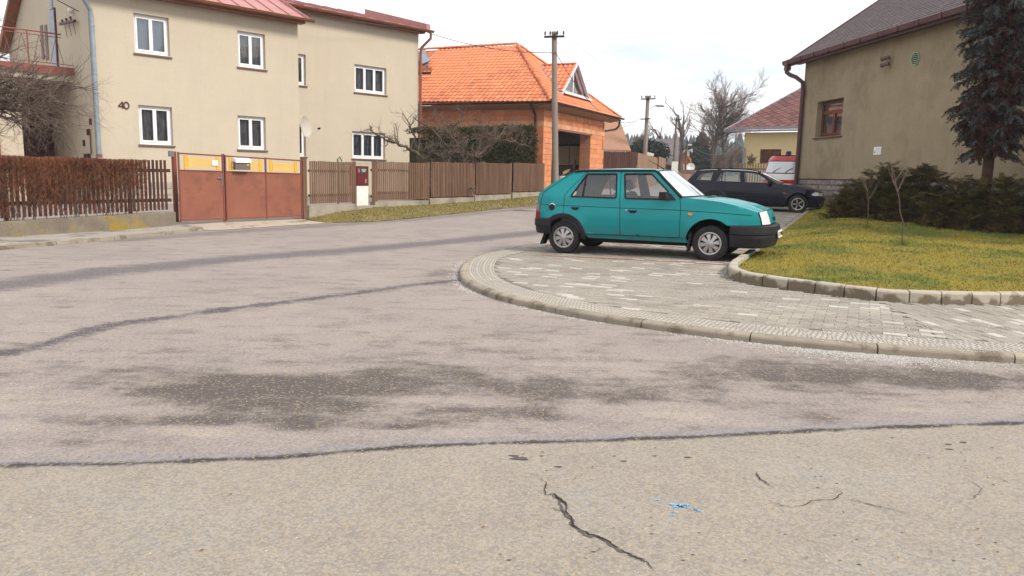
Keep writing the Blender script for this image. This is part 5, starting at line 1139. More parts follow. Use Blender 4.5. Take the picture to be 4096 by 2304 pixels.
# barn
pb0, pb1 = atY(2600, 562, 84), atY(2716, 560, 80)
T = thing('barn', 'old barn with a large grey roof and dark gable edge behind the poles', 'barn', (pb1.x, 80, 1.2)); b = MB()
e0, e1 = atY(2560, 662, 76), atY(2714, 665, 74); b.hexa([e0, e1, pb1, pb0, e0+UP*.15, e1+UP*.15, pb1+UP*.15, pb0+UP*.15]); b.build('roof', M['barn_roof'], T)
b = MB(); dn = lambda p, z: Vector((p.x, p.y, z)); b.hexa([dn(e0, 0)+UP*0, dn(e1, 0), e1+Vector((0, .5, 0)), e0+Vector((0, .5, 0)), dn(e0, 0)+Vector((0, 6, 0)), dn(e1, 0)+Vector((0, 6, 0)), e1+Vector((0, 6, 0)), e0+Vector((0, 6, 0))]); b.build('wall', M['sill_brown'], T)
b = MB(); q0, q1 = atY(2704, 680, 73.8), atY(2716, 682, 73.8); q2 = atY(2715.5, 566, 79.8); q3 = atY(2709, 610, 78); b.prism([q0, q1, q2, q3], (0, .3, 0)); b.build('gable_edge', M['fence_dark'], T)
b = MB(); q0 = atY(2698, 676, 73.6); b.box(q0-UP*.3, .6, .2, 2.0); b.build('white_panel', M['white'], T)
M['orange'] = mat('orange_boards', (.60, .20, .05), (.55, .18, .05), scale=2, rough=.7); M['cream2'] = mat('pale_yellow_wall', (.72, .52, .26), rough=.9)
gz2 = atY(2737, 598, 94); ge = atY(2716, 637, 94); w_ = atY(2746, 640, 94).x-ge.x
T = thing('gable_house', 'narrow house with orange gable and pale yellow wall beyond the poles', 'house', (ge.x, 94, 1.2)); b = MB(); F = Fr((ge.x-.1, 94, 0), (1, -.1))
gL = 1.6; b.prism([F.pt(0, 1), F.pt(gL, 1), F.pt(gL, 3.0), F.pt(0, 3.0)], (0, 5, 0)); b.build('wall', M['cream2'], T)
b = MB(); b.prism([F.pt(0, 3.01), F.pt(gL, 3.01), F.pt(gL, 3.6), F.pt(.75, gz2.z-.1), F.pt(0, 3.6)], (0, 5, 0)); b.build('gable', M['orange'], T)
b = MB()
for (a, z), (c, z2) in (((-.35, 3.1), (.75, gz2.z)), ((.75, gz2.z), (1.9, 2.2))): b.hexa([F.pt(a, z-.12, .3), F.pt(c, z2-.12, .3), F.pt(c, z2, .3), F.pt(a, z, .3), F.pt(a, z-.12, -6), F.pt(c, z2-.12, -6), F.pt(c, z2, -6), F.pt(a, z, -6)])
b.build('roof', M['barn_roof'], T); b = MB()
for (a, z), (c, z2) in (((-.4, 3.0), (.75, gz2.z)),): b.hexa([F.pt(a, z-.14, .34), F.pt(c, z2-.14, .34), F.pt(c, z2+.03, .34), F.pt(a, z+.03, .34), F.pt(a, z-.14, .3), F.pt(c, z2-.14, .3), F.pt(c, z2+.03, .3), F.pt(a, z+.03, .3)])
b.build('verge_board', M['white'], T)
dc = atY(2763, 668, 70); T = thing('satellite_dish', 'pale satellite dish on a pole beside the orange gabled house', 'satellite dish', dc); b = MB(); b.lathe([(.001, -.1), (.2, -.06), (.36, 0), (.37, .02), (.2, -.03), (.001, -.06)], dc, (-.2, -1, .15), 20); b.build('reflector', M['white'], T, smooth='auto')
b = MB(); b.tube([dc+Vector((0, .15, 0)), dc+Vector((-.7, .15, 0)), dc+Vector((-.7, .15, -1.5))], .03, 6); b.build('mount', M['iron'], T)
# dark low roof between
p = atY(2790, 690, 66); b = MB(); b.prism([atY(2738, 700, 66), atY(2752, 679, 66), atY(2812, 680, 66), atY(2830, 700, 66)], (0, 3, 0)); b.box(atY(2784, 703, 66), 2.6, .3, .25); solo(b, 'shed', M['sill_brown'], 'low dark roofed shed showing above the estate car roof', 'shed', p)
# ================================================================ YELLOW HOUSE behind
YH = thing('yellow_house', 'pale yellow house with red brown diamond slate roof behind the red van', 'house', (atY(2973, 650, 47).x, 47, 1.0))
pl0, pl1 = atY(2971, 650, 47), atY(3300, 650, 44); FY = Fr((pl0.x, 47, 0), (pl1-pl0)); LY = (pl1-pl0).length; zY = FY.S(2971, 531)[1]
oW = opening(FY, 3041, 597, 3121, 655); wallmesh(FY, 0, LY, .2, zY, [oW]).build('wall', M['render_yellow'], YH)
M['curtain_orange'] = mat('orange_curtain', (.42, .20, .12), (.32, .15, .10), scale=3, stretch=(2, 2, .3), rough=.9); window(FY, oW, YH, 2, 'curtain_orange', 'wood_win', sill=False)
b = MB(); bl = Fr(FY.pt(0, 0, -8), FY.n); b = wallmesh(bl, 0, 8, .2, zY, []); b.build('side_wall', M['render_yellow'], YH)
zEv = zY-.0; ev0 = FY.pt(-1.1, zY-.05, .5); ev0.z = FY.S(2922, 520, .5)[1]
slopeup = FY.pt(0, 0, -1)-FY.pt(0, 0, 0)
# verge runs up to the right: hip edge
q = atY(3180, 366, 50.6); hipv = (q-ev0)
ev1 = FY.pt(LY, ev0.z, .5); top1 = Vector((ev1.x+1, q.y, q.z))
nY = (ev1-ev0).cross(hipv).normalized(); nY = nY if nY.z > 0 else -nY
XY = (ev1-ev0).normalized(); YY = nY.cross(XY); YY = YY if YY.z > 0 else -YY
b = MB(); b.add([ev0, ev1, ev1+YY*8, ev0+hipv*1.6], [(0, 1, 2, 3)]); b.build('roof_underlay', M['sill_brown'], YH)
dm = MB(); h_ = .5; dm.add([(0, -h_, 0), (h_, 0, 0), (0, h_, 0), (-h_, 0, 0), (0, -h_, .5), (h_, 0, .25), (0, h_, 0.05), (-h_, 0, .25)], [(4, 5, 6, 7), (0, 1, 5, 4), (3, 0, 4, 7)])
dl = []
sp = .62
for j in range(1, 40):
    for i in range(0, 40):
        c = ev0+XY*((i+(.5 if j % 2 else 0))*sp)+YY*(.25+j*sp*.5)+nY*.01
        if in3(c, [ev0+XY*.05, ev1, ev1+YY*8, ev0+hipv*1.6+XY*.05], XY, YY, ev0) and c.x < 19: dl.append((frameM(c, XY*(sp*.98), YY*(sp*.98), nY*.06), 0))
pieces('slate', shape(dm), M['diamond'], YH, dl, 300)
b = MB(); b.bar(ev0, ev0+hipv*1.3, .09, .07, nY); b.build('verge_trim', M['zinc'], YH)
b = MB(); b.add([ev0+nY*.03, ev1+nY*.03, ev1+YY*.32+nY*.04, ev0+XY*.35+YY*.32+nY*.04], [(0, 1, 2, 3)]); b.build('eave_course', M['slate'], YH)
gutter(Fr(ev0-Vector((0, 0, ev0.z)), XY), -.0, LY, ev0.z-.04, .05, .08, YH, M['galv'])
b = MB(); a = FY.S(2969, 600)[0]+.05; b.tube([FY.pt(a-.3, zY-.12, .5), FY.pt(a-.3, zY-.5, .5), FY.pt(a+.12, zY-.95, .1), FY.pt(a+.12, .8, .1)], .07, 8); b.build('downpipe', M['galv'], YH, smooth='auto')
T = thing('picket_fence', 'weathered picket fence before the pale yellow house behind the estate car', 'fence', (pl0.x, 40, .6)); lst = []
a0, a1 = atY(2960, 651, 41), atY(3100, 651, 40); F = Fr((a0.x, a0.y, 0), (a1-a0)); L_ = (a1-a0).length; k = 0
while k*.14 < L_: lst.append((frameM(F.pt(k*.14, .5, 0), F.u*.075, F.n*.02, UP*(a0.z-.5+random.uniform(-.03, .03))), 0)); k += 1
pieces('picket', shape(sb), mat('grey_tan_picket', (.26, .20, .11), (.20, .15, .09), scale=6, rough=.9, rand=.15), T, lst)
b = MB(); fbox(b, F, 0, L_, a0.z-.35, a0.z-.28, -.06, -.015); b.build('rail', M['fence_dark'], T)

# ================================================================ RIGHT HOUSE
H3 = thing('side_house', 'ochre rendered house with grey slate roof and dark brown gutter on the right', 'house', (10.62, 29, .8))
u3 = Vector((.115, -1, 0)).normalized(); F3 = Fr((10.62, 29, 0), u3)
F3.n = Vector((-abs(u3.y), -.115, 0)).normalized(); F3.ax = (F3.u, F3.n, UP)
L3_ = 17; zE3 = F3.S(3180, 290)[1]+.02; zP3 = F3.S(3168, 716)[1]
o3 = opening(F3, 3271, 405, 3363, 545); o3 = (o3[0], o3[1], F3.S(3310, 545)[1], F3.S(3310, 401)[1])
zE3 = 5.72
wallmesh(F3, 0, L3_, zP3, zE3+.1, [o3], .25).build('wall', M['render_ochre'], H3)
window(F3, o3, H3, 2, 'curtain', 'wood_win', rec=.2, fr=.07, sash=.055, transom=o3[2]+(o3[3]-o3[2])*.68, sillmat='purple_brown', over=.09)
b = MB(); fbox(b, F3, 0, L3_, -.2, zP3, -.2, -.04); b.build('plinth', M['mortar'], H3)
b = MB(); fbox(b, F3, -.02, L3_, zP3-.0, zP3+.03, -.04, .015); b.build('plinth_trim', M['purple_brown'], H3)
M['stone_rd'] = mat('grey_pink_plinth_stone', (.27, .225, .20), (.20, .17, .155), scale=7, rough=.95, rand=.2, bump=.8, bscale=22)
stn = []; r = random.Random(5)
for j in range(6):
    a = .0; z0 = zP3-.19*(j+1)
    while a < 8:
        wd = r.choice((.16, .28, .34, .42)); hh = .17
        stn.append((frameM(F3.pt(a+wd/2, z0+.09, r.uniform(.0, .012)-.03), F3.u*(wd-.02), F3.n*.07, UP*hh), 0)); a += wd
bs = MB(); e = .42
bs.add([(-.5, -.5, -.5), (.5, -.5, -.5), (.5, -.5, .5), (-.5, -.5, .5), (-.5, .2, -.5), (.5, .2, -.5), (.5, .2, .5), (-.5, .2, .5), (-e, .5, -e*.9), (e, .4, -e), (e*.9, .5, e), (-e, .35, e*.9)], [(8, 9, 10, 11), (4, 5, 9, 8), (5, 6, 10, 9), (6, 7, 11, 10), (7, 4, 8, 11), (0, 1, 5, 4), (1, 2, 6, 5), (2, 3, 7, 6), (3, 0, 4, 7)])
pieces('stone', shape(bs), M['stone_rd'], H3, stn, 150)
Fend = Fr(F3.pt(0, 0, 0), -F3.n); Fend.n = -F3.u; b = MB(); b.add([F3.pt(0, -.2), F3.pt(0, -.2, -9), F3.pt(0, zE3, -9), F3.pt(0, zE3+3.2, -4.5), F3.pt(0, zE3, 0)], [(0, 1, 2, 3, 4)]); b.build('gable_wall', M['render_ochre'], H3)
# roof
tp3 = math.tan(math.radians(34.5)); OVe = .42; run3 = 5.2
e0 = F3.pt(-.45, zE3, OVe); e1 = F3.pt(L3_, zE3, OVe); up3 = (-F3.n*run3+UP*run3*tp3); 
X3 = F3.u; Y3 = up3.normalized(); N3 = X3.cross(Y3); N3 = N3 if N3.z > 0 else -N3
b = MB(); b.hexa([e0-N3*.09, e1-N3*.09, e1+up3-N3*.09, e0+up3-N3*.09, e0, e1, e1+up3, e0+up3]); b.build('roof_deck', M['purple_brown'], H3)
r0, r1 = e0+up3, e1+up3; dn3 = -F3.n*run3-UP*run3*tp3; b = MB(); b.hexa([r0-UP*.1, r1-UP*.1, r1+dn3-UP*.1, r0+dn3-UP*.1, r0, r1, r1+dn3, r0+dn3]); b.build('roof_back', M['slate'], H3)
sl = MB(); sl.add([(-.5, -.5, .0), (.5, -.5, .0), (.5, .5, 0), (-.5, .5, 0), (-.5, -.32, 1), (-.22, -.5, 1), (.22, -.5, 1), (.5, -.32, 1), (.5, .5, .15), (-.5, .5, .15)], [(4, 5, 6, 7, 8, 9), (0, 1, 7, 6, 5, 4), (0, 4, 9, 3), (1, 2, 8, 7)])
lst = []; W_, Hs = .21, .17
for j in range(int(up3.length/Hs)):
    for i in range(int((L3_+.45)/W_)):
        c = e0+X3*((i+.5+(.5 if j % 2 else 0))*W_)+Y3*((j+.5)*Hs)
        if c.y < 14 or j > 27: continue
        lst.append((frameM(c+N3*random.uniform(.0, .006), X3*(W_*.96), Y3*(Hs*1.25), N3*.02), 0))
pieces('slate', shape(sl), M['slate'], H3, lst, 300)
b = MB(); b.bar(e0-N3*.02, e0+up3-N3*.02, .05, .16, N3); b.build('verge_board', M['purple_brown'], H3)
b = MB(); fbox(b, F3, -.45, L3_, zE3-.2, zE3-.02, OVe-.03, OVe); fbox(b, F3, -.40, L3_, zE3-.13, zE3-.08, .01, OVe-.03); b.build('fascia', M['purple_brown'], H3)
b = MB()   # box gutter
rows = []
for a in (-.75, L3_): rows.append([F3.pt(a, zE3+z, OVe+d) for d, z in ((.005, .02), (.005, -.10), (.05, -.135), (.12, -.125), (.15, .01), (.14, .02), (.11, -.1), (.05, -.11), (.02, .02))])
b.grid(rows); b.add(rows[0], [tuple(range(9))]); b.build('gutter', M['purple_brown'], H3)
for k in range(18): a = -.3+k*.95; b = MB(); fbox(b, F3, a, a+.035, zE3-.14, zE3+.03, OVe+.0, OVe+.16); b.build('gutter_bracket', M['purple_brown'], H3)
b = MB(); b.tube([F3.pt(-.42, zE3-.08, OVe+.08), F3.pt(-.42, zE3-.42, OVe+.08), F3.pt(-.3, zE3-.52, OVe), F3.pt(-.08, zE3-.62, .3), F3.pt(.1, zE3-.82, .12), F3.pt(.14, zE3-1.1, .1), F3.pt(.14, .3, .1)], [.085]*2+[.075]*5, 12); b.build('downpipe', M['purple_brown'], H3, smooth='auto')
b = MB(); b.box(F3.pt(-.42, zE3-.2, OVe+.07), .2, .18, .3, F3.ax); b.build('gutter_outlet', M['purple_brown'], H3)
# vent
av, zv = F3.S(3663, 236); b = MB(); b.lathe([(.19, 0), (.19, .03), (.165, .03), (.165, .0), (0, .0)], F3.pt(av, zv, 0), F3.n, 24); M['vent_green'] = mat('pale_green_vent', (.30, .38, .27), rough=.6)
T = thing('wall_vent', 'round pale green louvred vent high on the ochre wall', 'vent', F3.pt(av, zv, 0)); b.build('ring', M['vent_green'], T)
for k in range(6):
    z = zv-.13+k*.052; hw = math.sqrt(max(.001, .165**2-(z-zv)**2)); b = MB(); b.hexa([F3.pt(av-hw, z-.012, .003), F3.pt(av+hw, z-.012, .003), F3.pt(av+hw, z-.03, .035), F3.pt(av-hw, z-.03, .035), F3.pt(av-hw, z+.0, .003), F3.pt(av+hw, z+.0, .003), F3.pt(av+hw, z-.012, .035), F3.pt(av-hw, z-.012, .035)]); b.build('louvre', M['vent_green'], T)
b = MB(); b.lathe([(0, .002), (.165, .002)], F3.pt(av, zv, 0), F3.n, 20); b.build('grille_back', M['iron'], T)
for px, py, lab in ((3562, 234, 'upper of two small brown cylinder spotlights on the ochre wall'), (3560, 259, 'lower of two small brown cylinder spotlights on the ochre wall')):
    a, z = F3.S(px, py); T = thing('spotlight', lab, 'wall lamp', F3.pt(a, z, 0), 'spotlights on the ochre wall')
    b = MB(); c = F3.pt(a, z, .16); ax = (F3.u*-.8+F3.n*.5-UP*.15).normalized(); b.lathe([(0, -.13), (.05, -.12), (.06, .08), (.07, .12), (.06, .12), (.045, .09)], c, ax, 14); b.build('housing', M['sill_brown'], T, smooth='auto')
    b = MB(); b.lathe([(0, .095), (.045, .09)], c, ax, 12); b.build('lens', M['white_pvc'], T); b = MB(); b.tube([F3.pt(a, z, 0), c], .015, 6); b.build('arm', M['sill_brown'], T)
a0, z1 = F3.S(3498, 588); a1, z0 = F3.S(3524, 618); T = thing('wall_notice', 'white printed notice fixed low on the ochre wall', 'notice', F3.pt(a0, z0, 0)); b = MB(); fbox(b, F3, a0, a1, z0, z1, .002, .012); b.build('sheet', M['white_pvc'], T)
M['print'] = mat('grey_print', (.35, .35, .38), rough=.8); M['navy'] = mat('navy_print', (.03, .03, .14), rough=.8); hN = z1-z0; wN = a1-a0
for f, p, q in ((.80, .3, .75), (.68, .15, .9), (.55, .2, .8), (.33, .35, .85), (.22, .35, .8)): b = MB(); fbox(b, F3, a0+wN*p, a0+wN*q, z0+hN*f, z0+hN*(f+.035), .012, .013); b.build('text_line', M['print'], T)
b = MB(); fbox(b, F3, a0+wN*.08, a0+wN*.24, z0+hN*.24, z0+hN*.42, .012, .0132); b.build('emblem', M['navy'], T)
# low wall piece seen beyond the spruce on the far right is the same facade
# ================================================================ VEGETATION
def branch(b, p, d, L_, r, lvl, rnd, P):
    """crooked tapering limb, recursive; P: dict of settings"""
    n = P.get('seg', 5); path = [p]; rr = [max(r, P.get('rmin', 0))]; q = Vector(p); dd = Vector(d)
    for k in range(n):
        dd = (dd+Vector((rnd.gauss(0, 1), rnd.gauss(0, 1), rnd.gauss(0, 1)))*P['crook']+UP*P['up'][min(lvl, len(P['up'])-1)]).normalized()
        q = q+dd*(L_/n); path.append(Vector(q)); rr.append(r*(1-.55*(k+1)/n) if lvl < P['lv'] else r*(1-.8*(k+1)/n)); rr[-1] = max(rr[-1], P.get('rmin', 0))
    b[0 if lvl <= P.get('tl', 1) else 1].tube(path, rr, 7 if lvl == 0 else (5 if lvl == 1 else 3), cap=False)
    if lvl >= P['lv']: return
    m = P['n'][min(lvl, len(P['n'])-1)]
    for k in range(m):
        t = (k+rnd.random()*.8+.5)/m if lvl else P.get('start', .4)+(1-P.get('start', .4))*(k+rnd.random())/m
        t = min(t, 1); i = min(n-1, int(t*n)); f = t*n-i; o = path[i].lerp(path[i+1], f); dm = (path[i+1]-path[i]).normalized()
        side = Vector((rnd.gauss(0, 1), rnd.gauss(0, 1), rnd.gauss(0, 1))); side = (side-dm*side.dot(dm)).normalized()
        sp_ = P['spread'][min(lvl, len(P['spread'])-1)]*rnd.uniform(.7, 1.25)
        nd = (dm*math.cos(sp_)+side*math.sin(sp_)).normalized()
        branch(b, o, nd, L_*P['ratio']*rnd.uniform(.65, 1.15)*(1.0 if lvl else P.get('r0', 1)), rr[i]*P.get('rad', .55), lvl+1, rnd, P)
def bare_tree(label, loc, P, seed, trunks, group=None, bark='bark', twig='twig', name='bare_tree'):
    T = thing(name, label, 'tree', loc, group); rnd = random.Random(seed); b = (MB(), MB())
    for d, L_, r in trunks: branch(b, Vector(loc), Vector(d).normalized(), L_, r, 0, rnd, P)
    b[0].build('trunk', M[bark], T, smooth=True); b[1].build('crown', M[twig], T); return T
PT = dict(rmin=.008, seg=6, crook=.09, up=[.02, .05, .06, .05], lv=4, n=[10, 7, 6, 5], spread=[.85, .65, .6, .55], ratio=.52, r0=.85, start=.32, rad=.5, tl=1)
def far_tree(label, px, base, top, Y, seed, trunks=1, P=PT, r=.22, lean=0):
    p = atY(px, base, Y); h = atY(px, top, Y).z-p.z; tr = []
    for k in range(trunks): a = (k-(trunks-1)/2); tr.append(((a*.2+lean, .1*a, 1), h*.70, r))
    return bare_tree(label, (p.x, Y, p.z), P, seed, tr, 'bare trees far behind the parked cars')
PG = dict(PT); PG.update(n=[12, 8, 8, 5], ratio=.54, spread=[.95, .65, .55, .5], rmin=.009)
far_tree('tallest bare spreading tree with forked trunk left of the yellow house roof', 2850, 690, 310, 82, 3, 2, PG, r=.24)
far_tree('bare tree with slim crown between the tall spreading tree and yellow house', 2895, 690, 370, 90, 5, 1, r=.2, lean=.12)
PP = dict(PT); PP.update(n=[6, 5, 5, 4], ratio=.42, spread=[.6, .5, .5, .5], r0=.8, start=.3)
far_tree('gaunt pruned bare tree with upright bare stubs above the barn', 2722, 690, 352, 88, 8, 2, PP, r=.22)
far_tree('leaning bare tree whose limbs reach left over the barn roof', 2700, 640, 420, 92, 12, 1, PP, r=.2, lean=-.5)
far_tree('low twiggy bare tree beside the tan fence', 2560, 650, 520, 95, 14, 2, PT, r=.1)
PB = dict(PT); PB.update(start=.1, lv=3)
for k, (px, t, Y) in enumerate(((2920, 590, 70), (2955, 575, 66), (2890, 600, 74), (2862, 615, 72))):
    far_tree(['brown leafless bush at the foot of the tall tree', 'brown leafless bush close beside the yellow house downpipe', 'thin leafless bush between the far tree trunks', 'sparse low leafless bush right of the tallest tree trunk'][k], px, 695, t, Y, 20+k, 3, PB, r=.05)
far_tree('small bare shrub in front of the yellow house wall', 3000, 668, 618, 43, 31, 3, PB, r=.015)
# conifers made of drooping clumps of small faces
def clump(b, c, s, rnd, n, flat=.5, dirv=None, w_=.35):
    for k in range(n):
        d = Vector((rnd.gauss(0, 1), rnd.gauss(0, 1), rnd.gauss(0, flat))) if dirv is None else (dirv+Vector((rnd.gauss(0, .5), rnd.gauss(0, .5), rnd.gauss(0, .45))))
        if d.length < .01: continue
        d = d.normalized()*s*rnd.uniform(.5, 1); x = d.orthogonal().normalized(); x = (Matrix.Rotation(rnd.random()*6.28, 3, d.normalized()) @ x)*s*w_*rnd.uniform(.5, 1)
        o = c+Vector((rnd.gauss(0, 1), rnd.gauss(0, 1), rnd.gauss(0, 1)))*s*.35
        b.add([o-x*.5, o+x*.5, o+d+x*.12, o+d-x*.12], [(0, 1, 2, 3)])
def conifer(label, px, base, top, Y, rad, seed, mt='conifer', n=1500, round_=False, group='dark evergreens behind the fences', s=.35):
    p = atY(px, base, Y); h = atY(px, top, Y).z-p.z; T = thing('conifer', label, 'tree', p, group); rnd = random.Random(seed); b = MB()
    for k in range(n):
        t = rnd.random()**.8; r = rad*(math.sqrt(max(0, 1-(2*t-1)**2)) if round_ else (1-t)**.8)*rnd.uniform(.55, 1.05)*(1+.18*math.sin(t*38)); a = rnd.random()*6.28
        c = p+Vector((r*math.cos(a), r*math.sin(a), h*t)); clump(b, c, s, rnd, 3, .4, Vector((math.cos(a), math.sin(a), -.3)), .6)
    b.build('crown', M[mt], T); b = MB(); b.tube([p-UP*.5, p+UP*h*.9], [rad*.07, .02], 6); b.build('trunk', M['bark'], T)
conifer('round dark evergreen shrub tree behind the tan board fence', 2588, 650, 566, 75, 1.9, 3, n=1600, round_=True, s=.3)
conifer('second rounded evergreen left of the fence pole', 2545, 655, 590, 82, 1.3, 13, n=800, round_=True, s=.3)
conifer('tall dark spruce between the loudspeaker pole and the big bare tree', 2800, 690, 535, 105, 1.9, 4, n=1800)
conifer('broad low dark evergreen below the hanging wires', 2778, 700, 590, 98, 2.6, 6, n=1600, round_=True)
conifer('narrow dark spruce close behind the loudspeaker pole', 2765, 690, 575, 120, 1.4, 7, n=900)
# far wooded hill
b = MB(); b2 = MB(); rnd = random.Random(17)
for k in range(3000):
    a = rnd.uniform(-.62, .75); R = rnd.uniform(235, 420); x = R*math.sin(a); y = R*math.cos(a); z = terr(x, y); h = rnd.uniform(4, 8.5); r = h*.19
    if x < -60 and rnd.random() < .4: continue
    mb = b if rnd.random() < .8 else b2; n = 5; prev = None; o = rnd.random()*6
    for (hh, rr) in ((0, 1), (.35, .75), (.38, .95), (.65, .5), (.68, .62), (1, .02)):
        ring = [(x+r*rr*math.cos(o+q*6.283/n)*rnd.uniform(.75, 1.2), y+r*rr*math.sin(o+q*6.283/n), z+h*hh) for q in range(n)]
        if prev: mb.add(prev+ring, [(q, (q+1) % n, n+(q+1) % n, n+q) for q in range(n)])
        prev = ring
tag(b.build('conifer_wood', M['forest'], kind='stuff'), 'far wooded hill of bluish conifers on the horizon', 'forest'); tag(b2.build('bare_wood', M['forest_bare'], kind='stuff'), 'bare brown trees mixed through the far wooded hill', 'forest')
# ---- thuja hedge behind the slat fence
h0, h1 = atY(1690, 700, 29.0), atY(2140, 700, 33.4)
def zt_at(px, py, Y): return atY(px, py, Y).z
T = thing('evergreen_hedge', 'clipped dark evergreen hedge in front of the clay block house', 'hedge', (h0.x, h0.y, .3)); b = MB(); rnd = random.Random(2); F = Fr((h0.x, h0.y, 0), (h1-h0)); LH = (h1-h0).length
LH = (Vector((h1.x, h1.y, 0))-Vector((h0.x, h0.y, 0))).length; zt0_, zt1_ = zt_at(1690, 530, 29.5), zt_at(2140, 512, 33.6)
fbox(b, F, .15, LH-.15, .2, min(zt0_, zt1_)-.2, -1.0, -.2); b.build('core', M['thuja'], T); b = MB()
for k in range(15000):
    a = rnd.random()*LH; zt = zt0_+(zt1_-zt0_)*a/LH+.10*noise.noise(Vector((a*1.2, 0, 0))); f = rnd.random()
    if f < .72: c = F.pt(a, .4+(zt-.4)*rnd.random(), rnd.gauss(-.05, .05)+.08*noise.noise(Vector((a*1.5, 3, rnd.random()))))
    elif f < .9: c = F.pt(a, zt+rnd.gauss(0, .04), -rnd.random()*1.1)
    else: c = F.pt(LH+rnd.gauss(0, .06), .4+(zt-.4)*rnd.random(), -rnd.random()*1.1)
    clump(b, c, .11, rnd, 2, .9, UP*.6+F.n*.35, .55)
b.build('foliage', M['thuja'], T)
# ---- old espalier fruit tree behind the fence
PE = dict(seg=9, crook=.30, up=[-.02, .04, .10, .12], lv=3, n=[8, 7, 5], spread=[.8, .85, .7], ratio=.40, start=.15, rad=.55, tl=1, r0=1)
tb_ = atY(1770, 720, 26.5); base = Vector((tb_.x, 26.5, .35))
T = thing('espalier_tree', 'old gnarled bare fruit tree trained wide behind the slat fence', 'tree', base); rnd = random.Random(21); bb = (MB(), MB())
def limb(pts, r0, r1):
    P = resample(catmull([Vector(p) for p in pts], 6), .16); n = len(P); Q = [p+Vector((rnd.gauss(0, .025), rnd.gauss(0, .025), rnd.gauss(0, .035))) for p in P]
    rr = [r0+(r1-r0)*i/(n-1) for i in range(n)]; bb[0].tube(Q, rr, 6, cap=False)
    for i in range(3, n-1):
        for _q in range(2 if rnd.random() < .5 else 1):
            d = (UP*rnd.uniform(.15, 1)+Vector((rnd.gauss(0, .7), rnd.gauss(0, .45), 0))).normalized(); branch(bb, Q[i], d, rnd.uniform(.35, 1.0), rr[i]*.42, 1, rnd, PE)
def E3(px, py, Y=26.5): return atY(px, py, Y)
limb([base+Vector((-.2, 0, 0)), E3(1700, 650), E3(1640, 598), E3(1585, 572), E3(1520, 545), E3(1475, 500)], .10, .02)
limb([E3(1640, 598), E3(1660, 540), E3(1630, 490), E3(1610, 450)], .05, .012)
limb([E3(1700, 640), E3(1760, 560, 26.2), E3(1700, 500, 26), E3(1650, 470, 26)], .06, .015)
limb([base, E3(1790, 650), E3(1830, 590), E3(1800, 520), E3(1850, 470), E3(1840, 420)], .10, .015)
limb([base+Vector((.5, .3, 0)), E3(1880, 640, 27), E3(1960, 590, 27.5), E3(2010, 530, 27.8), E3(2070, 500, 28)], .10, .018)
limb([E3(1900, 625, 27), E3(1990, 570, 27.2), E3(2080, 570, 27.5), E3(2130, 600, 27.8)], .05, .012)
limb([E3(1960, 590, 27.5), E3(1930, 520, 27.2), E3(1900, 460, 27)], .04, .01)
limb([E3(1720, 610), E3(1800, 620, 26.4), E3(1860, 570, 26.4), E3(1920, 560, 26.6)], .05, .015)
bb[0].build('trunk', M['bark_lichen'], T, smooth=True); bb[1].build('twigs', M['twig'], T)
# ---- bare tree at far left
PL = dict(seg=7, crook=.20, up=[-.01, .0, .03, .04], lv=4, n=[8, 7, 6, 3], spread=[.8, .75, .65, .6], ratio=.50, start=.3, rad=.5, tl=2, r0=.9)
bl = Vector((-11.4, 15.8, .1)); T = thing('bare_tree', 'bare twiggy fruit tree reaching over the dark picket fence at far left', 'tree', bl); rnd = random.Random(33); bb = (MB(), MB())
def E4(px, py, Y): return atY(px, py, Y)
bb[0].tube([bl, bl+Vector((0, 0, 1.2)), bl+Vector((.1, 0, 2.2))], [.16, .13, .12], 8)
top = bl+Vector((.1, 0, 2.2))
for tgt, r in ((E4(330, 350, 16.5), .05), (E4(260, 520, 16), .05), (E4(130, 430, 15.5), .05), (E4(300, 430, 17.5), .045), (E4(60, 200, 16.5), .05), (E4(150, 300, 17), .045), (E4(-60, 60, 16.5), .06), (E4(40, 330, 15), .05), (E4(200, 470, 15.2), .045), (E4(-40, 400, 15), .05), (E4(230, 400, 16), .04), (E4(100, 520, 15.6), .04)):
    mid = top.lerp(tgt, .5)+Vector((0, 0, .25)); P = resample(catmull([top, mid, tgt], 6), .3); n = len(P); Q = [p+Vector((rnd.gauss(0, .03), rnd.gauss(0, .03), rnd.gauss(0, .04))) for p in P]; rr = [r-(r-.01)*i/(n-1) for i in range(n)]; bb[0].tube(Q, rr, 5, cap=False)
    for i in range(2, n):
        for _ in range(5 if tgt.z < 4 else 3):
            d = ((Q[i]-Q[i-1]).normalized()*.7+Vector((rnd.gauss(0, .7), rnd.gauss(0, .7), rnd.gauss(0, .6)))).normalized(); branch(bb, Q[i], d, rnd.uniform(.4, .95), rr[i]*.5, 2, rnd, PL)
bb[0].build('trunk', M['bark_lichen'], T, smooth=True); bb[1].build('twigs', M['twig'], T)
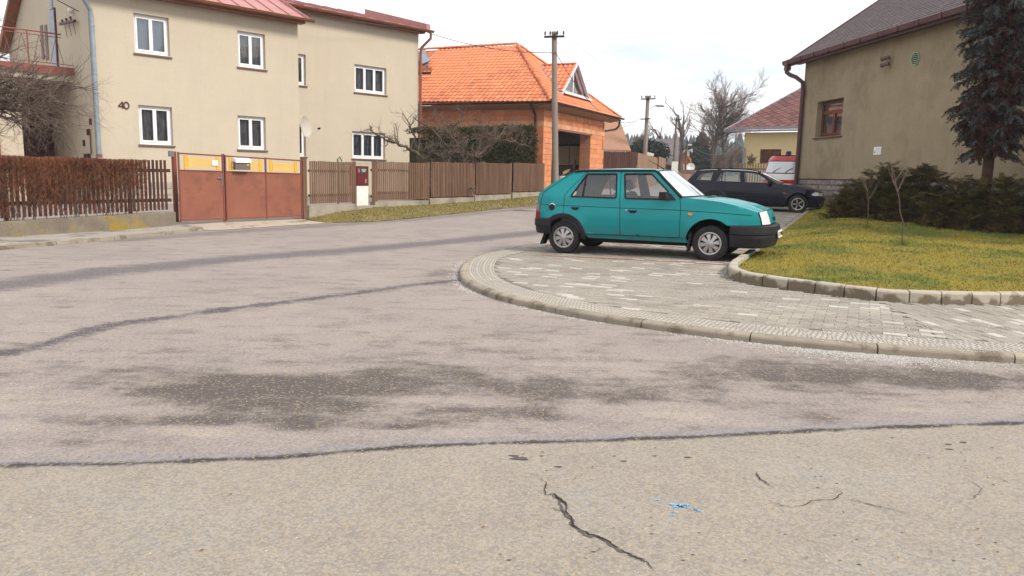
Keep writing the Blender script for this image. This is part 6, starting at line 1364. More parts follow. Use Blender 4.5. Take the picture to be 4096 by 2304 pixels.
# ---- bare brown hedge in front of the dark pickets
T = thing('bare_hedge', 'clipped leafless red brown hedge growing through the dark picket fence', 'hedge', FL.pt(6, ztL(6), .2)); b = MB(); rnd = random.Random(6)
aH1 = FL.S(585, 760)[0]
for k in range(52000):
    a = 3+(aH1-3)*rnd.random()**.9; e = sst(aH1+.1, aH1-.9, a); zt = ztop-.02+.03*noise.noise(Vector((a*2, 0, 0))); z0 = ztL(a)+.0
    dens = .35+.65*sst(z0, zt, z0+(zt-z0)*.0+(zt-z0)*rnd.random())
    q = z0+(zt-z0)*rnd.random()**(.55); p = FL.pt(a, q, rnd.gauss(.085, .07)*(.5+.5*e)); d = Vector((rnd.gauss(0, .6), rnd.gauss(0, .6), 1)).normalized(); l = min(rnd.uniform(.05, .17), max(.02, zt-q)+.02)
    if q < z0+(zt-z0)*.45 and rnd.random() < .45: continue
    if rnd.random() > .3+.7*e: continue
    s = rnd.uniform(.0018, .0045); x = d.orthogonal().normalized()*s; x = Matrix.Rotation(rnd.random()*6, 3, d) @ x; b.add([p-x, p+x, p+d*l+x*.5, p+d*l-x*.5], [(0, 1, 2, 3)])
b.build('twigs', M['twig_red'], T); b = MB()
for k in range(90): a = 3+(aH1-3.2)*rnd.random(); branch((b, b), FL.pt(a, ztL(a)-.02, rnd.gauss(.05, .04)), (rnd.gauss(0, .15), rnd.gauss(0, .1), 1), .95, .008, 1, rnd, dict(seg=5, crook=.12, up=[0, .02], lv=2, n=[4, 4], spread=[.5, .5], ratio=.5, tl=9))
b.build('stems', M['bark'], T)
# ---- young saplings on the lawn
PS = dict(seg=6, crook=.10, up=[.02, .10, .10], lv=2, n=[7, 4], spread=[.7, .6], ratio=.40, start=.55, rad=.5, tl=0)
def sapling(label, bx, by, tx, ty, seed, pts):
    p = Gz(bx, by, lz); T = thing('sapling', label, 'tree', p, 'young trees planted on the lawn'); rnd = random.Random(seed); bb = (MB(), MB())
    Q = [p-UP*.05]+[atY(x, y, p.y) for x, y in pts]; bb[0].tube(catmull(Q, 3), [.012-.006*i/(3*len(Q)) for i in range(3*(len(Q)-1)+1)], 7)
    top = Q[-1]
    for k in range(7):
        a = rnd.random()*6.28; branch(bb, Q[-1-(k % 2)].lerp(Q[-2], rnd.random()*.6) if k % 2 else top, (math.cos(a)*.6, math.sin(a)*.6, 1), rnd.uniform(.3, .6), .0045, 1, rnd, PS)
    bb[0].build('trunk', M['bark'], T, smooth=True); bb[1].build('branches', M['twig'], T)
    b = MB()
    for k in range(80): a = rnd.random()*6.28; r = rnd.random()*.09; q = p+Vector((r*math.cos(a), r*math.sin(a), 0)); b.tube([q, q+Vector((math.cos(a)*.03, math.sin(a)*.03, rnd.uniform(.04, .12)))], [.003, .001], 3)
    b.build('grass_tuft', M['blade'], T)
sapling('slimmer sapling farther back, left of the two on the lawn', 3470, 902, 3490, 690, 3, [(3472, 860), (3473, 800), (3470, 762)])
sapling('nearer sapling with crooked knobbly stem in the middle of the lawn', 3609, 980, 3634, 700, 9, [(3610, 930), (3612, 890), (3600, 850), (3597, 800), (3590, 770), (3576, 735)])
# ---- junipers
def juniper(label, lobes, seed, n):
    p0 = Vector(lobes[0][0]); T = thing('juniper', label, 'shrub', p0, 'spreading junipers by the ochre wall'); rnd = random.Random(seed); B = [MB(), MB(), MB()]; wd = MB()
    for (c, rx, ry, h) in lobes:
        c = Vector(c); rows = []
        for i in range(7):
            t = i/6*math.pi/2; rows.append([(c.x+rx*.66*math.cos(t)*math.cos(a), c.y+ry*.66*math.cos(t)*math.sin(a), c.z-.05+h*.66*math.sin(t)) for a in [k*math.pi/6 for k in range(13)]])
        B[2].grid(rows)
        for k in range(int(n*rx*h)):
            u = rnd.uniform(-math.pi, 0)+rnd.gauss(0, .35); v = math.asin(min(1, rnd.random()**.8)); v = max(v, .03); q = rnd.choice((1, 1, 1, .86, .72))*rnd.uniform(.88, 1.10)
            d = Vector((math.cos(v)*math.cos(u), math.cos(v)*math.sin(u), math.sin(v))); tip = c+Vector((d.x*rx, d.y*ry, d.z*h))*q*(1+.16*noise.noise(Vector((d.x*2.5+c.x, d.y*2.5, d.z*3))))
            hz_ = Vector((d.x, d.y, 0)); hz_ = hz_.normalized() if hz_.length > .05 else Vector((rnd.gauss(0, 1), rnd.gauss(0, 1), 0)).normalized()
            hz_ = (hz_+Vector((rnd.gauss(0, .35), rnd.gauss(0, .35), 0))).normalized(); el = rnd.uniform(.15, .75); ax_ = (hz_*math.cos(el)+UP*math.sin(el)).normalized(); sd_ = ax_.cross(UP).normalized(); nn_ = sd_.cross(ax_)
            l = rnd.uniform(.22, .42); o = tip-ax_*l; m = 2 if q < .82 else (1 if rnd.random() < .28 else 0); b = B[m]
            for s in range(9):
                f = s/8; pp = o+ax_*l*f-UP*.10*l*f*f*rnd.uniform(.5, 2)
                for e in (-1, 1):
                    dd = (ax_*.75+sd_*e*rnd.uniform(.5, .9)+nn_*rnd.uniform(-.25, .25)).normalized(); L2 = (.15*(1-f*.75)+.02)*rnd.uniform(.7, 1.2)
                    for g in (0, .33, .66):
                        c0 = pp+dd*L2*g
                        for e2 in (-1, 1):
                            d3 = (dd*.8+ax_*.3*e2+sd_*e2*.25+nn_*rnd.uniform(-.5, .5)).normalized(); x = d3.cross(nn_).normalized()*.0075; b.add([c0-x, c0+x, c0+d3*.045], [(0, 1, 2)])
    B[0].build('foliage', M['juniper'], T); B[1].build('branch_tips', M['juniper_tip'], T); B[2].build('inner_branches', M['juniper_dark'], T)
def LP(px, py): return Gz(px, py, lz)
def lobe(px, py, Y, wpx, top, ry, zoff=0):
    b0 = atY(px, py, Y); z = lz(b0.x, Y); t = atY(px, top, Y).z; return ((b0.x, Y+ry*.5, z), wpx/FPX*Y/2, ry, t-z)
juniper('wide spreading dark green juniper left of the spruce trunk', [lobe(3480, 870, 19.0, 330, 715, .9), lobe(3570, 870, 19.0, 330, 655, 1.0), lobe(3720, 870, 18.8, 290, 650, 1.0), lobe(3400, 860, 19.2, 190, 760, .6), lobe(3650, 880, 18.2, 360, 760, .7)], 4, 300)
juniper('darker juniper beneath the blue spruce at the right edge', [lobe(3900, 880, 16.6, 330, 708, .8), lobe(4050, 880, 16.2, 320, 696, .8), lobe(4200, 880, 16.0, 300, 702, .8), lobe(3800, 890, 17.0, 260, 765, .6)], 7, 300)
# ---- blue spruce
ps = atY(3950, 690, 17.3); ps = Vector((ps.x, 17.3, lz(ps.x, 17.3))); T = thing('blue_spruce', 'blue spruce with drooping branches beside the ochre wall at the right edge', 'tree', ps); rnd = random.Random(12)
bt = MB(); bt.tube([ps-UP*.2, ps+UP*1.5, ps+UP*5, ps+UP*8.5], [.125, .11, .08, .03], 10); bt.build('trunk', M['spruce_brown'], T, smooth=True)
wood = MB(); nd = MB(); nd2 = MB()
zz = 1.8
while zz < 8.2:
    nbr = rnd.randint(6, 8); a0 = rnd.random()*6
    for k in range(nbr):
        a = a0+k*6.283/nbr+rnd.gauss(0, .15); R = rnd.uniform(.52, .86)*(1.05 if zz < 6 else 1.0); droop = rnd.uniform(.25, .55)
        if zz < 2.3: R *= .75
        o = ps+UP*zz; path = []
        for i in range(7):
            f = i/6; path.append(o+Vector((math.cos(a), math.sin(a), 0))*R*f+UP*(.10*f-droop*f*f*.9+.12*f**4))
        wood.tube(path, [.03*(1-i/7)+.004 for i in range(7)], 4, cap=False)
        dm = Vector((math.cos(a), math.sin(a), 0)); sd_ = Vector((-math.sin(a), math.cos(a), 0))
        for i in range(1, 7):
            f = i/6
            for e in (-1, 1):
                for q in range(3):
                    st = path[i-1].lerp(path[i], rnd.random()); l = (.34*(1-f*.55))*rnd.uniform(.6, 1.1); hd = (dm*rnd.uniform(.4, .9)+sd_*e*rnd.uniform(.5, 1)-UP*rnd.uniform(.2, .9)).normalized()
                    en = st+hd*l; tw = [st, st.lerp(en, .5)+UP*.01, en-UP*.05]
                    blue = rnd.random() < (.12+.6*f)*(.55+.45*sst(3, 5.5, zz))+.35*sst(4.5, 7, zz)
                    for s in range(7):   # needle bunches along the twig
                        g = s/6; c = tw[0].lerp(tw[1], g*2) if g < .5 else tw[1].lerp(tw[2], g*2-1)
                        for z_ in range(4):
                            dv = (hd*.9+Vector((rnd.gauss(0, .55), rnd.gauss(0, .55), rnd.gauss(0, .55)+.25))).normalized(); x = dv.orthogonal().normalized()*.011; x = Matrix.Rotation(rnd.random()*6, 3, dv) @ x
                            (nd if blue else nd2).add([c-x, c+x, c+dv*.055+x*.3, c+dv*.055-x*.3], [(0, 1, 2, 3)])
    # dead hanging twigs near the trunk
    for k in range(26):
        a = rnd.random()*6.28; r = rnd.uniform(.1, .75); c = ps+UP*(zz+rnd.uniform(-.15, .2))+Vector((r*math.cos(a), r*math.sin(a), 0)); wood.tube([c, c+Vector((rnd.gauss(0, .04), rnd.gauss(0, .04), -rnd.uniform(.12, .42)))], [.005, .0015], 3, cap=False)
    zz += rnd.uniform(.15, .21)
wood.build('branches', M['spruce_brown'], T); nd.build('needles', M['spruce_blue'], T); nd2.build('inner_needles', M['spruce_brown'], T)
# ================================================================ CARS
def paint(name, c, metal=.0, rough=.28, coat=.6, dirt=(.05, .045, .04)):
    m = mat(name, c, rough=rough, metal=metal, coat=coat, spec=.10); t = m.node_tree; b = t.nodes['Principled BSDF']; N = t.nodes.new; L = t.links.new
    g = N('ShaderNodeNewGeometry'); tcn = N('ShaderNodeTexCoord'); s = N('ShaderNodeSeparateXYZ'); L(g.outputs['Position'], s.inputs[0])
    r = N('ShaderNodeMapRange'); r.inputs[1].default_value = .62; r.inputs[2].default_value = .22; L(s.outputs[2], r.inputs[0])
    n = N('ShaderNodeTexNoise'); n.inputs['Scale'].default_value = 7; n.inputs['Detail'].default_value = 6; L(g.outputs['Position'], n.inputs['Vector'])
    mu = N('ShaderNodeMath'); mu.operation = 'MULTIPLY'; L(r.outputs[0], mu.inputs[0]); L(n.outputs['Fac'], mu.inputs[1])
    x = N('ShaderNodeMix'); x.data_type = 'RGBA'; x.inputs[6].default_value = (*c, 1); x.inputs[7].default_value = (*dirt, 1); L(mu.outputs[0], x.inputs[0]); L(x.outputs[2], b.inputs['Base Color'])
    n2 = N('ShaderNodeTexNoise'); n2.inputs['Scale'].default_value = 900; L(g.outputs['Position'], n2.inputs['Vector']); return m
M['teal'] = paint('teal_metallic_paint', (.0, .22, .235), rough=.40, coat=.45)
M['navy_car'] = paint('dark_navy_paint', (.006, .0055, .016), rough=.3, coat=.4)
M['car_black'] = mat('car_trim_plastic', (.014, .013, .015), (.022, .020, .023), scale=6, rough=.55)
M['seal'] = mat('black_seal', (.010, .010, .012), rough=.6)
M['car_glass'] = glassmat('side_window_glass', tint=(.80, .84, .86), refl=.06)
M['dark_glass'] = glassmat('greenish_car_glass', tint=(.45, .50, .48), refl=.10)
M['sky_sheen'] = mat('streaky_sky_reflection', (.62, .66, .74), (.86, .88, .90), scale=2.2, stretch=(5, 1, 1), rough=.35, metal=.3)  # sky reflection of the windscreen, painted as pale streaks
M['seat'] = mat('grey_seat_cloth', (.10, .095, .105), (.14, .135, .145), scale=9, rough=.95)
M['trim_in'] = mat('interior_trim', (.05, .048, .052), rough=.9)
M['silver'] = mat('silver_hubcap', (.48, .46, .45), (.36, .34, .33), scale=14, rough=.35, metal=.6)
M['chrome'] = mat('chrome', (.7, .7, .72), rough=.12, metal=1)
M['lens'] = mat('headlight_lens', (.62, .62, .60), (.78, .78, .78), scale=18, rough=.12, coat=1)
M['amber'] = mat('amber_lens', (.75, .18, .02), rough=.25)
M['red_lens'] = mat('red_lens', (.28, .01, .012), rough=.2, coat=1)
M['smoke_lens'] = mat('smoked_lens', (.16, .10, .10), rough=.2, coat=1)
M['plate'] = mat('number_plate', (.72, .72, .68), rough=.5)
def inset_poly(P, d):
    n = len(P); A = sum(P[i][0]*P[(i+1) % n][1]-P[(i+1) % n][0]*P[i][1] for i in range(n)); s = 1 if A > 0 else -1; out_ = []
    for i in range(n):
        a, b_, c = P[i-1], P[i], P[(i+1) % n]; e1 = Vector((b_[0]-a[0], b_[1]-a[1])).normalized(); e2 = Vector((c[0]-b_[0], c[1]-b_[1])).normalized()
        n1 = Vector((-e1.y, e1.x))*s; n2 = Vector((-e2.y, e2.x))*s; m = n1+n2; k = max(.35, m.length_squared/2); out_.append((b_[0]+m.x*d/k, b_[1]+m.y*d/k))
    return out_
def arc(cx, cz, R, a0, a1, n=12): return [(cx+R*math.cos(math.radians(a0+(a1-a0)*k/n)), cz+R*math.sin(math.radians(a0+(a1-a0)*k/n))) for k in range(n+1)]
def loop_rs(P, step): return [(p.x, p.y) for p in resample([Vector((x, y, 0)) for x, y in P]+[Vector((P[0][0], P[0][1], 0))], step)[:-1]] if False else [q for i in range(len(P)) for q in [(P[i][0]+(P[(i+1) % len(P)][0]-P[i][0])*k/m, P[i][1]+(P[(i+1) % len(P)][1]-P[i][1])*k/m) for m in [max(1, round(math.hypot(P[(i+1) % len(P)][0]-P[i][0], P[(i+1) % len(P)][1]-P[i][1])/step))] for k in range(m)]]
def roundc(P, r=.03, n=3):   # round the corners of a polygon
    out_ = []
    for i in range(len(P)):
        a, b_, c = Vector(P[i-1]), Vector(P[i]), Vector(P[(i+1) % len(P)]); la, lc = (a-b_).length, (c-b_).length; rr = min(r, la*.4, lc*.4); p, q = b_+(a-b_).normalized()*rr, b_+(c-b_).normalized()*rr
        for k in range(n+1): t = k/n; out_.append(tuple((1-t)**2*p+2*t*(1-t)*b_+t*t*q))
    return out_
def skin(b, poly, holes, s, W, off=0.0, step=.06, flange=.015):
    O = loop_rs(poly, step); Hh = [loop_rs(h, step) for h in holes]; rv, fs = cdt(O, Hh, step)
    b.add([(v.x, s*(W(v.x, v.y)+off), v.y) for v in rv], [f if s < 0 else f[::-1] for f in fs])
    if flange:
        for l in [O]+Hh:
            n = len(l); b.add([(x, s*(W(x, z)+off), z) for x, z in l]+[(x, s*(W(x, z)+off-flange), z) for x, z in l], [(i, (i+1) % n, n+(i+1) % n, n+i) for i in range(n)])
    return b
def ribbon(b, pl, s, W, w_=.010, off=.002, step=.05, closed=False):
    P = [Vector((x, z, 0)) for x, z in pl]; 
    if closed: P.append(P[0])
    P = resample(P, step); rows = []
    for i, p in enumerate(P):
        a, c = P[max(0, i-1)], P[min(len(P)-1, i+1)]; t = (c-a).normalized(); n = Vector((-t.y, t.x, 0))*w_/2
        rows.append([(q.x, s*(W(q.x, q.y)+off), q.y) for q in (p-n, p+n)])
    b.grid(rows); return b
def rbox(b, c, sx, sy, sz, ax=None, e=.45, nu=14, nv=8):
    X, Y, Z = ax if ax else (Vector((1, 0, 0)), Vector((0, 1, 0)), UP); c = Vector(c); X, Y, Z = Vector(X), Vector(Y), Vector(Z)
    f = lambda v: math.copysign(abs(v)**e, v); rows = []
    for i in range(nv+1):
        v = -math.pi/2+math.pi*i/nv; rows.append([c+X*(sx/2*f(math.cos(v))*f(math.cos(u)))+Y*(sy/2*f(math.cos(v))*f(math.sin(u)))+Z*(sz/2*f(math.sin(v))) for u in [2*math.pi*k/nu for k in range(nu+1)]])
    b.grid(rows); return b
def interp(P, t):
    f = t*(len(P)-1); i = min(len(P)-2, int(f)); f -= i; return [P[i][k]+(P[i+1][k]-P[i][k])*f for k in range(len(P[0]))]
def loft(b, E, C_, W, v0=-1, v1=1, t0=0, t1=1, off=0, nt=6, nv=16, pw=2.4):
    rows = []
    for i in range(nt+1):
        t = t0+(t1-t0)*i/nt; ex, ez = interp(E, t); cx, cz = interp(C_, t); w_ = W(ex, ez); row = []
        for j in range(nv+1):
            v = v0+(v1-v0)*j/nv; f = 1-abs(v)**pw; row.append(Vector((ex+(cx-ex)*f, w_*v, ez+(cz-ez)*f)))
        rows.append(row)
    if off:
        o = []
        for i, r in enumerate(rows):
            q = []
            for j, p in enumerate(r):
                a = rows[min(nt, i+1)][j]-rows[max(0, i-1)][j]; c = r[min(nv, j+1)]-r[max(0, j-1)]; n = a.cross(c).normalized(); q.append(p+n*off)
            o.append(q)
        rows = o
    b.grid(rows); return b
def sweep(b, path, sec, mirror=True):
    P = [Vector((x, y, 0)) for x, y in path]; P = catmull(P, 4)
    if mirror: P = P+[Vector((p.x, -p.y, 0)) for p in P[::-1][1:]]
    n = len(P); rows = []
    for i, p in enumerate(P):
        t = (P[min(n-1, i+1)]-P[max(0, i-1)]).normalized(); o = Vector((t.y, -t.x, 0)); rows.append([p+o*d+UP*z for d, z in sec])
    b.grid(rows); k = len(sec); b.add(rows[0], [tuple(range(k))]); b.add(rows[-1], [tuple(range(k))]); return b
def wheel(T, x, y, s, R, rr, wdt, style):
    c = Vector((x, y*s, R-.006)); ax = Vector((0, s, 0)); X0 = Vector((1, 0, 0)); wo = MB()
    wo.lathe([(rr-.01, -wdt), (R-.035, -wdt), (R-.008, -wdt+.015), (R, -wdt+.035), (R, -.035), (R-.010, -.014), (R-.035, -.002), (rr+.04, .004), (rr+.012, -.002), (rr, -.014)], c, ax, 44, X0); wo = wo.build('wheel', M['rubber'], T, smooth='auto')
    b = MB(); b.lathe([(0, -.07), (rr+.005, -.07), (rr+.005, -.02)], c, ax, 32, X0); b.build('wheel_well_disc', M['seal'], wo)
    def wedge(b, r0, r1, a0, a1, b0, b1, h0, h1, th=.012):
        def p(r, a, h): return c+X0*(r*math.cos(a))+ax.cross(X0)*(r*math.sin(a))+ax*h
        q = [p(r0, a0, h0), p(r0, a1, h0), p(r1, b1, h1), p(r1, b0, h1)]; b.hexa([v-ax*th for v in q]+q)
    if style == 'cap':
        b = MB(); b.lathe([(rr-.022, -.03), (rr-.018, .0), (rr-.004, .006), (rr+.006, -.001), (rr+.006, -.02)], c, ax, 36, X0); b.build('rim_ring', M['silver'], wo, smooth='auto')
        b = MB(); D = math.radians
        for k in range(8):
            a = D(k*45+10); wedge(b, .045, rr-.025, a-D(19), a+D(19), a-D(11.5), a+D(11.5), .004, -.012)
            for e in (-1, 1): wedge(b, .05, rr-.012, a+e*D(20.5)-D(1.6), a+e*D(20.5)+D(1.6), a+e*D(14.5)-D(.9), a+e*D(14.5)+D(.9), .006, -.004)
        b.build('hubcap', M['silver'], wo); b = MB(); b.lathe([(.058, -.02), (.055, .006), (.042, .012), (.04, .006), (.02, .012), (0, .014)], c, ax, 20, X0); b.build('hub_centre', M['silver'], wo, smooth='auto')
    else:
        b = MB(); b.lathe([(rr-.03, -.05), (rr-.022, -.004), (rr-.006, .006), (rr+.006, .0), (rr+.006, -.02)], c, ax, 36, X0); b.build('rim_ring', M['silver'], wo, smooth='auto')
        b = MB(); D = math.radians
        for k in range(5):
            a = D(k*72+18+72*.25); wedge(b, .03, rr*.62, a-D(34), a+D(34), a-D(7.5), a+D(7.5), -.012, -.016, .03); wedge(b, rr*.60, rr-.015, a-D(7.5), a+D(7.5), a-D(8), a+D(8), -.016, -.008, .03)
        b.build('spokes', M['silver'], wo); b = MB(); b.lathe([(.034, -.02), (.032, -.004), (0, -.002)], c, ax, 16, X0); b.build('hub_centre', M['seal'], wo)
        for k in range(5): a = D(k*72+18+36+18); b = MB(); b.lathe([(.011, -.012), (0, -.006)], c+X0*.056*math.cos(a)+ax.cross(X0)*.056*math.sin(a), ax, 8); b.build('wheel_bolt', M['seal'], wo)
    return wo
def arch_liner(T, x, cz, R, y):
    for s in (-1, 1):
        b = MB(); rows = []
        for k in range(13): a = math.pi*k/12; rows.append([Vector((x+R*math.cos(a), s*yy, cz+R*math.sin(a))) for yy in (y-.006, y-.30)])
        rows.insert(0, [Vector((x+R, s*(y-.006), .2)), Vector((x+R, s*(y-.3), .2))]); rows.append([Vector((x-R, s*(y-.006), .2)), Vector((x-R, s*(y-.3), .2))])
        b.grid(rows); n = len(rows); b.add([r[1] for r in rows], [tuple(range(n))]); b.build('wheel_arch_liner', M['seal'], T)
def seat(T, x, y, z, w_=.50, h=.62, rake=.28, headrest=True, m='seat'):
    Z = Vector((-math.sin(rake), 0, math.cos(rake))); X = Vector((math.cos(rake), 0, math.sin(rake))); ax = (X, Vector((0, 1, 0)), Z); b = MB()
    rbox(b, Vector((x, y, z))+Z*h/2, .14, w_, h, ax); st_ = b.build('seat', M[m], T, smooth=True); b = MB(); rbox(b, (x+.28, y, z+.02), .52, w_, .15); b.build('cushion', M[m], st_, smooth=True)
    if headrest:
        b = MB(); rbox(b, Vector((x, y, z))+Z*(h+.12), .11, .27, .19, ax); b.build('headrest', M[m], st_, smooth=True); b = MB()
        for e in (-.06, .06): b.tube([Vector((x, y+e, z))+Z*(h-.02), Vector((x, y+e, z))+Z*(h+.06)], .007, 5)
        b.build('headrest_post', M['iron'], st_)
# ---------------------------------------------------------------- teal hatchback
def Wt(x, z):
    y = .80+.014*math.sin(math.pi*min(1, max(0, (z-.27)/.55)))-(.012*max(0, .35-z)/.1)
    if z > .72: y -= .02*min(1, (z-.72)/.24)
    if z > .95: y -= .16*(z-.95)/.42
    if x > 2.4: y -= .11*((x-2.4)/.8)**2.2
    if x < -.2: y -= .06*((-.2-x)/.3)**2
    for cx in (0, 2.455):
        r = math.hypot(x-cx, z-.28)
        if z < .8: y += .012*math.exp(-((r-.40)/.05)**2)
    return y
pa = Vector((.842, 12.80, 0)); pb_ = Vector((3.076, 11.77, 0)); fd = (pb_-pa).normalized(); lf_ = Vector((-fd.y, fd.x, 0)); org = pa+lf_*.79; org.z = .016
CAR = thing('teal_hatchback', 'boxy teal five door hatchback parked on the paved forecourt', 'car', org, rotz=math.atan2(fd.y, fd.x)); CAR.rotation_euler = (0, -.013, math.atan2(fd.y, fd.x)); CAR.scale = (.988, .988, .982)
AR = .385; aF = arc(2.455, .28, AR, 169, 48, 14); aR_ = arc(0, .28, AR, 11, 128, 14)
fwin = roundc([(.990, 1.362), (1.452, 1.366), (1.766, 1.079), (1.795, .945), (1.058, .948)], .03); rwin = roundc([(.101, .963), (.338, 1.355), (.871, 1.362), (.915, .953)], .03)
fdoor = [(1.977, .352), (1.003, .354), (.985, .80), (.932, 1.395), (1.505, 1.402), (1.93, 1.01), (1.958, .982), (1.980, .79)]
rdoor = [(1.003, .354)]+arc(0, .28, AR, 11, 90, 10)+[(.0, .72), (0.0, .984), (.06, 1.075), (.345, 1.390), (.932, 1.395), (.985, .80)]
quart = [(.0, .72)]+arc(0, .28, AR, 90, 128, 6)+[(-.455, .583), (-.450, .83), (-.400, 1.03), (.10, 1.378), (.20, 1.388), (.345, 1.390), (.06, 1.075), (0, .984)]
fender = [(1.977, .352), (1.980, .79), (1.958, .982), (2.0, .988), (2.30, .967), (2.605, .930), (2.90, .860), (3.141, .782), (3.175, .69), (3.202, .583), (2.748, .572)]+arc(2.455, .28, AR, 49, 169, 14)
tailp = [(-.455, .583), (-.545, .583), (-.520, .80), (-.492, 1.01), (-.30, 1.165), (.12, 1.405), (.20, 1.388), (.10, 1.378), (-.400, 1.03), (-.450, .83)]
sillp = [(.378, .352), (2.08, .352), (2.12, .27), (.44, .285)]
for s in (-1, 1):
    b = skin(MB(), fdoor, [fwin], s, Wt); fdo = b.build('door', M['teal'], CAR, smooth='auto'); b = skin(MB(), rdoor, [rwin], s, Wt); rdo = b.build('door', M['teal'], CAR, smooth='auto')
    skin(MB(), quart, [], s, Wt).build('rear_quarter', M['teal'], CAR, smooth='auto'); skin(MB(), fender, [], s, Wt).build('fender', M['teal'], CAR, smooth='auto')
    skin(MB(), tailp, [], s, Wt, off=-.004).build('hatch_side', M['teal'], CAR, smooth='auto'); skin(MB(), sillp, [], s, Wt, off=-.02).build('sill', M['teal'], CAR, smooth='auto')
    for w_, do in ((fwin, fdo), (rwin, rdo)):
        ins_ = inset_poly(w_, .020); skin(MB(), inset_poly(w_, -.006), [ins_], s, Wt, off=.004, flange=.012).build('window_seal', M['seal'], do); skin(MB(), inset_poly(w_, .01), [], s, Wt, off=-.006, flange=0, step=.2).build('window_pane', M['car_glass'], do)
    b = MB(); ribbon(b, [(.322, .965), (.335, 1.35)], s, Wt, .028, .003); b.build('window_divider', M['seal'], rdo)
    b = MB()
    for l, c in ((fdoor, True), (rdoor, True)): ribbon(b, l, s, Wt, .009, .0015, .05, c)
    ribbon(b, [(-.455, .583), (-.450, .83), (-.400, 1.03), (.10, 1.378)], s, Wt, .011, .0015); b.build('panel_gap', M['seal'], CAR)
    b = MB(); ribbon(b, [(-.44, .83), (.0, .815), (.985, .80), (1.98, .787), (2.6, .762), (3.07, .733)], s, Wt, .008, .0018); b.build('body_crease', M['seal'], CAR)
    b = MB(); P = resample([Vector((x, z, 0)) for x, z in [(.12, 1.388), (.30, 1.405), (.9, 1.412), (1.50, 1.412), (1.56, 1.385), (1.95, 1.015), (1.99, .985)]], .08); b.tube([Vector((p.x, s*(Wt(p.x, p.y)+.006), p.y)) for p in P], .019, 8); b.build('drip_moulding', M['car_black'], CAR, smooth=True)
    # rear arch moulding, mud flaps
    b = MB(); rows = []
    for k in range(19):
        a = math.radians(-2+134*k/18); rows.append([Vector((r*math.cos(a), s*(Wt(r*math.cos(a), .28+r*math.sin(a))+o), .28+r*math.sin(a))) for r, o in ((.325, -.03), (.33, .022), (.36, .026), (.402, .018), (.408, .0))])
    b.grid(rows); b.add(rows[0], [(0, 1, 2, 3, 4)]); b.add(rows[-1], [(0, 1, 2, 3, 4)]); b.build('arch_moulding', M['car_black'], CAR, smooth='auto')
    b = MB(); b.hexa([(-.33, s*.77, .42), (-.29, s*.77, .44), (-.29, s*.60, .44), (-.33, s*.60, .42), (-.44, s*.775, .14), (-.385, s*.775, .14), (-.385, s*.60, .14), (-.44, s*.60, .14)][::1]); b.build('mud_flap', M['car_black'], CAR)
    b = MB(); b.hexa([(2.13, s*.78, .42), (2.17, s*.78, .42), (2.17, s*.60, .42), (2.13, s*.60, .42), (2.09, s*.785, .13), (2.12, s*.785, .13), (2.12, s*.60, .13), (2.09, s*.60, .13)]); b.build('mud_flap', M['car_black'], CAR)
    skin(MB(), [(-.455, .60), (-.535, .60), (-.522, .82), (-.458, .82)], [], s, Wt, off=.006).build('tail_light', M['red_lens'], CAR); skin(MB(), [(-.457, .70), (-.533, .70), (-.522, .822), (-.458, .822)], [], s, Wt, off=.009).build('tail_light_top', M['smoke_lens'], CAR)
    # inner trim, glass corner mirror triangle
    it = [(-.05, .36), (1.96, .36), (1.93, 1.0), (1.49, 1.392), (.36, 1.385), (.02, 1.02), (-.05, .95)]
    skin(MB(), it, [inset_poly(fwin, .0), inset_poly(rwin, .0)], s, Wt, off=-.045, flange=0, step=.12).build('inner_trim', M['trim_in'], CAR)
    skin(MB(), [(1.70, .945), (1.90, .945), (1.80, 1.055)], [], s, Wt, off=.006).build('mirror_base', M['car_black'], CAR)
    b = MB(); b.hexa([(1.66, s*.86, .965), (1.80, s*.80, .96), (1.80, s*.98, .96), (1.665, s*.985, .965), (1.67, s*.86, 1.075), (1.78, s*.80, 1.075), (1.76, s*.98, 1.07), (1.672, s*.985, 1.075)]); b.build('mirror', M['car_black'], CAR)
    for (x0, x1, z0, z1) in ((.136, .283, .748, .792), (1.127, 1.280, .722, .768)):
        do = rdo if x0 < 1 else fdo; skin(MB(), roundc([(x0, z1), (x1, z1), (x1-.03, z0), (x0+.03, z0)], .01), [], s, Wt, off=.004).build('handle_recess', M['seal'], do); skin(MB(), [(x0+.0, z1), (x1, z1), (x1-.005, z1-.020), (x0+.005, z1-.020)], [], s, Wt, off=.014).build('door_handle', M['car_black'], do)
    b = MB(); zz_ = .765; b.lathe([(.011, .0), (.011, .006), (0, .007)], (1.09, s*Wt(1.09, zz_), zz_), (0, s, 0), 12); b.build('door_lock', M['chrome'], fdo)
    b = MB(); ribbon(b, [(2.105, .735), (2.172, .729)], s, Wt, .036, .010); b.build('side_indicator', M['amber'], CAR)
    wheel(CAR, 0, .788, s, .281, .176, .165, 'cap'); wheel(CAR, 2.455, .788, s, .281, .176, .165, 'cap')
b = MB(); b.lathe([(.052, .0), (.052, .014), (.04, .018), (.036, .012), (0, .012)], (-.213, -Wt(-.213, .782), .782), (0, -1, 0), 24); b.build('fuel_cap', M['car_black'], CAR, smooth='auto')
b = MB(); b.tube([Vector((-.213+.062*math.cos(t), -Wt(-.21, .8)-.003, .782+.06*math.sin(t))) for t in [.6+k*.25 for k in range(8)]], .005, 4); b.build('fuel_lettering', M['white_pvc'], CAR)
arch_liner(CAR, 0, .28, .37, .80); arch_liner(CAR, 2.455, .28, .37, .80)
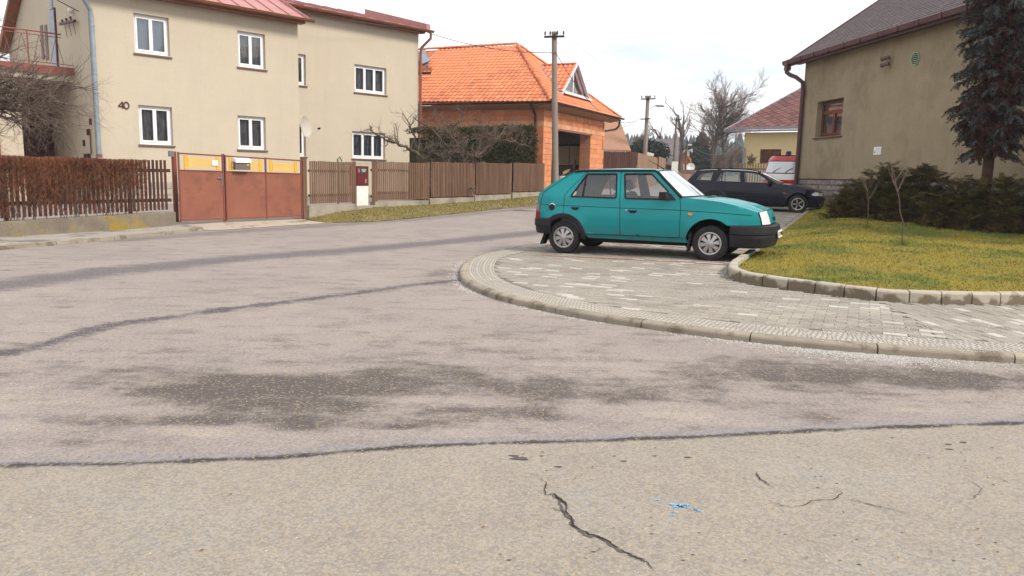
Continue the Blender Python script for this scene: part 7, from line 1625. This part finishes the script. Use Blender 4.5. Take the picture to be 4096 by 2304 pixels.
# lofted top
def LF(name, E, C_, m, parent=CAR, W=Wt, **k): return loft(MB(), E, C_, W, **k).build(name, M[m], parent, smooth=True)
roofE = [(.12, 1.400), (.3, 1.408), (.9, 1.415), (1.3, 1.414), (1.52, 1.408)]; roofC = [(.09, 1.425), (.3, 1.442), (.9, 1.458), (1.3, 1.455), (1.60, 1.43)]
LF('roof', roofE, roofC, 'teal', nt=10, nv=20)
wsE = [(1.52, 1.408), (1.975, .985)]; wsC = [(1.60, 1.43), (2.18, .992)]
LF('windscreen_seal', wsE, wsC, 'car_black', nt=6, nv=20); LF('sky_reflection_film', wsE, wsC, 'sky_sheen', t0=.05, t1=.95, v0=-.93, v1=.93, off=.003, nt=6, nv=20)  # pale streaked film added under the glass as the sky's reflection
g_ = loft(MB(), wsE, wsC, Wt, t0=.05, t1=.96, v0=-.93, v1=.93, off=.010, nt=8, nv=20); g_.build('windscreen', glassmat('windscreen_glass', tint=(.9, .95, 1), refl=.18), CAR, smooth=True)
hE = [(1.975, .985), (2.30, .967), (2.605, .930), (2.90, .860), (3.141, .782)]; hC = [(2.18, 1.0), (2.42, .995), (2.70, .965), (3.0, .90), (3.235, .815)]
LF('hood', hE, hC, 'teal', nt=12, nv=24, pw=2.0)
b = MB()
for v in (-.80, .80): loft(b, hE, hC, Wt, v0=v-.006, v1=v+.006, t0=.12, t1=.98, off=.003, nt=10, nv=1, pw=2.0)
b.build('hood_gap', M['seal'], CAR); b = MB()
for v in (-.44, .44): loft(b, hE, hC, Wt, v0=v-.02, v1=v+.02, t0=.2, t1=.98, off=.006, nt=10, nv=2, pw=2.0)
b.build('hood_ridge', M['teal'], CAR, smooth=True)
b = MB(); loft(b, hE, hC, Wt, v0=-.52, v1=-.12, t0=.145, t1=.235, off=.006, nt=2, nv=4, pw=2.0); b.build('hood_vent', M['seal'], CAR)
for k in range(4): b = MB(); loft(b, hE, hC, Wt, v0=-.52, v1=-.12, t0=.15+k*.022, t1=.158+k*.022, off=.014, nt=1, nv=4, pw=2.0); b.build('vent_slat', M['car_black'], CAR)
fE = [(3.141, .782), (3.175, .69), (3.202, .583)]; fC = [(3.235, .815), (3.285, .70), (3.32, .583)]
LF('nose_panel', fE, fC, 'seal', nt=4, nv=24); LF('grille_panel', fE, fC, 'teal', v0=-.46, v1=.46, t0=.06, t1=.92, off=.012, nt=5, nv=12); LF('grille_slot', fE, fC, 'seal', v0=-.24, v1=.24, t0=.55, t1=.78, off=.02, nt=2, nv=8)
for a, c in ((-.97, -.52), (.52, .97)): LF('headlight', fE, fC, 'lens', v0=a, v1=c, t0=.05, t1=.97, off=.014, nt=5, nv=8)
b = MB(); loft(b, fE, fC, Wt, v0=-.06, v1=.06, t0=.30, t1=.36, off=.024, nt=1, nv=2); loft(b, fE, fC, Wt, v0=-.012, v1=.012, t0=.12, t1=.75, off=.026, nt=2, nv=1); b.build('emblem', M['chrome'], CAR)
rgE = [(-.492, 1.01), (-.20, 1.215), (.12, 1.400)]; rgC = [(-.55, 1.02), (-.24, 1.23), (.09, 1.425)]
LF('hatch', rgE, rgC, 'teal', nt=8, nv=20); LF('rear_window', rgE, rgC, 'dark_glass', t0=.12, t1=.9, v0=-.84, v1=.84, off=.006, nt=6, nv=14)
LF('hatch_lower', [(-.545, .583), (-.520, .80), (-.492, 1.01)], [(-.60, .583), (-.585, .80), (-.55, 1.02)], 'teal', nt=6, nv=20)
b = sweep(MB(), [(2.755, -.800), (2.95, -.785), (3.13, -.73), (3.255, -.60), (3.33, -.35), (3.355, 0)], [(-.03, .578), (.02, .574), (.045, .555), (.05, .50), (.048, .44), (.028, .425), (.035, .39), (.03, .36), (.0, .24), (-.05, .22)]); b.build('front_bumper', M['car_black'], CAR, smooth='auto')
b = MB()
for zz_, o in ((.555, .051), (.345, .036)): pass
b = sweep(MB(), [(-.225, -.805), (-.38, -.795), (-.50, -.73), (-.565, -.55), (-.585, -.3), (-.59, 0)][::1], [(.02, .60), (-.02, .598), (-.045, .575), (-.05, .47), (-.03, .45), (-.03, .41), (-.01, .335), (.04, .325)]); b.build('rear_bumper', M['car_black'], CAR, smooth='auto')
b = MB(); b.box((3.412, .02, .425), .014, .50, .115, (Vector((1, 0, .12)).normalized(), Vector((0, 1, 0)), Vector((-.12, 0, 1)).normalized())); pl_ = b.build('number_plate', M['plate'], CAR); b = MB(); r = random.Random(3)
for k, y in enumerate((-.19, -.125, -.06, .06, .125, .19)):
    for (y0, z0, y1, z1) in [((-.018, -.03, -.018, .03), (.018, -.03, .018, .03), (-.018, .03, .018, .03), (-.018, 0, .018, 0), (-.018, -.03, .018, -.03))[q] for q in r.sample(range(5), 3)]: b.bar((3.422, y+.02+y0, .425+z0), (3.422, y+.02+y1, .425+z1), .008, .006)
b.build('plate_lettering', M['seal'], pl_)
b = MB(); b.box((1.2, 0, .30), 3.2, 1.1, .2); b.box((1.2, 0, .42), 1.9, 1.48, .12); b.box((2.7, 0, .55), .9, 1.0, .35); b.build('underbody', M['seal'], CAR)
b = MB(); b.box((-.2, 0, .62), .5, 1.2, .3); b.box((1.96, 0, .72), .16, 1.36, .35); rbox(b, (1.82, 0, .82), .35, 1.34, .22); b.build('dashboard', M['trim_in'], CAR)
b = MB(); b.tube([Vector((1.50, .36, .86))+Vector((.06*math.sin(t)*.5, .18*math.cos(t), .17*math.sin(t))) for t in [k*math.pi/10 for k in range(21)]], .013, 6); b.build('steering_wheel', M['trim_in'], CAR)
for y in (-.36, .36): seat(CAR, .98, y, .48, h=.60); 
seat(CAR, .12, -.33, .50, w_=.6, h=.50, rake=.35, headrest=False); seat(CAR, .12, .33, .50, w_=.6, h=.50, rake=.35, headrest=False)
b = MB()
for y in (-.3, .3): rbox(b, (-.02, y, 1.06), .09, .24, .14)
b.build('rear_headrest', M['seat'], CAR, smooth=True)
b = MB(); b.tube([(2.02, -.52, 1.0), (2.08, -.45, 1.01), (2.0, -.22, 1.03), (1.96, -.02, 1.06)], .010, 5); b.tube([(2.12, .1, 1.01), (2.1, .3, 1.02), (2.02, .55, 1.03)], .010, 5); b.bar((2.03, -.48, 1.01), (1.97, -.02, 1.055), .02, .012); b.build('wiper', M['seal'], CAR)
b = MB(); b.tube([(1.50, 0, 1.44), (1.46, 0, 1.47), (1.22, 0, 1.60)], [.016, .008, .004], 6); b.build('antenna', M['seal'], CAR)
b = MB(); b.tube([(3.0, -.35, .24), (3.08, -.35, .20), (3.16, -.33, .21)], .012, 6); b.build('tow_hook', M['car_black'], CAR)
b = MB(); skin(b, roundc([(.16+.045*math.cos(t), 1.03+.045*math.sin(t)) for t in [k*math.pi/6 for k in range(12)]], .01), [], -1, Wt, off=-.004, flange=0); b.build('window_sticker', mat('faded_sticker', (.40, .30, .20), (.5, .42, .3), scale=40), CAR)
# ---------------------------------------------------------------- dark estate
def We(x, z):
    y = .868+.012*math.sin(math.pi*min(1, max(0, (z-.2)/.7)))-(.05*max(0, .30-z)/.1)
    if z > .80: y -= .03*min(1, (z-.80)/.15)
    if z > .95: y -= .36*(z-.95)/.42*.42/.42*.9 if False else .165*(z-.95)/.42
    if x > 2.7: y -= .17*((x-2.7)/.8)**2
    if x < -.3: y -= .12*((-.3-x)/.65)**2
    for cx in (0, 2.72):
        r = math.hypot(x-cx, z-.315)
        if z < .85: y += .016*math.exp(-((r-.39)/.05)**2)
    return y
pe = atY(3188, 854.7, 25.4); fe = Vector((.946, -.325, 0)).normalized(); le_ = Vector((-fe.y, fe.x, 0)); org = pe-fe*2.72+le_*.865; org.z = pe.z+.005
EST = thing('dark_estate_car', 'dark navy estate car with roof rails parked nose to the lawn by the ochre house', 'car', org, rotz=math.atan2(fe.y, fe.x))
A2 = .372
fw2 = roundc([(.925, 1.338), (1.20, 1.320), (1.47, 1.248), (1.66, 1.12), (1.80, .995), (1.77, .955), (.985, .968)], .025)
rw2 = roundc([(.205, 1.350), (.825, 1.343), (.868, .972), (.02, .990)], .025); qw2 = roundc([(-.655, 1.010), (-.60, 1.13), (-.50, 1.24), (-.32, 1.305), (-.04, 1.338), (-.105, 1.003)], .03)
fd2 = [(2.02, .26), (1.00, .26), (.965, .60), (.945, .97), (.895, 1.378), (1.25, 1.352), (1.50, 1.285), (1.75, 1.10), (2.06, .925), (2.105, .86), (2.07, .55)]
rd2 = [(1.00, .26), (.42, .26), (.38, .36)]+arc(0, .315, A2, 12, 75, 7)+[(.06, .80), (-.01, .995), (.15, 1.385), (.895, 1.378), (.945, .97), (.965, .60)]
qd2 = arc(0, .315, A2, 75, 178, 12)+[(-.85, .33), (-.93, .60), (-.93, .85), (-.90, 1.02), (-.66, 1.30), (-.58, 1.345), (-.2, 1.378), (.15, 1.385), (-.01, .995), (.06, .80)]
fn2 = [(2.02, .26), (2.07, .55), (2.105, .86), (2.06, .925), (2.14, .955), (2.45, .925), (2.80, .868), (3.15, .775), (3.34, .70), (3.30, .60), (3.12, .575), (3.085, .42)]+arc(2.72, .315, A2, 12, 188, 18)
for s in (-1, 1):
    f2 = skin(MB(), fd2, [fw2], s, We).build('door', M['navy_car'], EST, smooth='auto'); r2 = skin(MB(), rd2, [rw2], s, We).build('door', M['navy_car'], EST, smooth='auto'); q2 = skin(MB(), qd2, [qw2], s, We).build('rear_quarter', M['navy_car'], EST, smooth='auto'); skin(MB(), fn2, [], s, We).build('fender', M['navy_car'], EST, smooth='auto')
    for w_, do in ((fw2, f2), (rw2, r2), (qw2, q2)):
        skin(MB(), inset_poly(w_, -.012), [inset_poly(w_, .018)], s, We, off=.004, flange=.012).build('window_seal', M['seal'], do); skin(MB(), inset_poly(w_, .01), [], s, We, off=-.006, flange=0, step=.2).build('window_pane', M['car_glass'], do)
    b = MB(); ribbon(b, [(.235, .985), (.24, 1.345)], s, We, .035, .004); b.build('window_divider', M['seal'], r2); b = MB()
    for l in (fd2, rd2): ribbon(b, l, s, We, .009, .0015, .05, True)
    b.build('panel_gap', M['seal'], EST)
    for x0, x1 in ((.40, .96), (1.0, 2.05), (2.09, 2.30)): b = MB(); ribbon(b, [(x0, .560), (x1, .545)], s, We, .045, .010); b.build('rubbing_strip', M['car_black'], EST)
    b = MB(); ribbon(b, [(-.75, .88), (.0, .885), (1.0, .872), (2.09, .845), (2.9, .79)], s, We, .006, .002); b.build('body_crease', M['seal'], EST)
    for (x, do) in ((.10, r2), (1.07, f2)): b = MB(); ribbon(b, [(x, .862), (x+.19, .858)], s, We, .030, .016); b.build('door_handle', M['navy_car'], do); b = MB(); ribbon(b, [(x+.03, .855), (x+.16, .852)], s, We, .055, .003); b.build('handle_recess', M['seal'], do)
    b = MB(); ribbon(b, [(2.23, .663), (2.32, .658)], s, We, .020, .006); b.build('side_indicator', M['amber'], EST)
    skin(MB(), roundc([(3.125, .615), (3.14, .66), (3.24, .72), (3.345, .695), (3.37, .61), (3.25, .59)], .02), [], s, We, off=.010).build('headlight_wrap', M['lens'], EST)
    b = MB(); rbox(b, (1.80, s*.955, .995), .15, .22, .125); b.bar((1.82, s*.85, .96), (1.81, s*.93, .975), .05, .04); b.build('mirror', M['seal'], EST, smooth=True)
    b = MB(); P = resample(catmull([Vector(p+(0,)) for p in [(-.62, 1.335), (-.45, 1.395), (.0, 1.425), (.5, 1.437), (1.0, 1.420), (1.35, 1.375), (1.46, 1.335)]], 4), .12); b.tube([Vector((p.x, s*(.60), p.y)) for p in P], .016, 6)
    for x, z in ((.12, 1.405), (-.6, 1.33), (1.44, 1.33)): b.box((x, s*.60, z), .10, .03, .05)
    b.build('roof_rail', M['seal'], EST, smooth=True)
    skin(MB(), [(-.0, .30), (2.05, .28), (2.1, 1.0-.06), (1.5, 1.26), (.9, 1.36), (-.5, 1.33), (-.85, 1.0)], [inset_poly(fw2, 0), inset_poly(rw2, 0), inset_poly(qw2, 0)], s, We, off=-.045, flange=0, step=.15).build('inner_trim', M['trim_in'], EST)
    wheel(EST, 0, .855, s, .316, .200, .19, 'alloy'); wheel(EST, 2.72, .855, s, .316, .200, .19, 'alloy')
    b = MB(); b.hexa([(.36, s*.84, .26), (2.33, s*.84, .26), (2.33, s*.70, .26), (.36, s*.70, .26), (.38, s*.82, .19), (2.30, s*.82, .19), (2.30, s*.70, .19), (.38, s*.70, .19)]); b.build('sill', M['navy_car'], EST)
arch_liner(EST, 0, .315, .36, .868); arch_liner(EST, 2.72, .315, .36, .868)
def LE2(name, E, C_, m, **k): return loft(MB(), E, C_, We, **k).build(name, M[m], EST, smooth=True)
LE2('roof', [(-.66, 1.30), (-.45, 1.352), (-.2, 1.378), (.15, 1.387), (.9, 1.380), (1.25, 1.354), (1.50, 1.287)], [(-.70, 1.33), (-.48, 1.385), (-.2, 1.408), (.15, 1.422), (.9, 1.420), (1.3, 1.395), (1.62, 1.325)], 'navy_car', nt=14, nv=18)
wE, wC = [(1.50, 1.287), (1.75, 1.10), (2.06, .925), (2.14, .955)], [(1.62, 1.325), (1.90, 1.17), (2.26, .98), (2.34, .955)]
LE2('windscreen_seal', wE[:3], wC[:3], 'seal', nt=6, nv=18); LE2('windscreen', wE[:3], wC[:3], 'dark_glass', t0=.04, t1=.96, v0=-.94, v1=.94, off=.008, nt=6, nv=16)
LE2('hood', [(2.06, .925), (2.14, .955), (2.45, .925), (2.80, .868), (3.15, .775), (3.34, .70)], [(2.26, .975), (2.34, .975), (2.60, .965), (2.95, .91), (3.30, .80), (3.50, .72)], 'navy_car', nt=14, nv=20, pw=2.2)
fE2, fC2 = [(3.34, .70), (3.36, .56)], [(3.50, .72), (3.53, .56)]
LE2('nose_panel', fE2, fC2, 'seal', nt=2, nv=18)
for a, c in ((-.97, -.48), (.48, .97)): LE2('headlight', fE2, fC2, 'lens', v0=a, v1=c, t0=.1, t1=.85, off=.012, nt=3, nv=6)
for a, c in ((-.22, -.03), (.03, .22)): LE2('kidney_grille', fE2, fC2, 'chrome', v0=a, v1=c, t0=.05, t1=.9, off=.016, nt=2, nv=3); LE2('grille_mesh', fE2, fC2, 'seal', v0=a+.02, v1=c-.02, t0=.14, t1=.8, off=.02, nt=2, nv=3)
sweep(MB(), [(3.07, -.862), (3.25, -.84), (3.42, -.72), (3.52, -.45), (3.56, 0)], [(-.04, .585), (.0, .58), (.03, .56), (.035, .50), (.02, .45), (.02, .38), (.01, .26), (-.04, .215), (-.1, .21)]).build('front_bumper', M['navy_car'], EST, smooth='auto')
sweep(MB(), [(3.24, -.855), (3.42, -.745), (3.53, -.46), (3.575, 0)], [(.02, .50), (.034, .495), (.034, .455), (.02, .45)]).build('bumper_strip', M['car_black'], EST, smooth='auto')
b = MB(); b.box((3.40, -.70, .31), .06, .14, .09); b.build('fog_light', M['smoke_lens'], EST)
LE2('hatch', [(-.93, .60), (-.93, .85), (-.90, 1.02), (-.66, 1.30)], [(-1.0, .60), (-1.0, .85), (-.96, 1.02), (-.70, 1.33)], 'navy_car', nt=8, nv=16); LE2('rear_window', [(-.90, 1.02), (-.66, 1.30)], [(-.96, 1.02), (-.70, 1.33)], 'dark_glass', t0=.06, t1=.9, v0=-.85, v1=.85, off=.008, nt=5, nv=10)
sweep(MB(), [(-.38, -.865), (-.7, -.85), (-.92, -.70), (-1.0, -.4), (-1.02, 0)], [(.02, .60), (-.02, .60), (-.03, .5), (-.02, .3), (.04, .24)]).build('rear_bumper', M['navy_car'], EST, smooth='auto')
for s in (-1, 1): skin(MB(), [(-.80, .66), (-.925, .66), (-.925, .86), (-.82, .86)], [], s, We, off=.008).build('tail_light', M['red_lens'], EST)
b = MB(); b.box((1.3, 0, .30), 3.9, 1.1, .2); b.box((1.2, 0, .38), 1.9, 1.56, .2); b.box((-.5, 0, .62), .6, 1.4, .3); b.box((2.9, 0, .5), .9, 1.0, .35); b.build('underbody', M['seal'], EST); b = MB(); rbox(b, (1.95, 0, .82), .4, 1.4, .22); b.build('dashboard', M['trim_in'], EST)
for y in (-.38, .38): seat(EST, 1.05, y, .45, h=.62); seat(EST, .12, y, .50, w_=.6, h=.55)
b = MB(); b.tube([(2.13, -.6, .96), (2.2, -.3, 1.0), (2.22, 0, 1.01)], .012, 5); b.build('wiper', M['seal'], EST)
# ---------------------------------------------------------------- red and white van behind
def Wv(x, z): return .83-.03*abs(z-.8)/.6-(.12*max(0, z-1.25)/.7)-(.10*max(0, x-1.2)**2 if x > 1.2 else 0)
pv_ = atY(3062, 690, 31.5); fvd = Vector((-.62, -.785, 0)).normalized()
M['van_red'] = paint('van_red_paint', (.42, .018, .022)); M['van_white'] = paint('van_white_paint', (.72, .70, .68))
lv = Vector((-fvd.y, fvd.x, 0)); vorg = Vector((pv_.x, pv_.y, .42))-fvd*1.72-lv*(-.62)
VAN = thing('red_white_van', 'old rounded red and white van mostly hidden behind the ochre house corner', 'van', vorg, rotz=math.atan2(fvd.y, fvd.x))
def vring(z):   # plan outline at height z
    k = 0 if z < 1.0 else (z-1.0); front = 1.80-.10*max(0, .5-z)-.52*k*(1 if z < 1.75 else 1)-(.35*max(0, z-1.7)); hw = .83-.10*k-.35*max(0, z-1.72); P = []
    for t in range(-8, 9):
        v = t/8; P.append((front-.28*abs(v)**3.0, hw*(v*(1-.03*abs(v)))))
    return [(-2.2, -hw)]+P+[(-2.2, hw)]
def vband(name, z0, z1, m, n=4, off=0):
    b = MB(); rows = []
    for i in range(n+1):
        z = z0+(z1-z0)*i/n; rows.append([Vector((x+off*(1 if x > 1 else 0), y*(1+off), z)) for x, y in vring(z)])
    b.grid(rows); return b.build(name, M[m], VAN, smooth='auto')
vband('lower_body', .28, .92, 'van_red', 5); vband('white_band', .92, 1.16, 'van_white', 2); vband('cab_upper', 1.16, 1.74, 'van_red', 5)
b = MB(); rows = [[Vector((x, y, z)) for x, y in vring(z)] for z in (1.74, 1.82, 1.88)]; b.grid(rows); top = rows[-1]; b.add(top, [tuple(range(len(top)))]); b.build('roof', M['van_red'], VAN, smooth='auto')
def vpatch(name, v0, v1, z0, z1, m, off=.012, parent=VAN):
    b = MB(); rows = []
    for i in range(5):
        z = z0+(z1-z0)*i/4; R = vring(z)[1:-1]; row = []
        for j in range(9):
            f = (v0+(v1-v0)*j/8+1)*8; q = min(15, int(f)); f -= q; x = R[q][0]+(R[q+1][0]-R[q][0])*f; y = R[q][1]+(R[q+1][1]-R[q][1])*f; row.append(Vector((x+off, y*(1+off*.6), z)))
        rows.append(row)
    b.grid(rows); return b.build(name, m if not isinstance(m, str) else M[m], parent, smooth=True)
vpatch('windscreen_seal', -.93, .93, 1.17, 1.68, 'seal', .008); M['pale_glass'] = mat('painted_sky_glass', (.45, .47, .52), rough=.05, coat=1, spec=1); vpatch('windscreen', -.88, .88, 1.20, 1.65, 'pale_glass', .014)  # van glass carries the sky's reflection as a pale base colour
b = MB()
for y in (-.35, .15): b.tube([(1.78, y, 1.16), (1.66, y+.12, 1.30), (1.60, y+.3, 1.40)], .012, 4)
b.build('wiper', M['seal'], VAN)
for y in (-.58, .58): b = MB(); b.lathe([(.11, -.02), (.11, .03), (.085, .05), (0, .055)], (1.62, y, .68), (1, 0, 0), 20); b.build('headlight', M['lens'], VAN, smooth='auto'); b = MB(); b.box((1.60, y*1.22, .82), .05, .09, .06); b.build('indicator', M['amber'], VAN)
for s in (-1, 1):
    b = MB(); b.hexa([(.45, s*.80, 1.22), (1.12, s*.80, 1.22), (1.12, s*.78, 1.22), (.45, s*.78, 1.22), (.5, s*.765, 1.62), (.98, s*.765, 1.62), (.98, s*.74, 1.62), (.5, s*.74, 1.62)]); b.build('side_window', M['pale_glass'], VAN)
    wheel(VAN, -1.3, .80, s, .31, .19, .17, 'cap'); wheel(VAN, 1.1, .80, s, .31, .19, .17, 'cap')
b = MB(); b.box((-.3, 0, .45), 3.4, 1.4, .5); b.build('underbody', M['seal'], VAN); b = MB(); b.box((1.72, 0, .42), .08, 1.5, .14); b.build('front_bumper', M['van_white'], VAN)
b = MB(); b.lathe([(.0, 0), (.14, 0), (.14, .05), (.11, .06), (.11, .17), (.09, .2), (0, .21)], (.95, .0, 1.88), UP, 20); b.build('roof_beacon', mat('blue_beacon', (.03, .035, .12), rough=.3), VAN, smooth='auto'); b = MB(); b.box((.95, 0, 1.90), .35, .9, .04); b.build('beacon_rack', M['seal'], VAN)
# ================================================================ POLES, WIRES, LAMP
def insulator(b, p):
    b.tube([p, p+UP*.10], .012, 5); b.lathe([(.0, .24), (.03, .22), (.045, .18), (.03, .16), (.05, .12), (.03, .08), (0, .07)], p, UP, 8)
def pole(label, px, pb, ptop, Y, wtop, wbot, arm, m='pole', lean=0, names='utility_pole', group='utility poles along the street', ang=0, ins=(-.9, -.4, .3, .9)):
    t = atY(px, ptop, Y); bx = atY(px+lean, pb, Y); g = gz(0, Y)-.3; base = Vector((bx.x, Y, g)); top = Vector((t.x, Y, t.z)); T = thing(names, label, 'pole', base, group)
    b = MB(); b.tube([base, base.lerp(top, .5), top], [wbot/2, (wtop+wbot)/4, wtop/2], 14); b.build('shaft', M[m], T, smooth='auto')
    d = Vector((math.cos(ang), math.sin(ang), .06)).normalized(); c = top-UP*.22-Vector((0, wtop*.6, 0)); b = MB(); b.bar(c-d*arm/2, c+d*arm/2, .08, .08, UP); b.bar(top-UP*.34-Vector((0, wtop*.7, 0)), top-UP*.1-Vector((0, wtop*.7, 0)), .2, .04); b.build('crossarm', M['iron'], T)
    for f in ins: b = MB(); insulator(b, c+d*arm/2*f); b.build('insulator', M['porcelain'], T, smooth='auto')
    return T, top, [c+d*arm/2*f+UP*.2 for f in ins]
T1, top1, I1 = pole('tall round concrete pole in front of the clay block house', 2217, 735, 127, 33.4, .22, .31, .86, lean=7, ang=.05)
T2, top2, I2 = pole('second concrete pole with street lamp behind the tan fence', 2592, 700, 383, 52, .24, .30, .98, lean=-16, ang=.1)
T3, top3, I3 = pole('thin leaning pole in front of the barn gable', 2706, 690, 470, 74, .16, .24, .95, 'wood_pole', lean=-14)
T4, top4, I4 = pole('farthest short pole carrying a loudspeaker beside the orange gable', 2750, 695, 560, 88, .16, .24, .5, 'wood_pole', lean=-10, ins=(-.8, .8))
b = MB()
for z in (4.7,): b.bar(Vector((top2.x-.45, 51.8, top2.z-1.55)), Vector((top2.x+.2, 51.8, top2.z-1.5)), .07, .07)
b.build('lower_bracket', M['iron'], T2)
la = top2-UP*.75; LT = thing('street_lamp', 'grey street lamp head reaching right from the second pole', 'street lamp', la); b = MB(); b.tube([la+Vector((.1, 0, -.15)), la+Vector((.35, 0, .06)), la+Vector((.55, 0, .1))], .022, 6); b.build('arm', M['galv'], LT); b = MB(); rbox(b, la+Vector((.82, 0, .12)), .62, .24, .12); b.build('lamp_head', M['galv'], LT, smooth=True); b = MB(); rbox(b, la+Vector((.86, 0, .07)), .42, .18, .09); b.build('lamp_glass', M['white_pvc'], LT, smooth=True)
ls_ = atY(2758, 602, 88); LS = thing('loudspeaker', 'pale horn loudspeaker and lamp on the farthest pole', 'loudspeaker', ls_); b = MB(); b.lathe([(.04, -.2), (.08, .0), (.2, .28), (.22, .3), (.17, .27)], ls_, (1, -.5, 0), 14); b.build('horn', M['white'], LT if False else LS, smooth='auto'); b = MB(); b.box(ls_+Vector((-.15, .05, -.35)), .3, .2, .5); b.build('control_box', M['white'], LS); b = MB(); rbox(b, ls_+Vector((-.05, 0, .62)), .55, .25, .2); b.build('lamp', M['white_pvc'], LS, smooth=True)
def wire(a, c, sag, label, r=.007, name='overhead_wire', group='overhead wires'):
    a, c = Vector(a), Vector(c); P = [a.lerp(c, k/24)-UP*(4*sag*(k/24)*(1-k/24)) for k in range(25)]; b = MB(); b.tube(P, r, 4, cap=False); solo(b, name, M['wire'], label, 'wire', a, group)
j1 = Vector((top1.x+.1, 33.25, atY(2235, 212, 33.3).z)); jH = FW.pt(LW-.05, EW-.1, .45)
wire(jH, j1, .25, 'thick wire from the gutter of house 40 to the concrete pole', .014)
wire(FG.pt(gs(.4), 5.75, .12), Vector((-16.5, 10, 9.5)), .2, 'dark wire running up left from the bracket on the gable of house 40', .014)
wire(FA.pt(1.2, EA+.9, -.6), jH-FW.u*.8+UP*.05, .35, 'pale wire lying across the red roof to the wing gutter', .012)
wire(j1+Vector((0, 0, -.03)), (top2.x-.42, 51.8, top2.z-1.45), 1.3, 'sagging wire between the concrete pole and the second pole', .016)
for k, (a, c) in enumerate(zip(I1, I2)): wire(a, c, .35, ['leftmost', 'second', 'third', 'rightmost'][k]+' of four thin bare wires between the tops of the first two poles', .005)
for k, (a, c) in enumerate(zip(I2, I3)): wire(a, c, .5, ['leftmost', 'second', 'third', 'rightmost'][k]+' of four thin bare wires between the second and the leaning pole', .008)
wire((top2.x, 51.8, top2.z-1.5), top3-UP*2.2, .8, 'wire hanging from the lamp pole to the leaning pole', .016)
wire((top2.x-.4, 51.8, top2.z-1.6), (top2.x-7, 60, top2.z-4.0), .1, 'wire running down left from the second pole', .010)
wire(top4-UP*.1, atY(2965, 592, 60), 1.0, 'upper grey cable from the farthest pole to the yellow house', .03)
wire(top4-UP*.15, atY(2965, 596, 60), 1.4, 'lower grey cable from the farthest pole to the yellow house', .02)
pt_ = atY(2854, 588, 80); PT_ = MB(); PT_.tube([Vector((pt_.x, 80, 1)), pt_], [.08, .06], 6); solo(PT_, 'utility_pole', M['wood_pole'], 'thin grey post beside the trunk of the tallest bare tree', 'pole', (pt_.x, 80, 1), 'utility poles along the street')
wire(ls_, pt_, 1.2, 'slack cable between the loudspeaker pole and the thin grey post', .03)
for k, y in enumerate((640, 661, 666)): wire(atY(2748, y, 86), atY(2840, y-1, 80), .12, ['upper', 'middle', 'lowest'][k]+' of three level cables behind the estate car roof', .02)
b = MB(); q = atY(2690, 676, 72); b.box(q, .5, .2, 1.4)
# bits of litter: leaves and a straw by the kerb
M['leaf'] = mat('dead_leaf', (.17, .075, .03), (.26, .13, .05), scale=30, rough=.9); b = MB(); r = random.Random(8)
for k in range(220):
    if k < 120: p = Gz(r.uniform(3350, 4090), r.uniform(900, 1170), lz); z = lz(p.x, p.y)+.015
    else: p = Gz(r.uniform(300, 4000), r.uniform(1250, 2250), rz_); z = RZ+.004
    if k >= 120 and inpoly(p.x, p.y, pave_poly): continue
    s = r.uniform(.008, .02)*(.5 if k >= 120 else 1); a = r.random()*6; b.add([(p.x+s*math.cos(a), p.y+s*math.sin(a), z), (p.x+s*.5*math.cos(a+1.6), p.y+s*.5*math.sin(a+1.6), z+.006), (p.x-s*math.cos(a), p.y-s*math.sin(a), z+.002), (p.x-s*.5*math.cos(a+1.6), p.y-s*.5*math.sin(a+1.6), z+.004)], [(0, 1, 2, 3)])
tag(b.build('leaf_litter', M['leaf'], kind='stuff'), 'scattered dead leaves and crumbs on lawn and asphalt', 'leaves')
# air: thin haze so that the far wood fades
b = MB(); b.box((0, 180, 12), 1300, 1000, 60); b.v = [(x, y, (-1.8 if z < 0 else 46)) for x, y, z in b.v]
hz = bpy.data.materials.new('haze_air'); hz.use_nodes = True; hz.node_tree.nodes.clear(); v = hz.node_tree.nodes.new('ShaderNodeVolumePrincipled'); v.inputs['Density'].default_value = .0006; v.inputs['Color'].default_value = (.86, .90, 1, 1); v.inputs['Anisotropy'].default_value = .2
o = hz.node_tree.nodes.new('ShaderNodeOutputMaterial'); hz.node_tree.links.new(v.outputs[0], o.inputs['Volume'])
if HAZE: b.build('haze', hz, kind='stuff')
